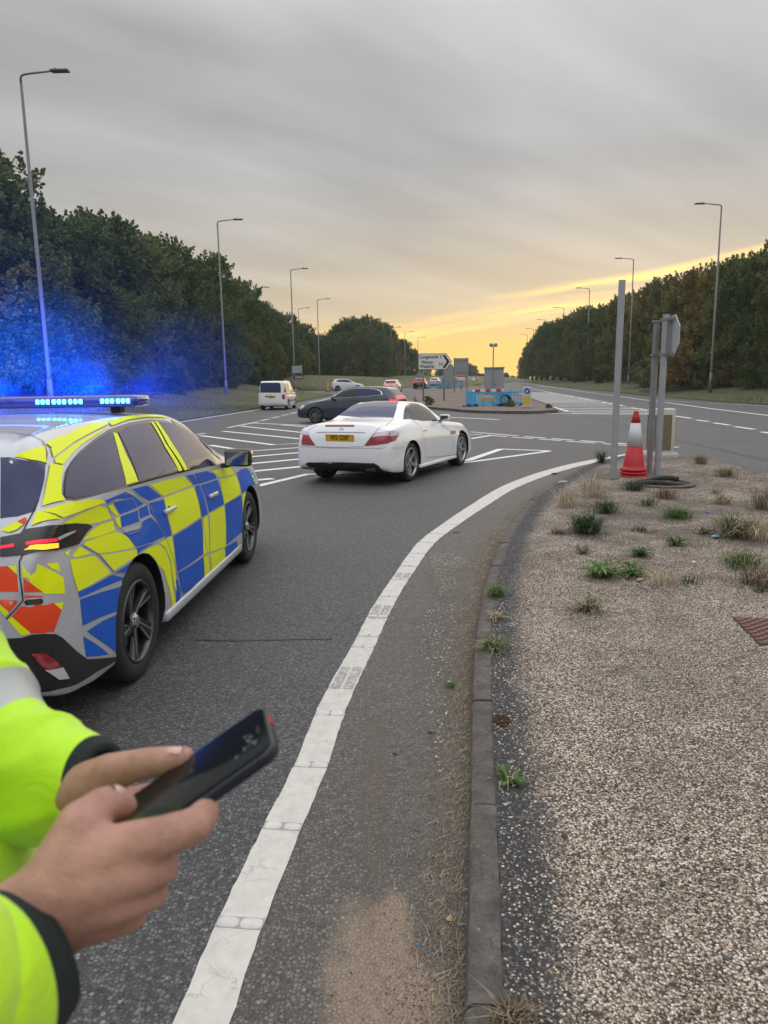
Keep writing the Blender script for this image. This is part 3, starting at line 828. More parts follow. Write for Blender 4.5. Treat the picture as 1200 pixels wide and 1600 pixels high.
OL = [(tree_mesh('crown', 12.0, 6.0, 1.2, 60 + s_, m_olive, 0.19, nclump=520, per=44, cr=.62, lobes=15), trunk_mesh(12, 20 + s_)) for s_ in range(2)]
RU = [(tree_mesh('crown', 12.0, 5.8, 1.0, 70, m_rust, 0.19, nclump=480, per=44, cr=.62, lobes=13), trunk_mesh(12, 30))]
BU = [tree_mesh('foliage', 3.2, 4.6, 0.0, 80 + s_, m_, 0.15, nclump=240, per=38, cr=.42, lobes=7) for s_, m_ in enumerate((m_green, m_olive, m_rust, m_pale))]

def tree(x, y, zb, H, var, label, group, wscale=1.0, name='tree'):
    o = thing(name, label, 'tree', (x, y, zb + tz(y)), random.uniform(0, 6.28), group)
    for n_, me in (('trunk', var[1]), ('crown', var[0])):
        c = link(n_, me, o); k = H / 12.0; c.scale = (k * wscale, k * wscale, k)
    return o
LT = 'dark green tree in the dense belt along the left verge'
xs = [(-160, 33, 11.6), (-110, 35, 11.8), (-60, 36, 11.9), (-10, 37, 11.9), (40, 38, 12.1), (70, 41, 12.3), (110, 44, 12.2), (140, 47, 12.8), (175, 50, 13.3), (210, 54, 13.4), (240, 58, 13.4),
      (270, 63, 13.5), (300, 68, 13.6), (325, 73, 13.8), (345, 79, 13.9), (365, 84, 13.8), (385, 90, 13.7), (402, 97, 13.2), (420, 104, 12.3), (437, 112, 12.2), (452, 121, 11.8), (466, 131, 11.6), (480, 138, 11.4), (495, 145, 11.2)]
GL = 'trees of the left belt'
def where_left(px):
    for a, w_ in ((-30, 'beyond the left edge of the photo'), (25, 'left of the first lamp post'), (80, 'right behind the first lamp post'), (150, 'a little right of the first lamp post'), (230, 'midway between the first two lamp posts'), (310, 'above the grass left of the second lamp post'),
                  (352, 'touching the second lamp post from the left'), (392, 'just right of the second lamp post'), (430, 'above the roof of the white van'), (462, 'left of the tall lamp behind the blue hatchback')):
        if px < a: return w_
    return 'behind the pair of thin lamp posts'
def where_right(px):
    for a, w_ in ((822, 'at the very end near the yellow sky'), (845, 'near the far end of the belt'), (875, 'behind the fourth lamp post'), (905, 'left of the third lamp post'), (945, 'right of the third lamp post'), (975, 'behind the cut steel post'), (1010, 'between the steel post and the sign'),
                  (1050, 'directly behind the double posts'), (1095, 'left of the tallest right lamp post'), (1140, 'just right of the tallest right lamp post'), (1201, 'at the right edge of the photo')):
        if px < a: return w_
    return 'beyond the right edge of the photo'
RANK = ('tall', 'back row', 'low front')
for i, (px, D, H) in enumerate(xs):
    X0 = (px - 600) / 1140 * D
    tree(X0, D, 1.0, H - 1.0 + random.uniform(-1.1, .7), VARI[i % 5], 'tall green tree ' + where_left(px), GL, 1.05)
    # a second rank behind and in front, lower skirts filling the belt
    tree(X0 - 3.0, D + 3.4, 1.3, H - 1.0 + random.uniform(-1.2, .9), VARI[(i + 2) % 5], 'back row tree of the belt ' + where_left(px), GL, 1.1)
    tree(X0 + 1.7, D - 1.4, 0.9, (H - 1) * random.uniform(.45, .74), VARI[(i + 3) % 5] if i % 3 else OL[i % 2], ('low dark green' if i % 3 else 'low olive green') + ' front tree ' + where_left(px), GL, 1.25)
def bush(x, y, z, s, var, label, group=None):
    o = link('bush', var); o.location = (x, y, z + tz(y)); o.rotation_euler = (0, 0, random.uniform(0, 6.28)); o.scale = (s, s, s * random.uniform(.7, 1.1))
    return props(o, label, 'bush', group)
for i in range(26):
    D = 40 + i * 3.6; bush(-14.6 - 1.1 + random.uniform(-1, 1) - max(0, 60 - D) * .02, D, 0.75, random.uniform(.6, .95), BU[i % 2 if i % 5 else 3], 'low bush ' + where_left(600 + (-15.6) / D * 1140), 'bushes under the left belt')
GM = 'trees beyond the junction'
for i, (px, D, ty) in enumerate([(474, 138, 522), (486, 142, 520), (500, 146, 522), (515, 142, 512), (530, 138, 503), (545, 141, 494), (560, 138, 491), (577, 140, 493), (593, 143, 496), (606, 148, 503), (618, 152, 517),
                                 (630, 158, 528), (641, 165, 534), (652, 175, 545), (662, 190, 556), (674, 205, 560), (538, 128, 515), (572, 128, 508), (602, 134, 520), (520, 131, 530), (553, 126, 525), (588, 130, 520)]):
    H = ((599 - ty) / 1140 * D + 1.64 - .5 - tz(D) * .9) * .93
    tree((px - 600) / 1140 * D, D + 14, 0.5, H * (D + 14) / D * .98, VARI[(i * 2) % 5] if i % 5 else OL[1], ('olive green' if i % 5 == 0 else 'dark green') + ' tree of the far clump ' + ('left of the fourth lamp post' if px < 507 else 'behind the white estate car' if px < 560 else 'above the blue hatchback' if px < 610 else 'left of the direction sign' if px < 650 else 'behind the direction sign'), GM, 1.0)
for i in range(16):
    D = 120 + i * 6; px = 470 + i * 13
    bush((px - 600) / 1140 * D, D + 16, 0.3, random.uniform(.8, 1.2), BU[i % 2], 'low bush at the foot of the far clump', 'bushes under the far clump')
# horizon trees at the road's end
for i in range(56):
    D = random.uniform(300, 560); px = 686 + i * 2.5
    tree((px - 600) / 1140 * D, D, -.5, random.uniform(4.5, 7.0) * (1.25 if px < 745 else .62), (OL + VARI)[i % 6], 'small hazy tree on the horizon at the end of the road', 'trees on the horizon', 1.6)
# right belt
GR = 'trees of the right belt'
rb = [(1330, 44, 11.8, 0), (1290, 48, 11.6, 0), (1245, 52, 11.4, 1), (1200, 57, 11.4, 0), (1165, 60, 11.4, 0), (1135, 64, 11.5, 2), (1105, 68, 11.7, 3), (1075, 72, 11.6, 1), (1045, 77, 11.7, 2), (1020, 82, 11.8, 1), (995, 88, 11.9, 0),
      (972, 95, 11.6, 1), (950, 101, 11.3, 0), (930, 108, 11.4, 0), (912, 115, 12.2, 1), (896, 122, 11.9, 0), (882, 130, 11.8, 0), (870, 139, 11.9, 0), (860, 149, 12.0, 0), (851, 160, 12.0, 0), (843, 172, 11.3, 0), (836, 186, 10.7, 0), (829, 203, 10.0, 0), (823, 222, 8.6, 0), (817, 245, 7.2, 0)]
for i, (px, D, H, k) in enumerate(rb):
    X0 = (px - 600) / 1140 * D
    v_ = VARI[i % 5] if k == 0 else (OL[i % 2] if k in (1, 2) else RU[0])
    lab = {0: 'tall dark green tree ' + where_right(px), 1: 'tall olive green tree ' + where_right(px), 2: 'tall olive green tree ' + where_right(px), 3: 'rust coloured autumn tree beside the nearest right lamp post'}[k]
    o = tree(X0, D + 3, 0.9, H - .9 + random.uniform(-.3, .3), v_, lab, GR if k != 3 else None, 1.0)
    tree(X0 + 3.4, D + 6, 1.4, H - 1.6, VARI[(i + 1) % 5], 'back row tree of the belt ' + where_right(px), GR, 1.1)
    tree(X0 - .8, D + .8, 0.8, (H - 1) * random.uniform(.45, .62), (OL[(i + 1) % 2] if i % 3 else VARI[i % 5]), ('low olive green' if i % 3 else 'low dark green') + ' front tree ' + where_right(px), GR, 1.25)
bl = [(1150, 60, 2, 'rust brown bush low in front of the right belt'), (1085, 64, 2, None), (1062, 66, 2, None), (1035, 70, 3, 'pale green bush between the cut post and the sign'), (1008, 76, 3, None), (1190, 56, 0, None), (1215, 53, 0, None), (1120, 62, 0, None), (960, 96, 1, None), (915, 112, 3, None), (890, 121, 3, None)]
for px, D, k, lb in bl:
    bush((px - 600) / 1140 * D - .3, D - .5, .7, random.uniform(.8, 1.25), BU[k], lb or ['low dark bush at the foot of the right belt', 'low olive bush at the foot of the right belt', 'low rust brown bush at the foot of the right belt', 'low pale bush at the foot of the right belt'][k], None if lb else 'bushes under the right belt')

# ---- grass standing on the verges (uncountable)
def blades(name, P_, h, wd, m, seed, lean=.4, bend=.35, label=None, cat=None, kind='stuff', parent=None, rnd=None, radial=0.0):
    r = np.random.default_rng(seed); P_ = np.asarray(P_, float); n = len(P_)
    h = (np.asarray(h) * r.uniform(.6, 1.25, n)); a = r.uniform(0, 6.283, n)
    if radial: a = np.arctan2(P_[:, 1], P_[:, 0]) + r.normal(0, 1 - radial, n)
    wd = wd * r.uniform(.7, 1.3, n)
    ln = np.abs(r.normal(0, lean, n))
    dx_, dy_ = np.cos(a), np.sin(a); sx, sy = -dy_, dx_
    mid = P_ + np.stack([dx_ * h * ln * .35, dy_ * h * ln * .35, h * .55], 1)
    tip = P_ + np.stack([dx_ * h * (ln * .8 + bend * r.random(n)), dy_ * h * (ln * .8 + bend * r.random(n)), h * np.clip(1 - ln * .5, .25, 1)], 1)
    sd = np.stack([sx * wd, sy * wd, wd * 0], 1)
    V = np.stack([P_ - sd * .8, P_ + sd * .8, mid + sd, mid - sd, tip], 1).reshape(-1, 3)
    me = bpy.data.meshes.new(name)
    fs = np.arange(n)[:, None] * 5
    F = [tuple(q) for q in (fs + np.array([0, 1, 2, 3])).tolist()] + [tuple(q) for q in (fs + np.array([3, 2, 4])).tolist()]
    me.from_pydata(V.tolist(), [], F)
    set_attr(me, 'rnd', np.repeat(r.random(n) if rnd is None else rnd, 5)); me.materials.append(m); me.update()
    o = link(name, me, parent)
    if kind: props(o, label, cat, None, kind)
    return o
m_blade = leaf_mat('grass blades', [(0.0, (0.045, 0.062, 0.020)), (0.5, (0.095, 0.125, 0.042)), (0.8, (0.16, 0.165, 0.07)), (1.0, (0.30, 0.25, 0.14))])
m_weed = leaf_mat('weed leaves', [(0.0, (0.035, 0.075, 0.018)), (0.6, (0.085, 0.165, 0.035)), (1.0, (0.17, 0.25, 0.07))])
m_weedd = leaf_mat('dark weed leaves', [(0.0, (0.018, 0.045, 0.016)), (0.6, (0.04, 0.085, 0.028)), (1.0, (0.09, 0.13, 0.05))])
m_straw = leaf_mat('straw', [(0.0, (0.17, 0.125, 0.08)), (0.5, (0.40, 0.32, 0.21)), (1.0, (0.64, 0.55, 0.41))], 0.1)
m_dry = leaf_mat('dry stems', [(0.0, (0.08, 0.056, 0.04)), (0.5, (0.19, 0.14, 0.095)), (1.0, (0.36, 0.29, 0.20))], 0.1)
gp_ = []
for i in range(9000):
    y = random.uniform(28, 62); x0 = np.interp(y, [28, 31, 35, 49, 57, 62], [-9.8, -9.35, -9.2, -8.3, -8.3, -8.8]); off = random.random() ** .8 * 6.0
    gp_.append((x0 - off - .25, y, np.interp(off, [0, .5, 1.5, 3, 5, 8], [.1, .12, .22, .4, .7, 1.15]) - .02 + tz(y)))
blades('verge_grass', gp_, .13, .012, m_blade, 3, label='short rough grass on the left verge', cat='grass')
gp_ = []
for i in range(9000):
    y = random.uniform(36, 75); x0 = np.interp(y, [37, 42, 52, 62, 72, 94], [21.5, 22.1, 22.7, 24.05, 25.0, 28.6]); off = random.random() ** .8 * 6.0
    gp_.append((x0 + off + .25, y, np.interp(off, [0, .5, 1.5, 3, 5, 8], [.1, .12, .22, .4, .7, 1.15]) - .02 + tz(y)))
blades('verge_grass', gp_, .15, .014, m_blade, 4, label='short rough grass on the right verge', cat='grass')

# ---- weeds of the near island, each a plant of its own
def tuft(x, y, n, h, spread, m, label, seed, z=None, lean=.5, cat='weed', dead=0, name='grass_tuft', wd=.0026):
    h = h * (1.35 if y > 5 else 1.15); spread = spread * .95; n = int(n * 1.8); dead = int(dead * 1.5)
    z = isl_z(x, y) if z is None else z
    o = thing(name, label, cat, (x, y, z - .004), 0)
    r = random.Random(seed)
    P_ = [(r.gauss(0, spread * .4), r.gauss(0, spread * .4), 0) for _ in range(n)]
    a = blades('leaves', P_, h, wd, m, seed, lean * 1.5, .8, kind=None, parent=o, radial=.45)
    if dead:
        P_ = [(r.gauss(0, spread * .6), r.gauss(0, spread * .6), 0) for _ in range(dead)]
        blades('dead_leaves', P_, h * .9, wd * .8, m_straw, seed + 1, lean * 1.6, .7, kind=None, parent=o)
    return o
def rosette(x, y, n, L, m, label, seed, z=None, lift=.45, wd=.085, name='weed', dead=0):
    L = L * (1.0 if y > 5 else .9); n = int(n * 1.8)
    z = isl_z(x, y) if z is None else z
    o = thing(name, label, 'weed', (x, y, z - .003), 0)
    r = random.Random(seed); V = []; F = []; T = []
    for i in range(n):
        a = r.uniform(0, 6.28); l = L * r.uniform(.55, 1.15); w = l * wd * r.uniform(.8, 1.2); e = lift * r.uniform(.4, 1.7)
        ox, oy = r.gauss(0, L * .12), r.gauss(0, L * .12); b0 = len(V); tone = r.random()
        prof = [(0, .25), (.25, .55), (.5, .95), (.75, 1.0), (.92, .55), (1.0, .05)]
        for t_, ww in prof:
            rr = l * t_; zz = l * e * math.sin(t_ * 2.3) ; cx, cy = ox + math.cos(a) * rr, oy + math.sin(a) * rr
            jag = r.uniform(.8, 1.15)
            V.append((cx - math.sin(a) * w * ww * jag, cy + math.cos(a) * w * ww * jag, zz + w * .25)); V.append((cx, cy, zz)); V.append((cx + math.sin(a) * w * ww * jag, cy - math.cos(a) * w * ww * jag, zz + w * .25))
            T += [tone] * 3
        for k in range(len(prof) - 1):
            q = b0 + k * 3; F += [(q, q + 1, q + 4, q + 3), (q + 1, q + 2, q + 5, q + 4)]
    me = mesh_data('leaves', V, F, m, True); set_attr(me, 'rnd', T); link('leaves', me, o)
    if dead:
        P_ = [(r.gauss(0, L * .5), r.gauss(0, L * .5), 0) for _ in range(dead)]
        blades('dead_leaves', P_, L * .7, .002, m_straw, seed + 1, 1.0, .7, kind=None, parent=o)
    return o
WEEDS = [('t',2.043,7.203,(260,0.17,0.16,'d',30),'dense dark green grass clump left of the island centre'),('t',2.564,8.334,(180,0.13,0.14,'d',25),'dark grass clump with straw just behind the left green clump'),('t',2.236,8.811,(60,0.22,0.16,'s',0),'thin dry brown stems standing at the kerb side of the island'),('t',2.752,9.524,(70,0.24,0.2,'s',0),'tall wispy dry grass behind the dark clumps'),('r',1.685,5.547,(34,0.17,'g',8),'bright green leafy rosette at the middle of the gravel'),('r',1.959,5.569,(24,0.14,'g',10),'smaller green rosette beside the bright rosette'),('r',2.228,6.197,(26,0.12,'g',0),'flat green weed behind the two rosettes'),('r',1.76,6.326,(20,0.09,'y',0),'low yellow green weed by the tarmac band'),('t',3.25,7.949,(200,0.1,0.16,'g',0),'feathery green weed in the centre of the island'),('r',2.704,6.623,(26,0.12,'g',0),'green weed with narrow leaves in front of the feathery weed'),('r',3.186,7.114,(22,0.11,'y',0),'light green low weed to the right of the feathery weed'),('t',3.379,6.916,(170,0.2,0.15,'y',50),'tall grass tuft with pale blades near the right edge'),('t',3.548,6.844,(120,0.2,0.18,'s',0),'dry tangle of stems next to the tall tuft'),('t',4.162,8.818,(110,0.12,0.1,'s',0),'round tan tussock of dead grass on the right'),('t',4.409,8.382,(90,0.24,0.16,'b',0),'brown dead weed with seed heads at the right edge'),('t',2.906,5.752,(130,0.1,0.18,'g',30),'spreading green weed at the right side'),('t',2.761,5.211,(90,0.12,0.16,'b',20),'brown and green straggle at the right border of the photo'),('r',2.701,5.047,(14,0.09,'y',0),'tiny yellow green weed below the straggle'),('t',1.366,4.739,(60,0.09,0.08,'y',60),'small yellowing tuft alone on the front gravel'),('t',2.066,5.25,(40,0.12,0.14,'s',0),'wisp of dry grass right of the rosettes'),('t',3.471,9.968,(180,0.12,0.17,'d',10),'dark mat of grass in front of the traffic cone'),('t',3.629,9.273,(110,0.13,0.16,'b',30),'brownish weeds in front of the cut manhole ring'),('t',3.2,8.72,(60,0.09,0.12,'d',20),'low dark weed between the manhole ring and the centre'),('t',2.627,7.286,(60,0.04,0.14,'y',0),'flat green patch between the clumps'),('t',5.702,13.036,(110,0.16,0.12,'b',0),'brown green weed at the road side behind the signs'),('t',5.322,11.272,(120,0.13,0.18,'y',40),'pale grass tuft at the far right of the gravel'),('t',4.086,13.595,(80,0.22,0.1,'d',10),'tall dark weed on the kerb by the white line'),('t',1.75,7.194,(70,0.04,0.1,'b',0),'flattened brown weed near the tarmac band'),('t',0.81,5.152,(90,0.06,0.06,'g',20),'green tuft growing on the kerb at mid distance'),('t',0.726,4.606,(50,0.05,0.05,'s',0),'withered tuft behind the kerb joint'),('t',0.632,4.064,(90,0.07,0.06,'g',70),'green and straw tuft spilling over the kerb'),('r',0.474,2.612,(16,0.075,'g',10),'star shaped weed rooted behind the kerb'),('t',0.292,1.529,(60,0.055,0.035,'b',40),'dark withered tuft beside the kerb at the bottom of the photo'),('t',2.287,5.326,(30,0.05,0.1,'d',0),'tiny dark weed beside the brick cover'),('t',4.449,9.629,(50,0.06,0.1,'b',0),'small brown tuft left of the tan tussock')]
GUTTER_WEED = (0.351,3.747)
MOSS = (0.528,3.144)
MW = {'d': m_weedd, 'g': m_weed, 'y': m_blade, 's': m_straw, 'b': m_dry}
for i_, (k_, x_w, y_w, a_, lb_) in enumerate(WEEDS):
    if k_ == 't': tuft(x_w, y_w, a_[0], a_[1], a_[2], MW[a_[3]], lb_, 100 + i_, dead=a_[4])
    else: rosette(x_w, y_w, a_[0], a_[1], MW[a_[2]], lb_, 100 + i_, dead=a_[3])
rosette(GUTTER_WEED[0], GUTTER_WEED[1], 18, .05, m_weed, 'small green weed in the gutter short of the kerb', 300, z=.006, lift=.5)
B = MB()
for i_ in range(60):
    a_, r_ = random.uniform(0, 6.28), random.random() ** .5 * .045
    B.box((math.cos(a_) * r_ * .9, math.sin(a_) * r_ * 1.2, random.uniform(0, .006)), (.012, .012, .008), rz=a_, bev=.003)
ms = B.build('moss_cushion', mat('moss', (.085, .045, .018), 1, var=.5, vscale=60, bump=1, bscale=300), smooth=True)
ms.location = (MOSS[0], MOSS[1], isl_z(*MOSS)); props(ms, 'rust brown cushion of moss against the kerb', 'moss')


gp_ = []
rr = random.Random(12)
while len(gp_) < 5200:
    cx, cy = rr.uniform(1.2, 6), 4.6 + 9.5 * rr.random() ** .8
    if not in_poly(cx, cy, outline) or kd(cx, cy) < .4: continue
    for _ in range(rr.randint(6, 26)):
        x, y = cx + rr.gauss(0, .10), cy + rr.gauss(0, .10)
        gp_.append((x, y, isl_z(x, y) - .002))
blades('dry_plants', gp_, .035, .0022, m_dry, 15, 1.1, .8, 'withered brown plant remains scattered over the far gravel', 'dead plants')
# ---- straw, grit and leaves washed up along the kerb foot
def foot(j, off):
    j0 = int(j); t_ = j - j0; j1 = min(j0 + 1, len(KC) - 1); q = KC[j0].lerp(KC[j1], t_) - KN[j0] * off; return q.x, q.y
def straw_bits(name, n, lo, hi, spread, m, seed, label, L=(.012, .05)):
    r = random.Random(seed); V = []; F = []; T = []
    for i in range(n):
        j = r.uniform(lo, hi - 1); off = abs(r.gauss(0, spread)) + .004; x, y = foot(j, off); a = r.uniform(0, 3.14) if r.random() < .5 else r.gauss(1.45, .4)
        l = r.uniform(*L) * (1 if r.random() < .88 else 2.2); w = r.uniform(.0004, .0011); z = .005 + r.uniform(0, .008); b0 = len(V)
        dx_, dy_ = math.cos(a) * l, math.sin(a) * l; sx, sy = -math.sin(a) * w, math.cos(a) * w; k = r.uniform(-.06, .06) * l
        V += [(x - sx, y - sy, z), (x + sx, y + sy, z + .001), (x + dx_ * .5 + sx + sy * 0 - math.sin(a) * k, y + dy_ * .5 + sy + math.cos(a) * k, z + .004), (x + dx_ * .5 - sx - math.sin(a) * k, y + dy_ * .5 - sy + math.cos(a) * k, z + .003), (x + dx_, y + dy_, z + r.uniform(-.002, .006))]
        F += [(b0, b0 + 1, b0 + 2, b0 + 3), (b0 + 3, b0 + 2, b0 + 4)]; T += [r.random()] * 5
    me = mesh_data(name, V, F, m); set_attr(me, 'rnd', T)
    return props(link(name, me), label, 'debris', None, 'stuff')
nk = len(KC)
k8 = kerb_at(8.0)
straw_bits('straw', 5200, kerb_at(1.3), k8, .075, m_straw, 5, 'dry straw and grass clippings along the kerb foot', (.010, .045))
straw_bits('straw', 3800, kerb_at(1.3), k8, .20, m_dry, 6, 'brown plant bits scattered over the gutter', (.005, .02))
straw_bits('straw', 3400, kerb_at(6.0), nk - 1, .10, m_straw, 7, 'thick drift of tan leaf litter along the far kerb', (.02, .07))

# ------------------------------------------------------------------ street furniture
m_galv = mat('galvanised steel', (.36, .38, .40), .5, .4, var=.22, vscale=5, bump=.15, bscale=40)
m_galvd = mat('weathered steel', (.24, .245, .24), .6, .3, var=.35, vscale=4, bump=.2, bscale=40)
m_pole = mat('lamp column steel', (.17, .165, .15), .55, .4, var=.25, vscale=1.5)
m_lamp = mat('lantern casing', (.12, .12, .12), .5, .3)
def lamp_post(x, y, zb, H, side, label, arm=1.35):
    o = thing('street_lamp', label, 'street lamp', (x, y, zb), 0)
    B = MB(); B.tube([(0, 0, -.3), (0, 0, 1.6)], [.13, .125], 12); B.tube([(0, 0, 1.6), (0, 0, 1.75), (0, 0, H - .35)], [.125, .10, .055], 12); B.build('column', m_pole, o, smooth=True)
    A = MB(); A.tube([(0, 0, H - .36), (0, 0, H - .16), (side * .04, 0, H - .07), (side * .13, 0, H - .02), (side * .4, 0, H + .02), (side * arm, 0, H + .10)], [.05, .048, .046, .043, .04, .034], 10); A.build('arm', m_pole, o, smooth=True)
    L = MB(); L.box((side * (arm + .30), 0, H + .10), (.74, .30, .085), bev=.03); l = L.build('lantern', m_lamp, o, smooth=True)
    C_ = MB(); C_.lathe([(.05, 0), (.045, .07), (.001, .085)], 10, (side * (arm + .10), 0, H + .14)); C_.build('sensor', m_lamp, l)
    D_ = MB(); D_.box((0, -.126, .8), (.13, .012, .5), bev=.004); D_.build('access_door', m_lamp, o)
    return o
LP = [(-14.75, 32.9, 'L', 'tall street lamp nearest on the left, rising from behind the police car lights'), (-12.85, 61.0, 'L', 'second street lamp on the left verge, just left of the white van'), (-10.2, 86.6, 'L', 'tall street lamp behind the dark blue hatchback, carrying nothing'),
      (-9.85, 117.3, 'L', 'street lamp standing by the white estate car before the far trees'), (-17.0, 102.4, 'L', 'street lamp whose head pokes above the left tree belt'), (-14.3, 130.6, 'L', 'street lamp close behind the tall one, with small plates on its column'),
      (2.0, 151.3, 'L', 'street lamp lost in the trees left of the direction sign'), (5.2, 165.5, 'L', 'faint street lamp above the trees just left of the direction sign'), (9.2, 188.0, 'L', 'faint street lamp right above the direction sign'),
      (25.8, 58.1, 'R', 'tallest street lamp on the right verge, before the rust coloured trees'), (27.6, 82.9, 'R', 'second street lamp on the right, half hidden by the cut steel post'), (30.0, 108.6, 'R', 'third street lamp on the right verge'),
      (33.2, 136.7, 'R', 'fourth street lamp on the right verge'), (35.9, 163.5, 'R', 'fifth street lamp on the right, its foot hidden by trees'), (38.9, 191.4, 'R', 'sixth street lamp on the right, thin against the yellow sky'), (42.0, 215.1, 'R', 'last street lamp on the right, thin against the yellow sky')]
for x, y, sd, lb in LP:
    H = 12.0 if 140 < y < 190 and sd == 'L' else 14.0
    lamp_post(x, y, .4, H, 1 if sd == 'L' else -1, lb)
    if 'small plates' in lb:
        pass

def sign_face(root, poly, th, m_face, m_back, name='sign_plate', M=None):
    """poly in x-z, facing -y"""
    B = MB(); R = Matrix(((1, 0, 0), (0, 0, 1), (0, 1, 0)))
    B.prism(poly, 0, th, 1, M=R); n = len(poly)
    B.add([(x, -.001, z) for x, z in poly], [tuple(range(n))], 0)
    me = B.data(name, [m_face, m_back]); bm = bmesh.new(); bm.from_mesh(me); bmesh.ops.recalc_face_normals(bm, faces=bm.faces[:]); bm.to_mesh(me); bm.free()
    return link(name, me, root)
def flat(poly, y, m, name, parent):
    return link(name, mesh_data(name, [(x, y, z) for x, z in poly], [tuple(range(len(poly)))], m), parent)
m_swhite = mat('white sign face', (.70, .70, .66), .45); m_sblack = mat('black print', (.01, .01, .012), .5); m_sback = mat('grey sign back', (.30, .31, .31), .6, .3, var=.15, vscale=3)
m_sred = mat('sign red', (.55, .02, .02), .45); m_sblue = mat('sign blue', (.01, .09, .40), .4); m_syel = mat('sign yellow', (.62, .42, .03), .45)

# --- cut steel post on the near island
o = thing('steel_post', 'tall bare steel post without a sign left of the traffic cone', 'post', (3.58, 11.29, .08), 0)
B = MB(); B.tube([(0, 0, 0), (.02, 0, 3.0)], .050, 20); p_ = B.build('pole', m_galv, o, smooth=True, auto=40)
B = MB(); B.lathe([(.11, 0), (.12, .008), (.08, .014), (.055, .02)], 18, (0, 0, .015)); B.build('concrete_collar', m_kerb, o)

# --- pair of posts carrying one plate seen from behind, almost edge on
o = thing('road_sign', 'grey sign plate seen edge on from behind, clamped to two steel posts', 'road sign', (4.32, 11.43, .09), 0)
B = MB(); B.tube([(0, 0, 0), (.015, 0, 2.50)], .050, 18); B.build('post', m_galv, o, auto=40)
B = MB(); B.tube([(-.01, .33, 0), (0, .33, 2.44)], .050, 18); B.build('post', m_galvd, o, auto=40)
B = MB()
for pxx, pyy, hh_ in ((.015, 0, 2.50), (0, .33, 2.44)): B.lathe([(.054, 0), (.054, .02), (.001, .024)], 16, (pxx, pyy, hh_))
B.build('post_cap', m_sblack, o)
B = MB()
for z in (2.42, 1.90):
    B.box((.075, .14, z), (.035, .62, .045)); B.box((.012, 0, z), (.118, .118, .035)); B.box((0, .33, z), (.118, .118, .035))
B.build('clamp', m_galvd, o)
B = MB()
for z in (2.42, 1.90):
    for y in (0, .33): B.tube([(.06, y, z), (.125, y, z)], .012, 8)
B.build('bolt', m_sblack, o)
pl = [(-.03 + .34 * math.cos(t), 2.17 + .335 * math.sin(t)) for t in [math.pi / 8 + k * math.pi / 4 for k in range(8)]]
m_edge = mat('pale aluminium plate', (.44, .46, .47), .5, .2, var=.12, vscale=6)
f = sign_face(o, pl, .012, m_edge, m_edge); f.location = (.105, 0, 0); f.rotation_euler = (0, 0, rad(90))

# --- stack of traffic cones
m_cred = mat('cone red', (.46, .012, .018), .5, var=.16, vscale=14); m_cwhite = mat('reflective white sleeve', (.62, .63, .66), .35, var=.12, vscale=9)
for k in range(3):
    z0 = k * .052
    lb = ['lowest cone of the stack, only its red rim showing', 'middle cone of the stack, only its red rim showing', 'red and white traffic cone on top of the small stack by the steel post'][k]
    o = thing('traffic_cone', lb, 'traffic cone', (3.97, 11.50, .10 + z0), 0, 'stacked traffic cones')
    B = MB(); B.lathe([(.205, .0), (.212, .012), (.205, .03), (.178, .042), (.160, .085), (.120, .385)], 36, closed=False); B.build('base', m_cred, o, smooth=True)
    if k == 2:
        B = MB(); B.lathe([(.1215, .385), (.0735, .745)], 36); B.build('reflective_sleeve', m_cwhite, o, smooth=True)
        B = MB(); B.lathe([(.0725, .745), (.050, .865), (.042, .875), (.042, .895), (.032, .925), (.018, .935), (.001, .935)], 30); B.build('tip', m_cred, o, smooth=True)

# --- broken ring and slab in front of the cones
o = thing('manhole_ring', 'dark curved cable duct and broken concrete ring lying before the cones', 'manhole ring', (4.05, 10.55, .12), .25)
B = MB(); pts = [(math.cos(t) * .36, math.sin(t) * .26, .02 + .03 * math.sin(t * 2)) for t in np.linspace(.3, 5.4, 24)]; B.tube(pts, .035, 8); B.build('rubber_ring', mat('black rubber', (.02, .02, .02), .7, var=.3), o, smooth=True)
B = MB(); B.lathe([(.44, -.02), (.46, .02), (.38, .03), (.36, -.01)], 22, (.02, 0, -.01)); B.build('concrete_rim', m_kerb, o)

# --- traffic bollard housings
m_bol = mat('cream bollard shell', (.52, .50, .42), .5, var=.1); m_bolp = mat('faded bollard panel', (.17, .135, .075), .45, var=.2, vscale=6); m_conc = mat('pale plinth', (.42, .41, .38), .8, var=.2)
o = thing('traffic_bollard', 'cream traffic bollard with a faded brown panel behind the pair of posts', 'bollard', (5.38, 14.15, .0), rad(-4))
B = MB(); B.box((0, 0, .13), (.62, .42, .18), bev=.05); B.build('plinth', m_conc, o, smooth=True)
B = MB(); B.box((0, 0, .63), (.46, .26, .86), bev=.035); sh = B.build('housing', m_bol, o, smooth=True)
for s in (-1, 1):
    B = MB(); B.box((0, s * .131, .60), (.32, .008, .68), bev=.003); B.build('panel', m_bolp, o)
B = MB(); B.box((-.232, 0, .60), (.008, .18, .66), bev=.003); B.build('panel', m_sblack, o)
o = thing('keep_left_bollard', 'bollard with a blue disc and white arrow above a yellow panel on the far island', 'bollard', (7.82, 39.9, .13), rad(-6))
B = MB(); B.box((0, 0, .07), (.60, .40, .14), bev=.03); B.build('plinth', m_conc, o, smooth=True)
B = MB(); B.box((0, 0, .62), (.46, .22, 1.0), bev=.04); B.build('housing', m_bol, o, smooth=True)
B = MB(); B.box((0, -.112, .40), (.30, .006, .46)); B.build('panel', m_syel, o)
B = MB(); B.lathe([(.165, -.118), (.165, -.112)], 28, (0, 0, .92), 'Y'); d_ = B.build('blue_disc', m_sblue, o)
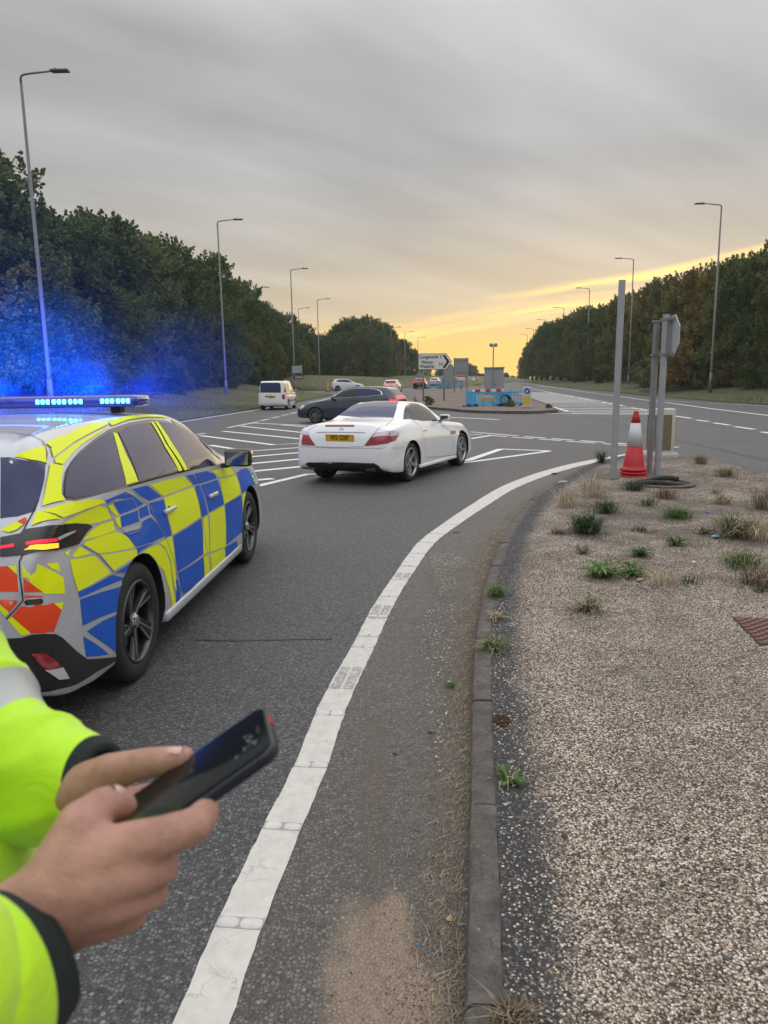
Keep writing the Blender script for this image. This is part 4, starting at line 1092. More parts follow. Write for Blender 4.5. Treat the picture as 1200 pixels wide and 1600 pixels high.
B = MB(); B.lathe([(.165, 0), (.15, 0)], 28, (0, -.1185, .92), 'Y'); 
A = MB(); R45 = Matrix.Rotation(rad(45), 3, 'Y')
ar = [(-.02, .11), (.02, .11), (.02, -.02), (.07, -.02), (0, -.11), (-.07, -.02), (-.02, -.02)]
A.add([R45 @ Vector((x, 0, z)) + Vector((0, -.1195, .92)) for x, z in ar], [tuple(range(7))]); A.build('arrow', m_swhite, d_)

# --- direction sign
s0, s1 = Vector((3.12, 55.6, 0)), Vector((4.72, 56.1, 0))
o = thing('direction_sign', 'white arrow sign to three villages on two posts on the far island', 'direction sign', (3.12, 55.6, -.17), math.atan2(.5, 1.6))
for x in (0, 1.68):
    B = MB(); B.tube([(x, .06, .1), (x, .06, 3.7)], .06, 12); B.build('post', m_galvd, o, smooth=True)
outl = [(-.42, 2.66), (1.80, 2.70), (2.26, 3.30), (1.80, 3.88), (-.42, 3.86)]
outl = [(-.42, 2.66), (1.86, 2.66), (2.30, 3.26), (1.86, 3.86), (-.42, 3.86)]
f = sign_face(o, outl, .04, m_sblack, m_sback)
flat([(-.38, 2.70), (1.84, 2.70), (2.25, 3.26), (1.84, 3.82), (-.38, 3.82)], -.004, m_swhite, 'white_panel', f)
flat([(1.52, 2.78), (1.74, 2.78), (2.10, 3.26), (1.74, 3.74), (1.52, 3.74), (1.88, 3.26)], -.007, m_sblack, 'chevron', f)
for tx, x, z, al in (('Longworth', -.30, 3.60, 'LEFT'), ('1', 1.38, 3.60, 'CENTER'), ('Hinton', -.18, 3.22, 'LEFT'), ('Waldrist', -.30, 2.91, 'LEFT'), ('1½', 1.40, 3.06, 'CENTER')):
    t = link('lettering', text_mesh(tx, .34, m_sblack, bold=.008, sx=.98, align=al), f); t.location = (x, -.008, z); t.rotation_euler = (rad(90), 0, 0)

# --- back of a large sign, triangles and small signs further on
o = thing('road_sign', 'large grey sign seen from the back behind the white direction sign', 'road sign', (8.0, 78, tz(78) + .12), rad(2))
for x in (-.35, .95): B = MB(); B.tube([(x, .05, 0), (x, .05, 3.6)], .06, 8); B.build('post', m_galvd, o)
sign_face(o, [(-.45, 1.75), (1.10, 1.75), (1.10, 3.55), (-.45, 3.55)], .04, m_sback, m_sback)
B = MB()
for z in (2.1, 3.3): B.box((.32, -.03, z), (1.5, .03, .07))
B.build('rail', m_galvd, o)
def warn(px, D, lb, zz, face=True, s=1.0):
    o = thing('warning_sign', lb, 'warning sign', ((px - 600) / 1140 * D, D, tz(D) + .12), rad(-3))
    B = MB(); B.tube([(0, .04, 0), (0, .04, zz + 1.0 * s)], .045, 8); B.build('post', m_galvd, o)
    tri = lambda k: [(-.60 * k * s, zz + (.0 if k == 1 else .06) * s + (1 - k) * .18), (.60 * k * s, zz + (.0 if k == 1 else .06) * s + (1 - k) * .18), (0, zz + 1.04 * s * (.5 + k * .5) - (1 - k) * .1)]
    f = sign_face(o, [(-.6 * s, zz), (.6 * s, zz), (0, zz + 1.04 * s)], .03, m_sred if face else m_sback, m_sback)
    if face:
        flat([(-.40 * s, zz + .11 * s), (.40 * s, zz + .11 * s), (0, zz + .80 * s)], -.004, m_swhite, 'white_panel', f)
        flat([(-.06 * s, zz + .2 * s), (.06 * s, zz + .2 * s), (.05 * s, zz + .58 * s), (-.05 * s, zz + .58 * s)], -.007, m_sblack, 'symbol', f)
        flat([(-.45 * s, zz - .38), (.45 * s, zz - .38), (.45 * s, zz - .06), (-.45 * s, zz - .06)], -.004, m_swhite, 'plate', o)
    return o
warn(722, 88, 'red and white warning triangle with a plate right of the large grey sign', 1.55)
warn(658, 92, 'dark backed warning triangle under the left end of the direction sign', 1.55, False, .85)
o = thing('cable_box', 'narrow pale cabinet with a slanted top behind the direction sign posts', 'cabinet', (9.0, 98, tz(98) + .12), 0)
B = MB(); B.prism([(-.5, 0), (.5, 0), (.35, 3.1), (-.85, 3.3)], -.3, .3, M=Matrix(((1, 0, 0), (0, 0, 1), (0, 1, 0)))); B.build('housing', m_sback, o)
# small signs under the left trees
o = thing('road_sign', 'white information sign above a brown one, by the tall lamp column', 'road sign', (-8.9, 78, tz(78) + .35), rad(8))
for x in (-.5, .5): B = MB(); B.tube([(x, .05, 0), (x, .05, 2.9)], .045, 8); B.build('post', m_galvd, o)
sign_face(o, [(-.5, 2.05), (.55, 2.05), (.55, 2.85), (-.5, 2.75)], .03, mat('pale blue grey panel', (.34, .37, .42), .5), m_sback)
sign_face(o, [(-.3, 1.40), (.6, 1.40), (.6, 1.85), (-.3, 1.85)], .03, mat('brown panel', (.16, .07, .05), .5), m_sback, 'brown_plate')
flat([(-.2, 1.58), (.5, 1.58), (.5, 1.66), (-.2, 1.66)], -.004, m_swhite, 'print_line', o)
o = thing('marker_post', 'yellow marker post in front of the white estate car', 'marker post', (-6.75, 92, tz(92) + .1), 0)
B = MB(); B.box((0, 0, .60), (.28, .12, 1.2), bev=.05); B.build('body', mat('yellow plastic', (.62, .40, .10), .5), o); B = MB(); B.box((0, 0, .04), (.7, .4, .08)); B.build('base', m_sblack, o)
# plates on the second lamp column
for z, mm, lb in ((5.4, m_sred, 'small red plate fixed high on a lamp column'), (3.9, m_swhite, 'small white plate fixed below the red one on a lamp column')):
    o = thing('sign_plate', lb, 'sign plate', (-14.3, 130.4, tz(130) + .4 + z - 1.2), 0)
    B = MB(); B.box((.1, -.1, 0), (1.0, .04, 1.5 if mm is m_sred else 1.2)); B.build('plate', mm, o); B = MB(); B.box((0, -.06, 0), (.3, .08, .1)); B.build('bracket', m_galvd, o)

# --- cabinet and lamp mast on the far island
o = thing('cabinet', 'tall grey equipment cabinet behind the blue barriers', 'cabinet', (8.69, 57.5, .13), rad(-6))
B = MB(); B.box((0, 0, 1.25), (1.45, .6, 2.3), bev=.02); bd = B.build('housing', mat('cabinet grey', (.27, .28, .30), .55, var=.1), o, smooth=False)
B = MB(); B.box((0, -.02, 2.46), (1.58, .72, .12), bev=.02); B.build('roof', m_sback, o)
for s in (-1, 1): B = MB(); B.box((s * .355, -.305, 1.25), (.68, .02, 2.12), bev=.006); q = B.build('door', mat('cabinet door', (.30, .31, .33), .5), o); H_ = MB(); H_.box((-s * .28, -.02, 0), (.03, .03, .2)); h = H_.build('handle', m_sblack, q); h.location = (s * .355, -.305, 1.2)
B = MB(); B.box((0, 0, .05), (1.6, .8, .12)); B.build('plinth', m_conc, o)
o = thing('lamp_mast', 'thin mast with two round lamps rising in front of the cabinet', 'mast', (8.25, 55.2, .13), 0)
B = MB(); B.tube([(0, 0, 0), (.03, 0, 4.0)], [.05, .04], 10); B.build('pole', m_galvd, o)
for s in (-1, 1): B = MB(); B.lathe([(.02, -.12), (.13, -.10), (.15, 0), (.12, .10), (.02, .14)], 20, (s * .16 + .03, 0, 4.08), 'Y'); B.build('lamp_head', m_sback, o, smooth=True)
B = MB(); B.box((.03, 0, 4.08), (.5, .06, .06)); B.build('crossbar', m_galvd, o)
B = MB(); B.box((-.35, 0, .55), (.16, .16, 1.1), bev=.02); B.build('junction_box', m_sback, o)

# --- blue pedestrian barriers round the works
m_bblue = mat('blue barrier plastic', (.07, .42, .74), .45, var=.12, vscale=5); m_foot = mat('black rubber foot', (.02, .02, .02), .8)
def make_barrier():
    o = thing('works_barrier', 'blue plastic works barrier with a red and white board', 'barrier', (0, 0, 0))
    B = MB(); 
    for z in (.16, .80): B.box((0, 0, z), (1.96, .045, .12), bev=.015)
    for x in (-.95, .95): B.box((x, 0, .50), (.09, .05, .98), bev=.015)
    B.build('frame', m_bblue, o)
    S_ = MB(); S_.box((0, 0, 0), (.045, .03, .55), bev=.008); sd = S_.data('slat', m_bblue)
    for k in range(9): q = link('slat', sd, o); q.location = (-.76 + k * .19, 0, .48)
    B = MB(); B.box((0, -.03, .93), (1.90, .03, .155), bev=.006); bo = B.build('board', m_swhite, o)
    for k in range(3): R = MB(); R.box((-.62 + k * .62, -.047, .93), (.30, .006, .15)); R.build('red_stripe', m_sred, bo)
    for x in (-.72, .72):
        F_ = MB(); F_.box((x, 0, .035), (.22, .55, .07), bev=.02); F_.box((x, 0, .10), (.12, .16, .10), bev=.02); F_.build('foot', m_foot, o)
    return o
b0 = make_barrier()
BL = [((6.25, 43.6), -2, 'blue works barrier with a red and white board facing the camera on the far island'), ((5.30, 44.3), 68, 'blue works barrier at the left end of the enclosure'), ((7.35, 44.4), -78, 'blue works barrier at the right end of the enclosure'),
      ((7.75, 44.2), -40, 'blue works barrier standing skewed beside the right end of the enclosure'), ((6.35, 45.6), 3, 'blue works barrier at the back of the enclosure, half hidden'),
      ((7.1, 98.5), 8, 'distant blue barrier left end of the second enclosure'), ((8.4, 99.6), -20, 'distant blue barrier beside the narrow pale cabinet'), ((9.0, 98.0), 60, 'distant blue barrier turned sideways in the second enclosure'), ((9.75, 98.6), 4, 'distant blue barrier right end of the second enclosure')]
for i, ((x, y), a_, lb) in enumerate(BL):
    q = b0 if i == 0 else copy_tree(b0)
    q.location = (x, y, .13 + tz(y)); q.rotation_euler = (0, 0, rad(a_)); q['label'] = lb; q['group'] = 'blue works barriers'
    if i > 0:
        for c_ in [c_ for c_ in COL.objects if c_.name.startswith(('board', 'red_stripe')) and (c_.parent == q or (c_.parent and c_.parent.parent == q))]: bpy.data.objects.remove(c_)
    if y > 90: q.scale = (1.05, 1.05, 1.1)
# works clutter inside
o = thing('works_sign', 'small yellow and white notice inside the blue barriers', 'sign', (6.35, 44.4, .13), 0)
B = MB(); B.box((0, 0, .45), (.75, .05, .36), bev=.01); B.build('board', m_syel, o); flat([(-.3, .5), (.3, .5), (.3, .58), (-.3, .58)], -.03, m_swhite, 'print_line', o)
for x in (-.3, .3): B = MB(); B.box((x, 0, .14), (.05, .05, .28)); B.build('leg', m_foot, o)
o = thing('cable_reel', 'black cable coil on the ground at the right of the blue barriers', 'cable coil', (7.25, 43.2, .13), .3)
B = MB()
for k in range(5): B.tube([(math.cos(t) * (.34 - k * .02), math.sin(t) * .10 + k * .04, .36 + math.sin(t * 1.0 + 1.57) * 0 + .30 * math.sin(t)) for t in np.linspace(0, 6.2, 20)], .035, 6)
B.build('cable', m_foot, o, smooth=True)
bush(7.35, 42.3, .12, .16, BU[3], 'small pale weed bush at the foot of the blue barriers'); bush(8.9, 39.4, .10, .10, BU[3], 'small weed growing at the tip of the far island')
bush(3.0, 47.5, .12, .18, BU[0], 'small dark bush on the far island behind the hatchback')

# --- brick-red tactile cover at the right edge
o = thing('paver_cover', 'brick red patterned cover sunk in the gravel at the right edge', 'cover', (2.50, 4.20, isl_z(2.5, 4.2) - .002), rad(-9))
m_clay = mat('red clay', (.20, .095, .068), .8, var=.3, vscale=20, bump=.5, bscale=120)
B = MB(); B.box((0, 0, 0), (.62, .50, .012), bev=.003); B.build('slab', mat('dark mortar', (.07, .05, .042), .9, var=.3, vscale=30), o)
S_ = MB(); S_.box((0, 0, 0), (.062, .020, .007), bev=.0025); sd = S_.data('brick', m_clay)
for r_ in range(16):
    for c_ in range(9):
        q = link('brick', sd, o); q.location = (-.272 + c_ * .067 + (.033 if r_ % 2 else 0) - .012, -.228 + r_ * .030, .0085 + random.uniform(-.001, .001)); q.rotation_euler = (0, 0, rad(24) + random.uniform(-.05, .05)); q.scale = (.92, .9, 1)

# --- odds and ends on the ground
def scrap(name, x, y, z, size, col, label, cat, seed, rough=.7):
    r = random.Random(seed); bm = bmesh.new(); bmesh.ops.create_icosphere(bm, subdivisions=2, radius=1)
    for v_ in bm.verts:
        k = 1 + r.uniform(-.22, .22); v_.co = Vector((v_.co.x * size[0] * k, v_.co.y * size[1] * k, v_.co.z * size[2] * k))
    me = bpy.data.meshes.new(name); bm.to_mesh(me); bm.free(); me.materials.append(mat(name + ' surface', col, rough, var=.2, vscale=60))
    q = link(name, me); q.location = (x, y, z + size[2] * .5); q.rotation_euler = (0, 0, r.uniform(0, 3)); props(q, label, cat); return q
scrap('stone', 0.596, 2.239, 0.113, (0.011, 0.009, 0.007), (0.05, 0.05, 0.05), 'dark stone lying on the gravel, largest of the dark ones', 'stone', 0)
scrap('stone', 1.000, 2.218, 0.113, (0.011, 0.008, 0.006), (0.045, 0.045, 0.046), 'dark stone on the gravel right of the tarmac band', 'stone', 1)
scrap('stone', 0.833, 1.994, 0.113, (0.01, 0.008, 0.006), (0.04, 0.04, 0.042), 'dark stone towards the bottom of the gravel', 'stone', 2)
scrap('stone', 0.893, 1.705, 0.113, (0.01, 0.009, 0.006), (0.09, 0.095, 0.1), 'bluish grey stone near the lower right corner', 'stone', 3)
scrap('stone', 0.867, 2.546, 0.113, (0.009, 0.006, 0.005), (0.05, 0.05, 0.05), 'small dark stone beside another on the gravel', 'stone', 4)
scrap('stone', 1.281, 2.818, 0.113, (0.007, 0.006, 0.004), (0.03, 0.035, 0.03), 'small black stone high on the open gravel', 'stone', 5)
scrap('stone', 0.208, 3.217, 0.003, (0.02, 0.013, 0.01), (0.13, 0.125, 0.125), 'grey lump of tarmac in the gutter', 'stone', 6)
scrap('stone', 0.112, 2.453, 0.003, (0.013, 0.011, 0.003), (0.075, 0.085, 0.088), 'flat slate chip lying in the gutter', 'stone', 7)
scrap('stone', 0.032, 3.017, 0.003, (0.01, 0.008, 0.005), (0.05, 0.05, 0.048), 'small dark chip in the gutter near the line', 'stone', 8)
scrap('leaf', 0.182, 1.998, 0.006, (0.009, 0.014, 0.002), (0.42, 0.27, 0.15), 'curled orange leaf at the kerb foot', 'leaf', 9)
scrap('bottle_cap', 0.080, 1.896, 0.004, (0.005, 0.005, 0.002), (0.02, 0.25, 0.45), 'tiny blue scrap of plastic in the gutter', 'litter', 10)
scrap('leaf', 1.957, 5.418, 0.118, (0.05, 0.02, 0.006), (0.5, 0.28, 0.16), 'fallen orange leaf beside the smaller rosette', 'leaf', 11)
scrap('litter', 3.703, 8.204, 0.118, (0.06, 0.018, 0.006), (0.03, 0.16, 0.42), 'blue strip of plastic on the gravel', 'litter', 12)
scrap('litter', 3.206, 6.905, 0.118, (0.04, 0.03, 0.012), (0.3, 0.5, 0.55), 'pale turquoise scrap of litter among the weeds', 'litter', 13)
scrap('litter', 2.737, 11.018, 0.098, (0.1, 0.05, 0.012), (0.45, 0.44, 0.42), 'pale flat scrap lying on the dark tarmac band', 'litter', 14)
scrap('litter', 3.013, 12.734, 0.008, (0.1, 0.04, 0.012), (0.04, 0.04, 0.04), 'dark flat scrap in the litter drift beside the line', 'litter', 15)
scrap('stone', 0.789, 7.831, 0.003, (0.035, 0.02, 0.01), (0.2, 0.07, 0.05), 'small red brown chip beside the white line', 'stone', 16)
scrap('litter', 2.582, 5.924, 0.118, (0.03, 0.012, 0.006), (0.6, 0.6, 0.58), 'white scrap of paper right of the rosettes', 'litter', 17)


# ------------------------------------------------------------------ vehicles
def pchip(xs, ys, xq):
    xs, ys = np.asarray(xs, float), np.asarray(ys, float); h = np.diff(xs); d = np.diff(ys) / h
    m = np.zeros(len(xs)); m[0], m[-1] = d[0], d[-1]
    for i in range(1, len(xs) - 1):
        if d[i - 1] * d[i] > 0:
            w1, w2 = 2 * h[i] + h[i - 1], h[i] + 2 * h[i - 1]; m[i] = (w1 + w2) / (w1 / d[i - 1] + w2 / d[i])
    k = np.clip(np.searchsorted(xs, xq) - 1, 0, len(h) - 1); t = (xq - xs[k]) / h[k]
    return ((1 + 2 * t) * (1 - t) ** 2) * ys[k] + t * (1 - t) ** 2 * h[k] * m[k] + t * t * (3 - 2 * t) * ys[k + 1] + t * t * (t - 1) * h[k] * m[k + 1]

def catmull(P, sub):
    out = []
    n = len(P)
    for i in range(n - 1):
        p0, p1, p2, p3 = P[max(i - 1, 0)], P[i], P[i + 1], P[min(i + 2, n - 1)]
        for k in range(sub):
            t = k / sub
            a = 0.5 * (2 * p1 + (p2 - p0) * t + (2 * p0 - 5 * p1 + 4 * p2 - p3) * t * t + (3 * p1 - p0 - 3 * p2 + p3) * t ** 3)
            out.append(a)
    out.append(P[-1]); return np.array(out)

def body_shell(name, ST, axles, paint, dark, wheel_r=.335, arch_r=.375, NS=None, crease_z=None, arch_depth=.27):
    """ST rows: u, x, W, zb, zs, Ws, zr, Wr, zc ; loft of cross sections along the car. Returns a bmesh-built mesh + BVH"""
    ST = np.array(ST, float); u = np.arange(len(ST), dtype=float)
    sub = 7
    uq = np.linspace(0, len(ST) - 1, (len(ST) - 1) * sub + 1)
    Q = np.stack([pchip(u, ST[:, k], uq) for k in range(ST.shape[1])], 1)
    V = []; rings = 0
    for (x, W, zb, zs, Ws, zr, Wr, zc) in Q:
        hh = zs - zb
        P = np.array([(0, zb), (W * .55, zb), (W * .90, zb + .004), (W * .985, zb + .045), (W * 1.0, zb + .36 * hh), (W * .995, zb + .66 * hh), (W * .985 + (Ws - W) * .35, zb + .86 * hh),
                      (Ws, zs), (Ws + (Wr - Ws) * .5 + .012, zs + (zr - zs) * .54), (Wr, zr), (Wr * .86, zr + (zc - zr) * .42), (Wr * .5, zr + (zc - zr) * .86), (0, zc)])
        C = catmull(P, 5); ring = [(x, -y, z) for y, z in C] + [(x, y, z) for y, z in C[-2:0:-1]]
        V += ring; rings = len(ring)
    n = len(Q); F = []
    for i in range(n - 1):
        for k in range(rings):
            F.append((i * rings + k, (i + 1) * rings + k, (i + 1) * rings + (k + 1) % rings, i * rings + (k + 1) % rings))
    F.append(tuple(range(rings))); F.append(tuple(reversed(range((n - 1) * rings, n * rings))))
    me = mesh_data(name, V, F, [paint, dark])
    bm = bmesh.new(); bm.from_mesh(me); bmesh.ops.recalc_face_normals(bm, faces=bm.faces[:]); bm.to_mesh(me); bm.free()
    bvh_full = BVHTree.FromPolygons([Vector(v) for v in V], F)
    # wheel housings
    o = bpy.data.objects.new('tmp', me); COL.objects.link(o)
    cuts = []
    for ax in axles:
        for s in (-1, 1):
            B = MB(); B.lathe([(arch_r, s * 1.2), (arch_r, s * (.90 - arch_depth))], 40, (ax, 0, wheel_r + .01), 'Y')
            cm = B.data('cut', dark); bm = bmesh.new(); bm.from_mesh(cm); bmesh.ops.recalc_face_normals(bm, faces=bm.faces[:]); bm.to_mesh(cm); bm.free()
            c = bpy.data.objects.new('cut', cm); COL.objects.link(c); cuts.append(c)
            md = o.modifiers.new('b', 'BOOLEAN'); md.operation = 'DIFFERENCE'; md.object = c; md.solver = 'EXACT'
    dg = bpy.context.evaluated_depsgraph_get(); dg.update()
    me2 = bpy.data.meshes.new_from_object(o.evaluated_get(dg)); me2.name = name
    for c in cuts + [o]: bpy.data.objects.remove(c)
    me2.materials.clear(); me2.materials.append(paint); me2.materials.append(dark)
    bm = bmesh.new(); bm.from_mesh(me2)
    for f in bm.faces:
        c = f.calc_center_median(); f.smooth = True; f.material_index = 0
        for ax in axles:
            r = math.hypot(c.x - ax, c.z - wheel_r - .01)
            if r < arch_r + .004 and abs(c.y) > .4: f.material_index = 1
        if c.z < .32 and f.normal.z < -.85: f.material_index = 1
    for e in bm.edges:
        if len(e.link_faces) == 2:
            a, b_ = e.link_faces
            if a.material_index != b_.material_index or e.calc_face_angle(0) > rad(38): e.smooth = False
    bm.to_mesh(me2); bm.free()
    return me2, bvh_full

def outward(p, n):
    c = Vector((min(max(p.x, .7), 3.5), 0, .65)); return n if n.dot(p - c) > 0 else -n

HOLES = {}
def patch(bvh, pts, name, m, parent, off=.003, grid=.035, mirror=False, thick=0.0, nrm=None, data_only=False):
    """a sheet lying on the body: boundary pts (3-D, near the surface), filled and pressed onto the shell"""
    P3 = [Vector(p) for p in pts]
    if mirror: P3 = [Vector((p.x, -p.y, p.z)) for p in P3][::-1]
    if nrm is None:
        N = Vector()
        for p in P3:
            h = bvh.find_nearest(p)
            if h[1] is not None: N += outward(p, h[1])
        N.normalize()
    else:
        N = Vector(nrm).normalized()
        if mirror: N.y = -N.y
    up = Vector((0, 0, 1)) if abs(N.z) < .9 else Vector((1, 0, 0))
    a = up.cross(N).normalized(); b_ = N.cross(a).normalized()
    c0 = sum(P3, Vector()) / len(P3)
    raw = [((p - c0).dot(a), (p - c0).dot(b_)) for p in P3]
    if name == 'livery_panel':
        rm = max(.03, sum(math.hypot(*q) for q in raw) / len(raw)); kk = 1 + min(.06, .0028 / rm); raw = [(q[0] * kk, q[1] * kk) for q in raw]
    poly = []
    for i in range(len(raw)):
        p, q = Vector(raw[i]), Vector(raw[(i + 1) % len(raw)]); k = max(1, int((q - p).length / grid))
        poly += [tuple(p.lerp(q, j / k)) for j in range(k)]
    if sum(poly[i][0] * poly[(i + 1) % len(poly)][1] - poly[(i + 1) % len(poly)][0] * poly[i][1] for i in range(len(poly))) < 0: poly = poly[::-1]
    xs = [p[0] for p in poly]; ys = [p[1] for p in poly]
    inn = []
    gx_, gy_ = min(xs) + grid / 2, 0
    x = gx_
    while x < max(xs):
        y = min(ys) + grid / 2
        while y < max(ys):
            if in_poly(x, y, poly) and min((x - p[0]) ** 2 + (y - p[1]) ** 2 for p in poly) > (grid * .4) ** 2: inn.append((x, y))
            y += grid
        x += grid
    cv, _1, cf, *_r = delaunay_2d_cdt([Vector(p) for p in poly + inn], [], [list(range(len(poly)))], 1, 1e-6)
    V = []
    for v_ in cv:
        o_ = c0 + a * v_.x + b_ * v_.y
        h = bvh.ray_cast(o_ + N * .35, -N, .8)
        if h[0] is None: h = bvh.find_nearest(o_)
        nn = h[1] if h[1].dot(N) > 0 else -h[1]
        V.append(h[0] + nn * off)
    F = [tuple(f) for f in cf]
    cut = set()
    for ax, hr in HOLES.get(id(bvh), ()):
        for i, v_ in enumerate(V):
            dx_, dz_ = v_.x - ax, v_.z - .345; r_ = math.hypot(dx_, dz_)
            if r_ < hr and abs(v_.y) > .5:
                cut.add(i); k_ = hr / max(r_, .01); V[i] = Vector((ax + dx_ * k_, v_.y, .345 + dz_ * k_))
    if cut:
        F = [f for f in F if not all(i in cut for i in f)]
        if not F: return None
    me = mesh_data(name, V, F, m, True)
    if data_only: return me
    if thick:
        bm = bmesh.new(); bm.from_mesh(me); 
        bmesh.ops.recalc_face_normals(bm, faces=bm.faces[:])
        f0 = bm.faces[:]
        if sum(f.normal.dot(N) for f in f0) < 0: bmesh.ops.reverse_faces(bm, faces=f0)
        r = bmesh.ops.extrude_face_region(bm, geom=f0)
        vs = [g for g in r['geom'] if isinstance(g, bmesh.types.BMVert)]
        for v_ in vs: v_.co += N * thick
        for f in bm.faces: f.smooth = True
        for e in bm.edges:
            if len(e.link_faces) == 2 and e.calc_face_angle(0) > rad(50): e.smooth = False
        bm.to_mesh(me); bm.free()
    return link(name, me, parent)

def strip(bvh, pts, w, name, m, parent, off=.004, mirror=False, N=None, step=.03):
    """thin line along pts on the shell (seams, mouldings)"""
    P = [Vector(p) for p in pts]
    if mirror: P = [Vector((p.x, -p.y, p.z)) for p in P]
    Q = []
    for p, q in zip(P, P[1:]):
        k = max(1, int((q - p).length / step)); Q += [p.lerp(q, j / k) for j in range(k)]
    Q.append(P[-1]); V = []; last = None
    Q2 = []
    for q in Q:
        h = bvh.find_nearest(q); nn = outward(q, h[1])
        Q2.append((h[0], nn))
    for i, (p, nn) in enumerate(Q2):
        d = (Q2[min(i + 1, len(Q2) - 1)][0] - Q2[max(i - 1, 0)][0]).normalized(); s = d.cross(nn).normalized() * (w / 2)
        V += [p - s + nn * off, p + s + nn * off]
    F = [(2 * i, 2 * i + 1, 2 * i + 3, 2 * i + 2) for i in range(len(Q2) - 1)]
    for ax, hr in HOLES.get(id(bvh), ()):
        F = [f for f in F if not any(math.hypot(V[i].x - ax, V[i].z - .345) < hr - .004 and abs(V[i].y) > .5 for i in f)]
    return link(name, mesh_data(name, V, F, m, True), parent)

m_tyre = mat('tyre rubber', (.018, .018, .018), .75, var=.25, vscale=30)
m_dark = mat('black plastic', (.015, .015, .016), .55)
m_gloss = mat('gloss black', (.008, .008, .009), .12, coat=.4)
m_alloy = mat('alloy', (.50, .51, .53), .32, 1.0, var=.08, vscale=12)
m_alloyd = mat('dark alloy', (.05, .05, .055), .3, .8)
m_alloyd2 = mat('graphite rim', (.10, .10, .11), .32, .85)
m_disc = mat('brake disc', (.25, .24, .23), .4, 1.0)
m_chrome = mat('chrome', (.75, .75, .76), .12, 1.0)
m_glass = mat('tinted glass', (.028, .036, .10), .03, spec=.36)
m_mirror = mat('mirror glass', (.42, .43, .46), .06, 1.0)
m_glassl = mat('window glass', (.024, .032, .030), .03, spec=.42)
m_red = mat('red lens', (.28, .006, .012), .12, coat=.8)
m_redon = mat('lit red lens', (.5, .01, .03), .15, emit=(1, .02, .07), estr=.8)
m_amberon = mat('lit amber lens', (.6, .2, .02), .15, emit=(1, .38, .02), estr=1.8)
m_clear = mat('clear lens', (.55, .56, .58), .1, coat=.8)
m_white = mat('white car paint', (.82, .83, .84), .28, coat=.9)
m_silver = mat('silver car paint', (.50, .52, .56), .36, .25, coat=.7)
m_navy = mat('navy car paint', (.012, .026, .046), .25, .2, coat=1.0)
m_plate = mat('yellow number plate', (.75, .42, .02), .35)
m_ink = mat('black lettering', (.008, .008, .008), .5)
def film(name, c):
    m = mat(name, c, .42, spec=.3, coat=.12, var=.05, vscale=5); return m
m_fy = film('fluorescent yellow film', (.80, .90, .0)); m_fb = film('blue film', (.0, .095, .55)); m_fo = film('orange red film', (.80, .065, .015))
for m_, c_, s_ in ((m_fy, (.62, .80, .0), .10), (m_fo, (.95, .07, .01), .10)): pass

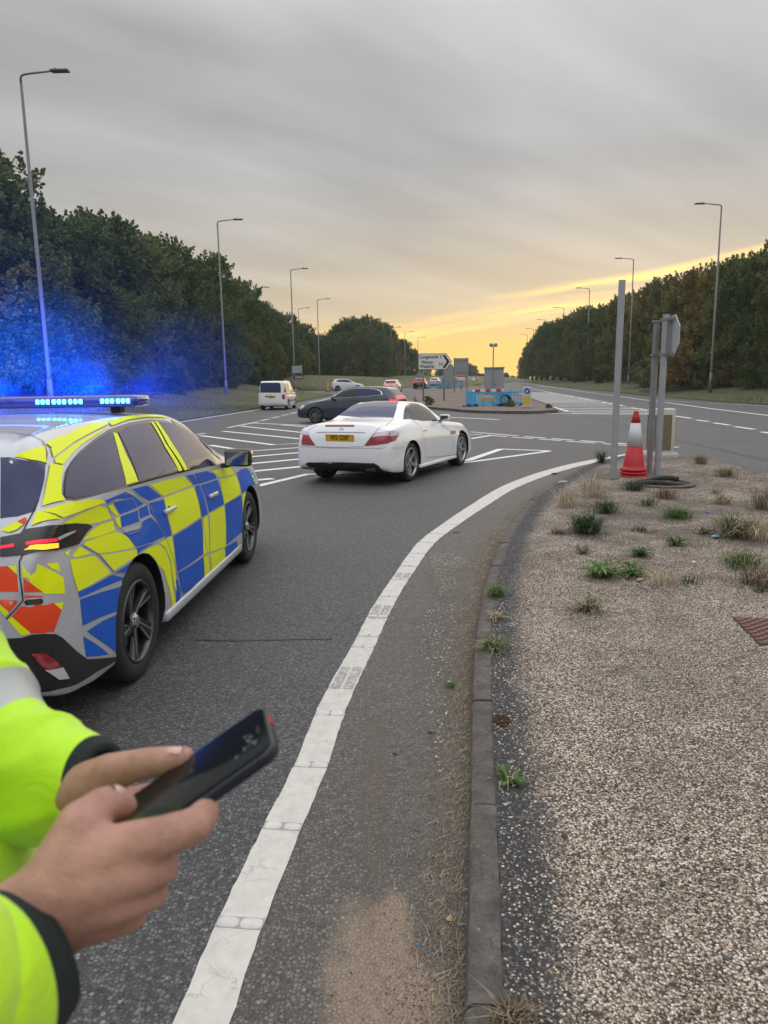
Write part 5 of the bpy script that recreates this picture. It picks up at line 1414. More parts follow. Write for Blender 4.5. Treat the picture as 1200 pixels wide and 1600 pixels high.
# ---- wheels
_tyres = {}
def wheel(parent, x, y, z, r, w, style, rimr=None, steer=0.0, mrim=None, mspoke=None):
    """y sign gives the outer side"""
    rr = rimr or r * .70; s = 1 if y > 0 else -1
    key = (round(r, 3), style)
    if key not in _tyres:
        prof = [(rr, -w / 2 + .01), (rr + .012, -w / 2), (r - .04, -w / 2 - .004), (r - .012, -w / 2 + .010), (r, -w / 2 + .035), (r, -.004), (r - .006, -.002), (r - .006, .002), (r, .004), (r, w / 2 - .035), (r - .012, w / 2 - .010), (r - .04, w / 2 + .004), (rr + .012, w / 2), (rr, w / 2 - .01), (rr - .02, 0)]
        T = MB(); T.lathe(prof, 48, axis='Y', closed=True)
        tm = T.data('tyre', m_tyre, True)
        Rm = MB(); a, b_ = 0, 1
        Rm.lathe([(rr + .004, w / 2 - .004), (rr - .006, w / 2 + .003), (rr - .016, w / 2 - .006), (rr - .022, w / 2 - .04), (rr - .03, -w / 2 + .02), (rr + .002, -w / 2 + .01)], 48, axis='Y', closed=True, mi=0)
        D = MB(); D.lathe([(.0005, w / 2 - .085), (rr * .62, w / 2 - .085), (rr * .62, w / 2 - .10), (.0005, w / 2 - .10)], 32, axis='Y'); D.lathe([(rr - .03, w / 2 - .14), (.0005, w / 2 - .14)], 32, axis='Y', mi=1)
        S = MB()
        hubz = w / 2 - .012
        def bar(a0, r0, r1, w0, w1, y0, y1, th, skew=0, mi=0):
            ca, sa = math.cos(a0), math.sin(a0)
            a1 = a0 + skew; ca1, sa1 = math.cos(a1), math.sin(a1)
            t0 = (-sa, ca); t1 = (-sa1, ca1)
            def q(rad_, c_, s_2, tt, off, yy): return (rad_ * c_ + tt[0] * off, yy, rad_ * s_2 + tt[1] * off)
            vs = [q(r0, ca, sa, t0, -w0, y0), q(r0, ca, sa, t0, w0, y0), q(r1, ca1, sa1, t1, w1, y1), q(r1, ca1, sa1, t1, -w1, y1),
                  q(r0, ca, sa, t0, -w0 * 1.3, y0 - th), q(r0, ca, sa, t0, w0 * 1.3, y0 - th), q(r1, ca1, sa1, t1, w1 * 1.3, y1 - th), q(r1, ca1, sa1, t1, -w1 * 1.3, y1 - th)]
            S.add(vs, [(0, 1, 2, 3), (7, 6, 5, 4), (0, 4, 5, 1), (1, 5, 6, 2), (2, 6, 7, 3), (3, 7, 4, 0)], mi)
        if style == 'five':
            for k in range(5): bar(k * 1.2566 + .3, .03, rr - .012, .032, .021, hubz - .014, w / 2 - .004, .04)
        elif style == 'blade':
            for k in range(5):
                a0 = k * 1.2566 + .2
                bar(a0, .03, rr - .012, .034, .012, hubz - .022, w / 2 - .012, .035, .22, 1)
                bar(a0 + .30, .05, rr - .012, .006, .030, hubz - .03, w / 2 - .006, .03, .14, 1)
                bar(a0 + .11, .05, rr - .010, .0045, .0035, hubz - .018, w / 2 - .006, .01, .22, 0)
                bar(a0 + .36, .07, rr - .010, .003, .004, hubz - .022, w / 2 - .003, .01, .26, 0)
        elif style == 'twin':
            for k in range(5):
                for q_ in (-.16, .16): bar(k * 1.2566 + .3 + q_ * .4, .04, rr - .012, .016, .012, hubz - .014, w / 2 - .006, .03, q_)
        else:
            for k in range(10): bar(k * .6283, .03, rr - .012, .016, .018, hubz - .02, w / 2 - .006, .02)
        S.lathe([(.0005, hubz), (.03, hubz), (.048, hubz - .012), (.05, hubz - .05)], 20, axis='Y', mi=0)
        for k in range(5):
            t_ = k * 1.2566; S.lathe([(.009, hubz - .014), (.009, hubz - .002), (.0005, hubz - .002)], 6, (.034 * math.cos(t_) * 0 + .036 * math.cos(t_), 0, .036 * math.sin(t_)), 'Y', mi=1)
        _tyres[key] = (tm, Rm.data('rim', m_alloyd2 if style == 'blade' else (mrim or m_alloy), True), S.data('spokes', [mrim or m_alloy, mspoke or m_alloyd]), D.data('brake_disc', [m_disc, m_dark]))
    tm, rm, sm, dm = _tyres[key]
    W_ = bpy.data.objects.new('wheel', tm); COL.objects.link(W_); W_.parent = parent
    W_.location = (x, y - s * w / 2, z); W_.rotation_euler = (0, random.uniform(0, 3), (0 if s > 0 else math.pi) + steer)
    for n_, me in (('rim', rm), ('spokes', sm), ('brake_disc', dm)): link(n_, me, W_)
    return W_

def mirror_part(parent, x, y, z, m_shell, side, tip=None, s=1.0):
    """door mirror, side -1 right / +1 left"""
    B = MB(); B.box((0, side * .12 * s, .01), (.10 * s, .22 * s, .145 * s), bev=.035 * s); 
    o = B.build('door_mirror', m_shell, parent, smooth=True); o.location = (x, y, z)
    A = MB(); A.box((.03, side * -.02, -.055 * s), (.07, .12, .035), bev=.012); k = A.build('mirror_arm', m_dark, o)
    Gm = MB(); Gm.box((-.051 * s, side * .12 * s, .01), (.006, .18 * s, .11 * s), bev=.002); Gm.build('mirror_glass', m_mirror, o)
    if tip:
        T = MB(); T.box((.02, side * .215 * s, .045 * s), (.05, .03, .025), bev=.008); T.build('indicator', tip, o)
    return o

def plate(parent, bvh, c, txt, nrm=(-1, 0, 0), w=.52, h=.112, m=None, tilt=0.0):
    B = MB(); B.box((0, 0, 0), (.008, w, h), bev=.003); o = B.build('number_plate', m or m_plate, parent); o.location = c; o.rotation_euler = (0, tilt, 0)
    if txt:
        t = link('lettering', text_mesh(txt, h * .98, m_ink, bold=.0022, sx=.80), o)
        t.location = (-.006, 0, .0); t.rotation_euler = Matrix(((0, 0, -1), (-1, 0, 0), (0, 1, 0))).to_euler()
        R = MB()
        for a_, b_, c_, d_ in ((0, h / 2 - .004, w, .003), (0, -h / 2 + .004, w, .003)): R.box((-.0045, a_, b_), (.002, c_ - .01, d_))
        for s_ in (-1, 1): R.box((-.0045, s_ * (w / 2 - .005), 0), (.002, .003, h - .011))
        R.build('plate_border', m_ink, o)
    return o

# ================================================================== police estate
ST_POL = [ # x, W, zb, zs, Ws, zr, Wr, zc
 (0.00, .60, .42, .60, .56, .66, .46, .67),
 (0.025, .80, .36, .76, .76, .84, .60, .86),
 (0.09, .885, .30, .93, .85, 1.00, .70, 1.015),
 (0.20, .915, .26, 1.04, .875, 1.15, .72, 1.17),
 (0.33, .925, .24, 1.085, .88, 1.31, .68, 1.33),
 (0.46, .925, .22, 1.10, .88, 1.385, .665, 1.41),
 (0.95, .925, .20, 1.105, .885, 1.425, .66, 1.46),
 (1.60, .922, .19, 1.09, .885, 1.44, .66, 1.475),
 (2.25, .920, .19, 1.06, .88, 1.425, .66, 1.465),
 (2.70, .920, .19, 1.03, .875, 1.36, .665, 1.40),
 (3.05, .922, .19, 1.00, .87, 1.20, .70, 1.25),
 (3.38, .925, .19, .98, .87, 1.045, .76, 1.09),
 (3.70, .925, .20, .95, .865, .975, .77, .995),
 (4.15, .92, .21, .88, .85, .91, .70, .935),
 (4.42, .88, .22, .78, .80, .83, .62, .845),
 (4.58, .78, .24, .66, .70, .71, .52, .72),
 (4.636, .60, .30, .56, .52, .59, .40, .60)]
POL_RR, POL_RF = 1.03, 3.762
police = thing('police_car', 'police estate car in blue and yellow checks with its blue roof lights on', 'police car', (-2.341, 2.963, 0), rad(90 - 2.8128))
me, bvP = body_shell('body', ST_POL, (POL_RR, POL_RF), m_silver, m_dark, .335, .372)
pbody = link('body', me, police); HOLES[id(bvP)] = ((POL_RR, .375), (POL_RF, .375))
for ax in (POL_RR, POL_RF):
    for s in (-1, 1): wheel(police, ax, s * .905, .335, .335, .215, 'blade', rimr=.232)

# ================================================================== white coupe-cabriolet
ST_SLK = [
 (0.00, .58, .36, .56, .52, .62, .42, .63),
 (0.03, .76, .30, .68, .72, .76, .55, .775),
 (0.10, .85, .25, .80, .80, .90, .58, .92),
 (0.17, .875, .22, .87, .82, .965, .58, .995),
 (0.30, .89, .20, .90, .825, .975, .58, 1.01),
 (0.62, .905, .18, .93, .82, .99, .60, 1.025),
 (0.92, .907, .17, .95, .80, 1.02, .62, 1.045),
 (1.20, .905, .17, .955, .79, 1.13, .58, 1.165),
 (1.50, .90, .17, .95, .79, 1.23, .55, 1.27),
 (1.80, .90, .17, .94, .79, 1.265, .54, 1.305),
 (2.08, .90, .17, .925, .79, 1.24, .56, 1.285),
 (2.40, .90, .17, .90, .80, 1.10, .61, 1.15),
 (2.70, .902, .17, .875, .80, .95, .66, .985),
 (3.05, .905, .18, .85, .80, .885, .62, .915),
 (3.55, .90, .19, .80, .78, .84, .58, .865),
 (3.88, .86, .20, .72, .72, .76, .54, .78),
 (4.06, .76, .22, .62, .64, .66, .46, .67),
 (4.134, .58, .28, .50, .50, .54, .40, .55)]
slk = thing('parked_car', 'white two seat coupe with yellow rear plate stopped in the middle of the junction', 'car', (0, 0, 0), 0)
SLK_H = rad(26.2)
slk.rotation_euler = (0, 0, math.pi / 2 - SLK_H)
_h = Vector((math.sin(SLK_H), math.cos(SLK_H), 0)); _l = Vector((-math.cos(SLK_H), math.sin(SLK_H), 0))
slk.location = Vector((0.475, 12.10, 0)) - _h * .86 + _l * .885
me, bvS = body_shell('body', ST_SLK, (.86, 3.29), m_white, m_dark, .325, .355)
sbody = link('body', me, slk); HOLES[id(bvS)] = ((.86, .358), (3.29, .358))
for ax in (.86, 3.29):
    for s in (-1, 1): wheel(slk, ax, s * .885, .325, .322, .235, 'five', rimr=.236, mrim=mat('pale alloy', (.42, .42, .44), .35, .9))

# ================================================================== navy hatchback
ST_HAT = [
 (0.00, .58, .42, .60, .54, .66, .46, .67),
 (0.03, .76, .36, .80, .72, .86, .58, .87),
 (0.10, .85, .30, .94, .80, 1.02, .64, 1.03),
 (0.22, .885, .26, 1.00, .82, 1.16, .62, 1.18),
 (0.40, .895, .22, 1.02, .83, 1.34, .62, 1.36),
 (0.60, .898, .20, 1.02, .83, 1.405, .63, 1.435),
 (1.20, .898, .19, 1.00, .83, 1.44, .63, 1.475),
 (1.80, .896, .19, .98, .83, 1.445, .63, 1.48),
 (2.30, .896, .19, .96, .83, 1.385, .63, 1.42),
 (2.75, .898, .19, .945, .83, 1.18, .62, 1.22),
 (3.10, .90, .19, .93, .83, .99, .68, 1.03),
 (3.50, .90, .20, .88, .82, .91, .68, .94),
 (3.95, .89, .21, .80, .79, .84, .62, .86),
 (4.25, .83, .22, .70, .72, .74, .54, .75),
 (4.38, .74, .26, .60, .62, .64, .46, .65),
 (4.42, .60, .32, .54, .52, .57, .40, .58)]
HAT_H = math.atan2(-.955, .30)       # travels to the left of the picture and slightly away
hatch = thing('moving_car', 'dark blue hatchback crossing to the left behind the white coupe', 'car')
me, bvH = body_shell('body', ST_HAT, (.80, 3.53), m_navy, m_dark, .325, .355)
hbody = link('body', me, hatch)
for ax in (.80, 3.53):
    for s in (-1, 1): wheel(hatch, ax, s * .885, .325, .325, .215, 'twin', rimr=.235, mrim=mat('grey alloy', (.22, .21, .21), .35, .9))
_h = Vector((math.sin(HAT_H), math.cos(HAT_H), 0)); _l = Vector((-math.cos(HAT_H), math.sin(HAT_H), 0))
hatch.rotation_euler = (0, 0, math.pi / 2 - HAT_H)
hatch.location = Vector((-2.78, 30.4, 0)) - _h * 3.53 - _l * .885

# ================================================================== white van
ST_VAN = [
 (0.00, .70, .42, .62, .68, .70, .64, .71),
 (0.03, .84, .34, .95, .82, 1.10, .74, 1.12),
 (0.07, .88, .28, 1.08, .85, 1.50, .72, 1.53),
 (0.14, .89, .25, 1.10, .86, 1.72, .70, 1.76),
 (0.30, .895, .22, 1.11, .865, 1.78, .70, 1.815),
 (1.20, .895, .20, 1.10, .865, 1.80, .70, 1.835),
 (2.40, .895, .20, 1.08, .865, 1.78, .70, 1.82),
 (2.85, .895, .20, 1.06, .865, 1.62, .70, 1.66),
 (3.25, .895, .20, 1.04, .86, 1.33, .72, 1.37),
 (3.60, .895, .20, 1.02, .86, 1.08, .74, 1.12),
 (3.95, .89, .21, .93, .84, .97, .70, 1.00),
 (4.25, .84, .22, .80, .76, .86, .60, .87),
 (4.40, .72, .28, .62, .62, .66, .5, .67)]
van = thing('parked_van', 'small white panel van with windows seen from behind near the left verge', 'van', (0, 0, 0))
me, bvV = body_shell('body', ST_VAN, (.86, 3.54), m_white, m_dark, .325, .355)
vbody = link('body', me, van)
for ax in (.86, 3.54):
    for s in (-1, 1): wheel(van, ax, s * .88, .325, .325, .205, 'plain', rimr=.21)
VAN_H = rad(3.0)
_h = Vector((math.sin(VAN_H), math.cos(VAN_H), 0)); _l = Vector((-math.cos(VAN_H), math.sin(VAN_H), 0))
van.rotation_euler = (0, 0, math.pi / 2 - VAN_H)
van.location = Vector((-6.95, 46.6, 0))
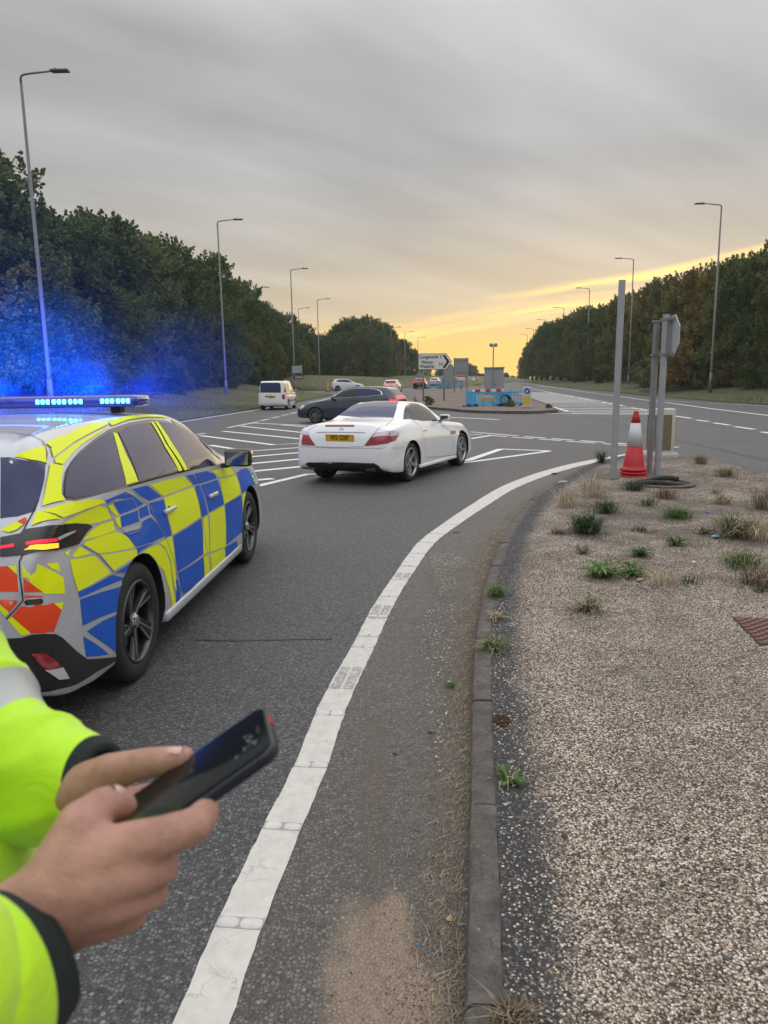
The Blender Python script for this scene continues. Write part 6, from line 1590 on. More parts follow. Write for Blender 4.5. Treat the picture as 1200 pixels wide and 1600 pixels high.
#==PATCHES==
PATCHES = [('P','trim',[(0.368,-0.857,1.134),(0.444,-0.827,1.192),(0.534,-0.799,1.241),(0.66,-0.774,1.282),(0.795,-0.754,1.315),(1.003,-0.729,1.353),(1.284,-0.701,1.394),(1.629,-0.686,1.415),(2.005,-0.677,1.417),(2.288,-0.687,1.394),(2.501,-0.713,1.341),(2.764,-0.747,1.248),(2.904,-0.799,1.139),(2.902,-0.872,1.009),(2.012,-0.886,1.059),(1.56,-0.889,1.078),(1.059,-0.888,1.095),(0.621,-0.88,1.108),(0.465,-0.873,1.115)]),('P','win_q',[(0.391,-0.854,1.144),(0.486,-0.819,1.208),(0.586,-0.789,1.257),(0.722,-0.768,1.293),(0.979,-0.739,1.34),(1.265,-0.713,1.38),(1.299,-0.717,1.375),(1.142,-0.813,1.236),(1.029,-0.885,1.105),(0.627,-0.877,1.114),(0.455,-0.868,1.126)]),('P','win_r',[(1.371,-0.719,1.372),(1.588,-0.7,1.397),(1.912,-0.695,1.399),(1.931,-0.705,1.386),(1.868,-0.793,1.258),(1.896,-0.882,1.083),(1.533,-0.885,1.093),(1.21,-0.884,1.104)]),('P','win_f',[(2.122,-0.696,1.39),(2.327,-0.705,1.369),(2.575,-0.722,1.317),(2.751,-0.751,1.245),(2.845,-0.807,1.14),(2.846,-0.87,1.023),(2.462,-0.878,1.045),(2.115,-0.882,1.064),(2.085,-0.795,1.244)]),('P','y',[(1.3,-0.719,1.372),(1.34,-0.726,1.364),(1.25,-0.804,1.252),(1.197,-0.883,1.107),(1.031,-0.882,1.112),(1.142,-0.813,1.236)]),('P','y',[(1.974,-0.696,1.395),(2.026,-0.696,1.394),(1.957,-0.792,1.255),(1.981,-0.882,1.077),(1.905,-0.883,1.079),(1.899,-0.807,1.232)]),('P','y',[(2.054,-0.695,1.394),(2.105,-0.696,1.391),(2.076,-0.798,1.24),(2.102,-0.882,1.068),(2.024,-0.883,1.071),(1.982,-0.798,1.244)]),('P','y',[(0.352,-0.664,1.334),(0.417,-0.692,1.351),(0.544,-0.702,1.362),(0.45,-0.752,1.293),(0.385,-0.716,1.315)]),('P','y',[(0.581,-0.693,1.374),(0.72,-0.685,1.392),(0.857,-0.684,1.4),(0.588,-0.715,1.351)]),('P','y',[(0.578,-0.718,1.348),(0.712,-0.699,1.377),(0.954,-0.67,1.416),(1.187,-0.654,1.437),(1.357,-0.662,1.435),(1.342,-0.678,1.42),(1.08,-0.698,1.393),(0.816,-0.718,1.36),(0.539,-0.747,1.31)]),('P','y',[(0.537,-0.752,1.303),(0.795,-0.727,1.349),(1.057,-0.707,1.382),(1.319,-0.687,1.411),(1.145,-0.707,1.384),(0.853,-0.735,1.342),(0.708,-0.753,1.312),(0.564,-0.776,1.274),(0.517,-0.764,1.286)]),('P','y',[(1.373,-0.663,1.435),(1.656,-0.648,1.448),(1.982,-0.641,1.447),(2.294,-0.654,1.427),(2.42,-0.667,1.404),(2.004,-0.663,1.431),(1.67,-0.67,1.43),(1.368,-0.688,1.41)]),('P','y',[(0.472,-0.761,1.286),(0.549,-0.782,1.264),(0.453,-0.814,1.213),(0.385,-0.844,1.158),(0.381,-0.861,1.131),(0.247,-0.825,1.126),(0.361,-0.796,1.215)]),('P','y',[(0.229,-0.835,1.105),(0.402,-0.871,1.116),(0.675,-0.888,1.086),(0.727,-0.893,1.063),(0.491,-0.89,1.065),(0.301,-0.885,1.063)]),('P','y',[(0.214,-0.819,1.106),(0.282,-0.884,1.06),(0.162,-0.817,1.055)]),('P','y',[(0.297,-0.889,1.04),(0.462,-0.891,1.053),(0.658,-0.893,1.056),(0.737,-0.895,1.033),(0.779,-0.898,0.971),(0.635,-0.896,0.977),(0.492,-0.894,0.995),(0.405,-0.893,1.015)]),('P','y',[(0.538,-0.899,0.955),(0.655,-0.898,0.964),(0.787,-0.9,0.955),(0.785,-0.908,0.904),(0.626,-0.907,0.912),(0.43,-0.903,0.931)]),('P','y',[(0.76,-0.895,1.039),(0.81,-0.895,1.037),(0.874,-0.897,0.975),(0.843,-0.898,0.973),(0.787,-0.895,1.01)]),('P','b',[(0.85,-0.895,1.06),(1.034,-0.895,1.061),(1.093,-0.896,1.041),(1.231,-0.897,0.972),(1.14,-0.898,0.969),(0.935,-0.896,1.049)]),('P','b',[(0.717,-0.892,1.07),(0.993,-0.893,1.075),(1.022,-0.894,1.064),(0.844,-0.895,1.058),(0.763,-0.895,1.052)]),('P','b',[(1.101,-0.893,1.076),(1.313,-0.893,1.066),(1.527,-0.895,0.968),(1.324,-0.896,0.973),(1.192,-0.895,1.026)]),('P','b',[(0.834,-0.895,1.045),(1.073,-0.896,1.024),(1.119,-0.898,0.967),(0.898,-0.898,0.971)]),('P','b',[(0.895,-0.9,0.959),(1.124,-0.9,0.951),(1.105,-0.909,0.891),(0.882,-0.908,0.904)]),('P','b',[(1.154,-0.9,0.955),(1.276,-0.899,0.954),(1.283,-0.907,0.898),(1.14,-0.907,0.903)]),('P','y',[(0.822,-0.899,0.965),(0.878,-0.9,0.96),(0.867,-0.907,0.91),(0.827,-0.907,0.913)]),('P','b',[(0.87,-0.913,0.872),(1.114,-0.915,0.85),(1.165,-0.911,0.88),(1.288,-0.91,0.881),(1.39,-0.916,0.815),(1.474,-0.921,0.731),(1.245,-0.922,0.741),(1.012,-0.922,0.767),(0.938,-0.917,0.832)]),('P','b',[(1.324,-0.898,0.959),(1.555,-0.898,0.942),(1.558,-0.915,0.819),(1.588,-0.921,0.713),(1.487,-0.921,0.72),(1.37,-0.912,0.854),(1.304,-0.905,0.908)]),('P','b',[(1.016,-0.922,0.759),(1.171,-0.922,0.742),(1.287,-0.922,0.727),(1.097,-0.923,0.732),(1.025,-0.923,0.723)]),('P','y',[(0.457,-0.905,0.916),(0.599,-0.907,0.91),(0.797,-0.909,0.896),(0.909,-0.915,0.851),(0.995,-0.922,0.769),(0.74,-0.92,0.805),(0.566,-0.917,0.837),(0.429,-0.906,0.909)]),('P','y',[(0.306,-0.908,0.886),(0.39,-0.906,0.909),(0.478,-0.915,0.856),(0.336,-0.912,0.872)]),('P','y',[(0.26,-0.899,0.912),(0.306,-0.903,0.914),(0.272,-0.904,0.894)]),('P','y',[(0.572,-0.918,0.826),(0.792,-0.921,0.788),(1.013,-0.923,0.752),(1.014,-0.924,0.72),(0.846,-0.924,0.716),(0.7,-0.924,0.714)]),('P','y',[(0.287,-0.909,0.871),(0.514,-0.917,0.835),(0.655,-0.924,0.714),(0.445,-0.924,0.716),(0.305,-0.923,0.722),(0.284,-0.917,0.806)]),('P','b',[(0.308,-0.924,0.717),(0.467,-0.924,0.705),(0.674,-0.924,0.699),(0.83,-0.925,0.637),(0.588,-0.925,0.664),(0.314,-0.925,0.687)]),('P','b',[(0.719,-0.924,0.699),(0.888,-0.924,0.7),(1.012,-0.924,0.713),(0.954,-0.925,0.678),(0.894,-0.925,0.643)]),('P','b',[(0.317,-0.925,0.678),(0.531,-0.925,0.649),(0.816,-0.926,0.601),(0.761,-0.925,0.53),(0.726,-0.925,0.496),(0.509,-0.925,0.531),(0.32,-0.925,0.553)]),('P','b',[(0.355,-0.925,0.512),(0.531,-0.925,0.504),(0.734,-0.924,0.476),(0.702,-0.923,0.387),(0.668,-0.917,0.288),(0.489,-0.924,0.416)]),('P','b',[(0.316,-0.924,0.499),(0.438,-0.924,0.416),(0.566,-0.92,0.317),(0.431,-0.922,0.36),(0.328,-0.923,0.398)]),('P','b',[(0.842,-0.926,0.591),(0.895,-0.926,0.586),(0.809,-0.925,0.49),(0.747,-0.923,0.371),(0.733,-0.912,0.256),(0.695,-0.914,0.271),(0.724,-0.924,0.417)]),('P','y',[(1.028,-0.924,0.709),(1.164,-0.923,0.717),(1.351,-0.922,0.704),(1.466,-0.923,0.641),(1.529,-0.922,0.532),(1.54,-0.921,0.395),(1.598,-0.914,0.269),(1.527,-0.914,0.266),(1.479,-0.921,0.397),(1.402,-0.923,0.532),(1.246,-0.924,0.629),(1.149,-0.924,0.658),(1.029,-0.925,0.659)]),('P','y',[(1.368,-0.922,0.709),(1.586,-0.921,0.704),(1.613,-0.922,0.6),(1.611,-0.922,0.496),(1.615,-0.92,0.343),(1.574,-0.921,0.385),(1.541,-0.923,0.551),(1.469,-0.923,0.654)]),('P','b',[(1.605,-0.921,0.407),(1.642,-0.921,0.411),(1.697,-0.918,0.311),(1.702,-0.913,0.263),(1.62,-0.912,0.259)]),('P','y',[(1.371,-0.894,1.061),(1.667,-0.893,1.052),(1.988,-0.892,1.031),(2.164,-0.892,0.95),(1.823,-0.894,0.958),(1.568,-0.895,0.965),(1.437,-0.895,1.027)]),('P','y',[(1.568,-0.897,0.95),(1.863,-0.896,0.943),(2.198,-0.894,0.932),(2.213,-0.909,0.828),(2.226,-0.918,0.712),(1.886,-0.919,0.707),(1.614,-0.92,0.71),(1.574,-0.915,0.816)]),('P','b',[(1.632,-0.921,0.695),(1.931,-0.92,0.691),(2.232,-0.919,0.694),(2.246,-0.921,0.571),(2.228,-0.919,0.439),(1.93,-0.92,0.442),(1.659,-0.921,0.456),(1.636,-0.922,0.58)]),('P','b',[(1.667,-0.921,0.445),(1.927,-0.92,0.424),(2.218,-0.919,0.414),(2.238,-0.911,0.262),(1.973,-0.912,0.262),(1.776,-0.914,0.27),(1.716,-0.918,0.313)]),('P','y',[(2.264,-0.919,0.688),(2.393,-0.919,0.688),(2.395,-0.921,0.556),(2.383,-0.919,0.416),(2.233,-0.919,0.431)]),('P','y',[(2.24,-0.919,0.409),(2.38,-0.919,0.396),(2.404,-0.909,0.248),(2.253,-0.91,0.254)]),('P','b',[(2.219,-0.894,0.929),(2.319,-0.893,0.926),(2.369,-0.909,0.819),(2.403,-0.918,0.704),(2.257,-0.918,0.703),(2.233,-0.909,0.824)]),('P','b',[(2.05,-0.891,1.029),(2.196,-0.89,1.021),(2.294,-0.892,0.942),(2.206,-0.892,0.944)]),('P','b',[(2.229,-0.89,1.02),(2.543,-0.887,1.001),(2.751,-0.887,0.951),(2.794,-0.889,0.913),(2.314,-0.892,0.936)]),('P','b',[(2.35,-0.894,0.92),(2.812,-0.891,0.899),(2.836,-0.908,0.8),(2.848,-0.918,0.698),(2.447,-0.918,0.706),(2.402,-0.91,0.814)]),('P','y',[(2.68,-0.886,0.988),(2.982,-0.88,0.97),(3.258,-0.882,0.942),(3.399,-0.89,0.877),(2.89,-0.889,0.907)]),('P','y',[(2.879,-0.891,0.894),(3.385,-0.893,0.863),(3.408,-0.911,0.775),(3.4,-0.921,0.695),(2.875,-0.918,0.697),(2.862,-0.909,0.796)]),('P','y',[(2.441,-0.919,0.69),(2.857,-0.919,0.685),(2.87,-0.921,0.514),(2.845,-0.919,0.353),(2.407,-0.919,0.41),(2.422,-0.921,0.568)]),('P','y',[(2.415,-0.919,0.391),(2.803,-0.918,0.347),(2.835,-0.908,0.241),(2.435,-0.908,0.247)]),('P','b',[(2.9,-0.919,0.689),(3.41,-0.922,0.681),(3.415,-0.926,0.529),(3.38,-0.924,0.363),(2.86,-0.919,0.361),(2.89,-0.921,0.548)]),('P','b',[(2.831,-0.918,0.348),(3.178,-0.921,0.325),(3.229,-0.918,0.273),(2.863,-0.908,0.242)]),('P','b',[(3.434,-0.89,0.877),(3.628,-0.884,0.886),(3.951,-0.877,0.861),(4.147,-0.888,0.766),(4.06,-0.913,0.692),(3.469,-0.921,0.697),(3.441,-0.908,0.791)]),('P','y',[(3.46,-0.922,0.678),(3.947,-0.919,0.668),(3.717,-0.925,0.604),(3.585,-0.925,0.499),(3.509,-0.923,0.345),(3.53,-0.908,0.231),(3.404,-0.914,0.25),(3.425,-0.925,0.486)]),('P','y',[(3.764,-0.874,0.912),(3.917,-0.875,0.878),(4.075,-0.887,0.788),(4.113,-0.91,0.694),(4.011,-0.915,0.69),(3.96,-0.888,0.811)]),('P','o',[(0.052,-0.725,0.9),(0.057,-0.754,0.901),(0.051,-0.793,0.865),(0.038,-0.798,0.8),(0.028,-0.728,0.803)]),('P','y',[(0.057,-0.758,0.902),(0.063,-0.789,0.903),(0.053,-0.793,0.871)]),('P','y',[(0.067,-0.817,0.902),(0.102,-0.863,0.898),(0.153,-0.888,0.856),(0.207,-0.908,0.813),(0.199,-0.912,0.744),(0.097,-0.878,0.772),(0.073,-0.848,0.818),(0.055,-0.82,0.857)]),('P','o',[(0.055,-0.82,0.853),(0.072,-0.847,0.815),(0.093,-0.874,0.78),(0.049,-0.82,0.794)]),('P','y',[(0.142,-0.878,0.89),(0.2,-0.896,0.881),(0.198,-0.902,0.842),(0.157,-0.887,0.867)]),('P','o',[(0.049,-0.821,0.778),(0.092,-0.876,0.762),(0.083,-0.87,0.758),(0.048,-0.822,0.766)]),('P','o',[(0.024,-0.773,0.694),(0.037,-0.805,0.731),(0.071,-0.862,0.731),(0.125,-0.896,0.72),(0.164,-0.908,0.676),(0.109,-0.894,0.598),(0.041,-0.835,0.614)]),('P','y',[(0.131,-0.898,0.718),(0.185,-0.912,0.705),(0.166,-0.909,0.678)]),('P','y',[(0.02,-0.754,0.679),(0.024,-0.77,0.691),(0.04,-0.833,0.615),(0.026,-0.799,0.612)]),('P','o',[(0.023,-0.727,0.766),(0.032,-0.789,0.761),(0.033,-0.791,0.75),(0.023,-0.762,0.715),(0.021,-0.727,0.751)]),('P','y',[(0.02,-0.726,0.747),(0.022,-0.759,0.712),(0.019,-0.745,0.696),(0.018,-0.725,0.722)]),('P','y',[(0.117,-0.709,1.044),(0.131,-0.729,1.057),(0.15,-0.759,1.072),(0.15,-0.785,1.059),(0.131,-0.767,1.043),(0.118,-0.743,1.035)]),('P','o',[(0.153,-0.762,1.074),(0.174,-0.786,1.087),(0.17,-0.794,1.077),(0.152,-0.787,1.06)]),('P','taildark',[(0.1,-0.71,1.017),(0.124,-0.78,1.027),(0.14,-0.791,1.042),(0.166,-0.844,1.046),(0.279,-0.889,1.034),(0.391,-0.892,1.019),(0.514,-0.894,0.992),(0.555,-0.897,0.971),(0.484,-0.899,0.957),(0.387,-0.904,0.922),(0.306,-0.901,0.927),(0.213,-0.889,0.934),(0.084,-0.81,0.944),(0.066,-0.721,0.94)]),('P','tailtop',[(0.22,-0.886,0.99),(0.289,-0.891,0.994),(0.385,-0.894,0.989),(0.356,-0.894,0.983),(0.225,-0.887,0.976)]),('P','tailred',[(0.111,-0.814,0.991),(0.14,-0.864,0.996),(0.218,-0.886,0.988),(0.215,-0.886,0.974),(0.133,-0.866,0.982),(0.104,-0.819,0.979)]),('P','tailamber',[(0.092,-0.813,0.961),(0.101,-0.827,0.969),(0.107,-0.834,0.977),(0.142,-0.872,0.978),(0.223,-0.887,0.964),(0.217,-0.888,0.944),(0.124,-0.868,0.957)]),('P','tailred',[(0.083,-0.716,0.982),(0.09,-0.745,0.985),(0.098,-0.771,0.989),(0.091,-0.775,0.975),(0.078,-0.718,0.971)]),('P','diff',[(0.027,-0.805,0.601),(0.042,-0.837,0.608),(0.071,-0.872,0.601),(0.118,-0.898,0.583),(0.154,-0.907,0.554),(0.193,-0.914,0.51),(0.249,-0.92,0.452),(0.334,-0.923,0.382),(0.498,-0.92,0.323),(0.759,-0.906,0.235),(0.6,-0.909,0.25),(0.446,-0.913,0.276),(0.237,-0.906,0.298),(0.125,-0.885,0.327),(0.058,-0.829,0.34),(0.045,-0.751,0.338),(0.023,-0.683,0.365),(0.011,-0.706,0.515),(0.019,-0.774,0.58)]),('P','reflred',[(0.036,-0.826,0.527),(0.069,-0.87,0.516),(0.1,-0.889,0.474),(0.129,-0.899,0.428),(0.065,-0.864,0.442),(0.047,-0.844,0.484)]),('P','reflclear',[(0.063,-0.862,0.441),(0.136,-0.901,0.424),(0.172,-0.905,0.357),(0.114,-0.89,0.376)]),('P','sensor',[(0.044,-0.817,0.752),(0.049,-0.824,0.759),(0.082,-0.87,0.754),(0.087,-0.875,0.746),(0.082,-0.873,0.733),(0.071,-0.862,0.731),(0.046,-0.825,0.736),(0.044,-0.819,0.742)]),('P','rearglass',[(0.346,-0.604,1.331),(0.35,-0.683,1.322),(0.397,-0.73,1.306),(0.442,-0.756,1.288),(0.36,-0.786,1.226),(0.277,-0.805,1.165),(0.211,-0.811,1.108),(0.167,-0.755,1.095),(0.149,-0.691,1.09)]),('P','exh',[(0.02,-0.754,0.396),(0.035,-0.806,0.381),(0.058,-0.841,0.356),(0.06,-0.828,0.337),(0.053,-0.763,0.331),(0.032,-0.749,0.356)]),('P','L_gap',[(0.257,-0.807,1.15),(0.196,-0.805,1.098),(0.135,-0.792,1.037),(0.107,-0.798,0.992),(0.085,-0.81,0.947),(0.07,-0.8,0.918),(0.05,-0.807,0.851),(0.045,-0.812,0.808),(0.043,-0.813,0.758),(0.029,-0.784,0.723),(0.019,-0.747,0.684)]),('P','L_gap',[(0.621,-0.452,1.426),(0.627,-0.517,1.423),(0.565,-0.651,1.407),(0.578,-0.682,1.386),(0.524,-0.725,1.335),(0.442,-0.756,1.288)]),('P','L_door',[(1.062,-0.888,1.092),(1.128,-0.896,1.046),(1.311,-0.899,0.95),(1.363,-0.914,0.842),(1.494,-0.921,0.701),(1.568,-0.923,0.596),(1.624,-0.922,0.492),(1.653,-0.921,0.393),(1.716,-0.916,0.29)]),('P','L_door',[(2.042,-0.885,1.062),(2.175,-0.892,0.948),(2.234,-0.912,0.808),(2.274,-0.919,0.666),(2.301,-0.92,0.49),(2.363,-0.918,0.354),(2.409,-0.909,0.251)]),('P','L_door',[(3.308,-0.881,0.944),(3.431,-0.903,0.812),(3.431,-0.922,0.69),(3.432,-0.926,0.526),(3.404,-0.923,0.346),(3.374,-0.913,0.245)]),('P','L_sill',[(1.717,-0.915,0.274),(2.201,-0.907,0.241),(2.869,-0.897,0.209),(3.513,-0.9,0.212)]),('P','L_fuel',[(0.746,-0.895,1.041),(0.818,-0.895,1.053),(1.074,-0.896,1.029),(1.125,-0.898,0.966),(1.122,-0.908,0.901),(1.147,-0.913,0.859),(1.07,-0.916,0.846),(0.942,-0.915,0.853),(0.847,-0.908,0.906),(0.792,-0.899,0.963),(0.746,-0.895,1.041)]),('P','L_grey',[(0.416,-0.905,0.915),(0.563,-0.918,0.83),(0.708,-0.924,0.699),(0.875,-0.925,0.645)]),('P','pt_handle',[(1.593,-0.908,0.873)]),('P','pt_handle',[(2.566,-0.908,0.818)]),('P','pt_mirror',[(3.072,-0.868,1.004)]),('S','rearwin',[(1.066,0.607,1.069),(1.259,0.548,1.163),(1.529,0.513,1.25),(1.749,0.271,1.298),(1.751,-0.251,1.299),(1.251,-0.429,1.171),(0.974,-0.504,1.045),(0.941,0.113,1.048)]),('S','trim',[(0.983,-0.679,1.015),(1.267,-0.57,1.156),(1.482,-0.506,1.241),(1.626,-0.513,1.266),(1.891,-0.561,1.245),(2.202,-0.663,1.112),(2.319,-0.789,0.921),(1.533,-0.779,0.967)]),('S','sidewin',[(1.198,-0.746,1.004),(1.388,-0.593,1.175),(1.549,-0.554,1.233),(1.813,-0.595,1.212),(2.049,-0.693,1.088),(2.229,-0.778,0.942),(1.55,-0.772,0.977)]),('S','quarter',[(1.027,-0.681,1.024),(1.279,-0.587,1.15),(1.389,-0.57,1.192),(1.169,-0.737,1.012)]),('S','tailL',[(0.029,0.727,0.644),(0.054,0.729,0.755),(0.101,0.722,0.847),(0.088,0.667,0.852),(0.027,0.554,0.746),(0.004,0.453,0.636),(0.014,0.616,0.637)]),('S','tailR',[(0.006,-0.455,0.652),(0.027,-0.531,0.754),(0.068,-0.593,0.843),(0.093,-0.659,0.861),(0.187,-0.829,0.866),(0.421,-0.85,0.85),(0.426,-0.859,0.812),(0.269,-0.871,0.726),(0.086,-0.815,0.691),(0.022,-0.667,0.669)]),('S','tailRc',[(0.07,-0.61,0.841),(0.088,-0.661,0.854),(0.407,-0.85,0.846),(0.387,-0.859,0.804),(0.164,-0.838,0.798),(0.042,-0.569,0.791)]),('S','brake3',[(0.135,0.335,0.965),(0.138,-0.208,0.971),(0.116,-0.213,0.942),(0.113,0.317,0.936)]),('S','diff',[(0.019,0.671,0.33),(0.006,0.589,0.36),(0.0,-0.027,0.381),(0.006,-0.609,0.387),(0.019,-0.692,0.345),(0.092,-0.751,0.258),(0.195,-0.462,0.214),(0.231,-0.138,0.208),(0.192,0.168,0.215),(0.184,0.507,0.217)]),('S','exh',[(0.063,0.654,0.272),(0.042,0.515,0.288),(0.093,0.521,0.254),(0.218,0.644,0.21),(0.193,0.689,0.214),(0.142,0.712,0.23)]),('S','exh',[(0.033,-0.448,0.296),(0.024,-0.614,0.309),(0.071,-0.623,0.266),(0.218,-0.515,0.21),(0.208,-0.392,0.212),(0.089,-0.412,0.256)]),('S','vent',[(2.672,-0.874,0.725),(2.956,-0.877,0.71),(2.885,-0.897,0.644),(2.658,-0.893,0.66)]),('S','pt_plate',[(0.028,-0.01,0.768)]),('S','pt_mirror',[(2.388,-0.795,0.908)]),('S','pt_handle',[(1.479,-0.859,0.815)]),('S','pt_badge',[(0.089,0.045,0.903)]),('S','L_recess',[(0.063,0.458,0.848),(0.067,-0.437,0.857)]),('S','L_gap',[(0.002,0.445,0.625),(-0.0,0.124,0.614),(0.004,-0.434,0.641)]),('S','L_gap',[(0.003,0.446,0.631),(0.085,0.658,0.849),(0.131,0.512,0.949),(0.442,0.512,0.996)]),('S','L_gap',[(0.005,-0.446,0.646),(0.068,-0.593,0.843),(0.316,-0.678,0.952),(0.95,-0.515,1.038)]),('S','L_gap',[(1.182,-0.756,0.994),(1.33,-0.827,0.894),(1.341,-0.897,0.69),(1.428,-0.9,0.354)]),('S','L_gap',[(2.324,-0.797,0.909),(2.558,-0.863,0.758),(2.708,-0.902,0.589),(2.785,-0.9,0.293)]),('S','L_gap',[(1.452,-0.899,0.339),(2.111,-0.897,0.293),(2.92,-0.898,0.254)]),('S','L_bump',[(0.04,0.765,0.614),(-0.0,0.124,0.605),(0.012,-0.611,0.618),(0.358,-0.894,0.6),(0.535,-0.903,0.596)]),('H','chrome',[(3.015,0.739,0.996),(2.748,0.628,1.175),(2.518,0.609,1.316),(2.12,0.604,1.436),(1.802,0.38,1.472),(1.438,0.266,1.474),(0.891,0.606,1.445),(0.66,0.693,1.321),(0.559,0.786,1.129),(1.326,0.793,1.106),(1.873,0.8,1.07),(2.427,0.804,1.024)]),('H','trim',[(2.95,0.73,1.021),(2.767,0.607,1.178),(2.514,0.626,1.306),(2.122,0.621,1.425),(1.809,0.325,1.474),(1.325,0.448,1.464),(0.908,0.642,1.415),(0.711,0.706,1.302),(0.61,0.776,1.155),(1.329,0.782,1.137),(1.876,0.79,1.101),(2.431,0.791,1.054)]),('H','winf',[(2.794,0.72,1.077),(2.47,0.672,1.27),(2.141,0.648,1.389),(1.79,0.636,1.436),(1.781,0.773,1.151),(2.211,0.781,1.104)]),('H','winr',[(1.674,0.637,1.435),(1.262,0.638,1.43),(0.918,0.66,1.39),(0.751,0.715,1.287),(0.661,0.766,1.181),(1.332,0.772,1.162),(1.66,0.773,1.155)]),('H','head',[(4.349,0.678,0.616),(4.294,0.685,0.679),(4.015,0.825,0.723),(4.064,0.852,0.645),(4.215,0.829,0.576)]),('H','L_door',[(1.808,0.794,1.09),(1.821,0.895,0.662),(1.868,0.894,0.353)]),('H','L_door',[(2.822,0.8,0.986),(2.85,0.896,0.667),(2.803,0.897,0.355)]),('H','pt_mirror',[(2.735,0.806,0.985)]),('H','pt_handle',[(1.917,0.84,0.943)]),('H','tail',[(0.155,0.622,1.093),(0.152,-0.561,1.093),(0.071,-0.335,0.975),(0.095,0.711,0.985)]),('V','rearwin',[(0.117,0.711,1.666),(0.125,0.639,1.719),(0.113,-0.462,1.702),(0.091,-0.561,1.621),(0.028,-0.575,1.08),(0.031,0.752,1.1)]),('V','tailL',[(0.034,0.824,0.973),(0.023,0.821,0.646)]),('V','tailR',[(0.018,-0.637,0.96),(0.031,-0.815,0.981),(0.024,-0.82,0.678),(-0.0,-0.645,0.665)]),('V','bumper',[(0.045,0.856,0.382),(0.369,-0.893,0.395),(0.306,-0.391,0.219),(0.291,0.352,0.221)]),('V','handle',[(0.013,0.464,0.897),(0.013,-0.245,0.886),(0.007,-0.226,0.807),(0.008,0.45,0.817)]),('V','pt_plate',[(0.003,0.101,0.756)]),('V','sidewin',[(0.182,-0.74,1.649),(1.773,-0.747,1.662),(1.564,-0.864,1.103),(0.033,-0.763,1.109)]),('V','sidewin',[(2.137,-0.864,1.095)]),('V','L_gap',[(2.167,-0.759,1.611),(1.646,-0.895,0.54)])]
BV = {'P': (bvP, police, pbody), 'S': (bvS, slk, sbody), 'H': (bvH, hatch, hbody), 'V': (bvV, van, vbody)}
m_gap = mat('shut line', (.006, .006, .007), .7)
m_grey = mat('grey panel line', (.30, .31, .33), .4)
NAMES = {'y': ('livery_panel', m_fy), 'b': ('livery_panel', m_fb), 'o': ('livery_panel', m_fo), 'trim': ('window_trim', m_gloss), 'win_q': ('window', m_glass), 'win_r': ('window', m_glass), 'win_f': ('window', m_glass),
         'rearglass': ('rear_window', m_glass), 'rearwin': ('rear_window', m_glass), 'sidewin': ('window', m_glassl), 'quarter': ('window', m_glassl), 'winf': ('window', m_glassl), 'winr': ('window', m_glass),
         'diff': ('bumper_insert', m_dark), 'taildark': ('tail_light', m_gloss), 'tailL': ('tail_light', m_red), 'tailR': ('tail_light', m_red), 'tail': ('tail_light', m_redon), 'tailRc': ('clear_strip', m_clear),
         'brake3': ('brake_light', m_red), 'vent': ('side_vent', m_gloss), 'chrome': ('window_moulding', m_chrome), 'head': ('headlight', m_clear), 'bumper': ('bumper', m_dark), 'handle': ('handle_strip', m_dark),
         'exh': ('exhaust_tip', m_chrome), 'sensor': ('rear_sensor', m_gloss)}
OFF = {'trim': .003, 'chrome': .002, 'win_q': .006, 'win_r': .006, 'win_f': .006, 'sidewin': .006, 'quarter': .006, 'winf': .007, 'winr': .007, 'trimH': .004}
SIDED = {'P': True, 'S': True, 'H': True, 'V': True}
def side_mirror(car, tag, pts):
    # things wholly on one flank get a twin on the other; pieces crossing the middle do not
    ys = [p[1] for p in pts]
    if tag in ('rearwin', 'brake3', 'bumper', 'handle') or (tag == 'diff' and car == 'S'): return False
    if tag in ('tailL',) and car in 'SV' or (tag == 'tailR' and car in 'SV') or (tag == 'exh' and car == 'S'): return False
    return min(abs(min(ys)), abs(max(ys))) > .05 or max(ys) < 0 or min(ys) > 0
Hs = [(2.93, .80, 1.02), (2.70, .72, 1.17), (2.42, .68, 1.30), (2.10, .655, 1.375), (1.70, .65, 1.40), (1.20, .65, 1.395), (.86, .68, 1.345), (.70, .72, 1.27), (.63, .78, 1.14), (1.3, .81, 1.09), (1.9, .81, 1.06), (2.5, .81, 1.035)]
def shrink(pts, k, dz=0):
    c = sum((Vector(p) for p in pts), Vector()) / len(pts); return [c + (Vector(p) - c) * k for p in pts]
def hatch_glass(bvh, root, mirror):
    patch(bvh, Hs, 'window_moulding', m_chrome, root, .002, mirror=mirror)
    patch(bvh, shrink(Hs, .965), 'window_trim', m_gloss, root, .004, mirror=mirror)
    patch(bvh, [(2.82, .80, 1.04), (2.62, .73, 1.18), (2.38, .69, 1.29), (2.08, .665, 1.36), (1.88, .66, 1.375), (1.90, .80, 1.075), (2.4, .81, 1.055)], 'window', m_glassl, root, .007, mirror=mirror)
    patch(bvh, [(1.80, .66, 1.38), (1.2, .66, 1.375), (.90, .69, 1.325), (.76, .73, 1.25), (.71, .78, 1.15), (1.3, .81, 1.10), (1.80, .80, 1.08)], 'window', m_glass, root, .007, mirror=mirror)
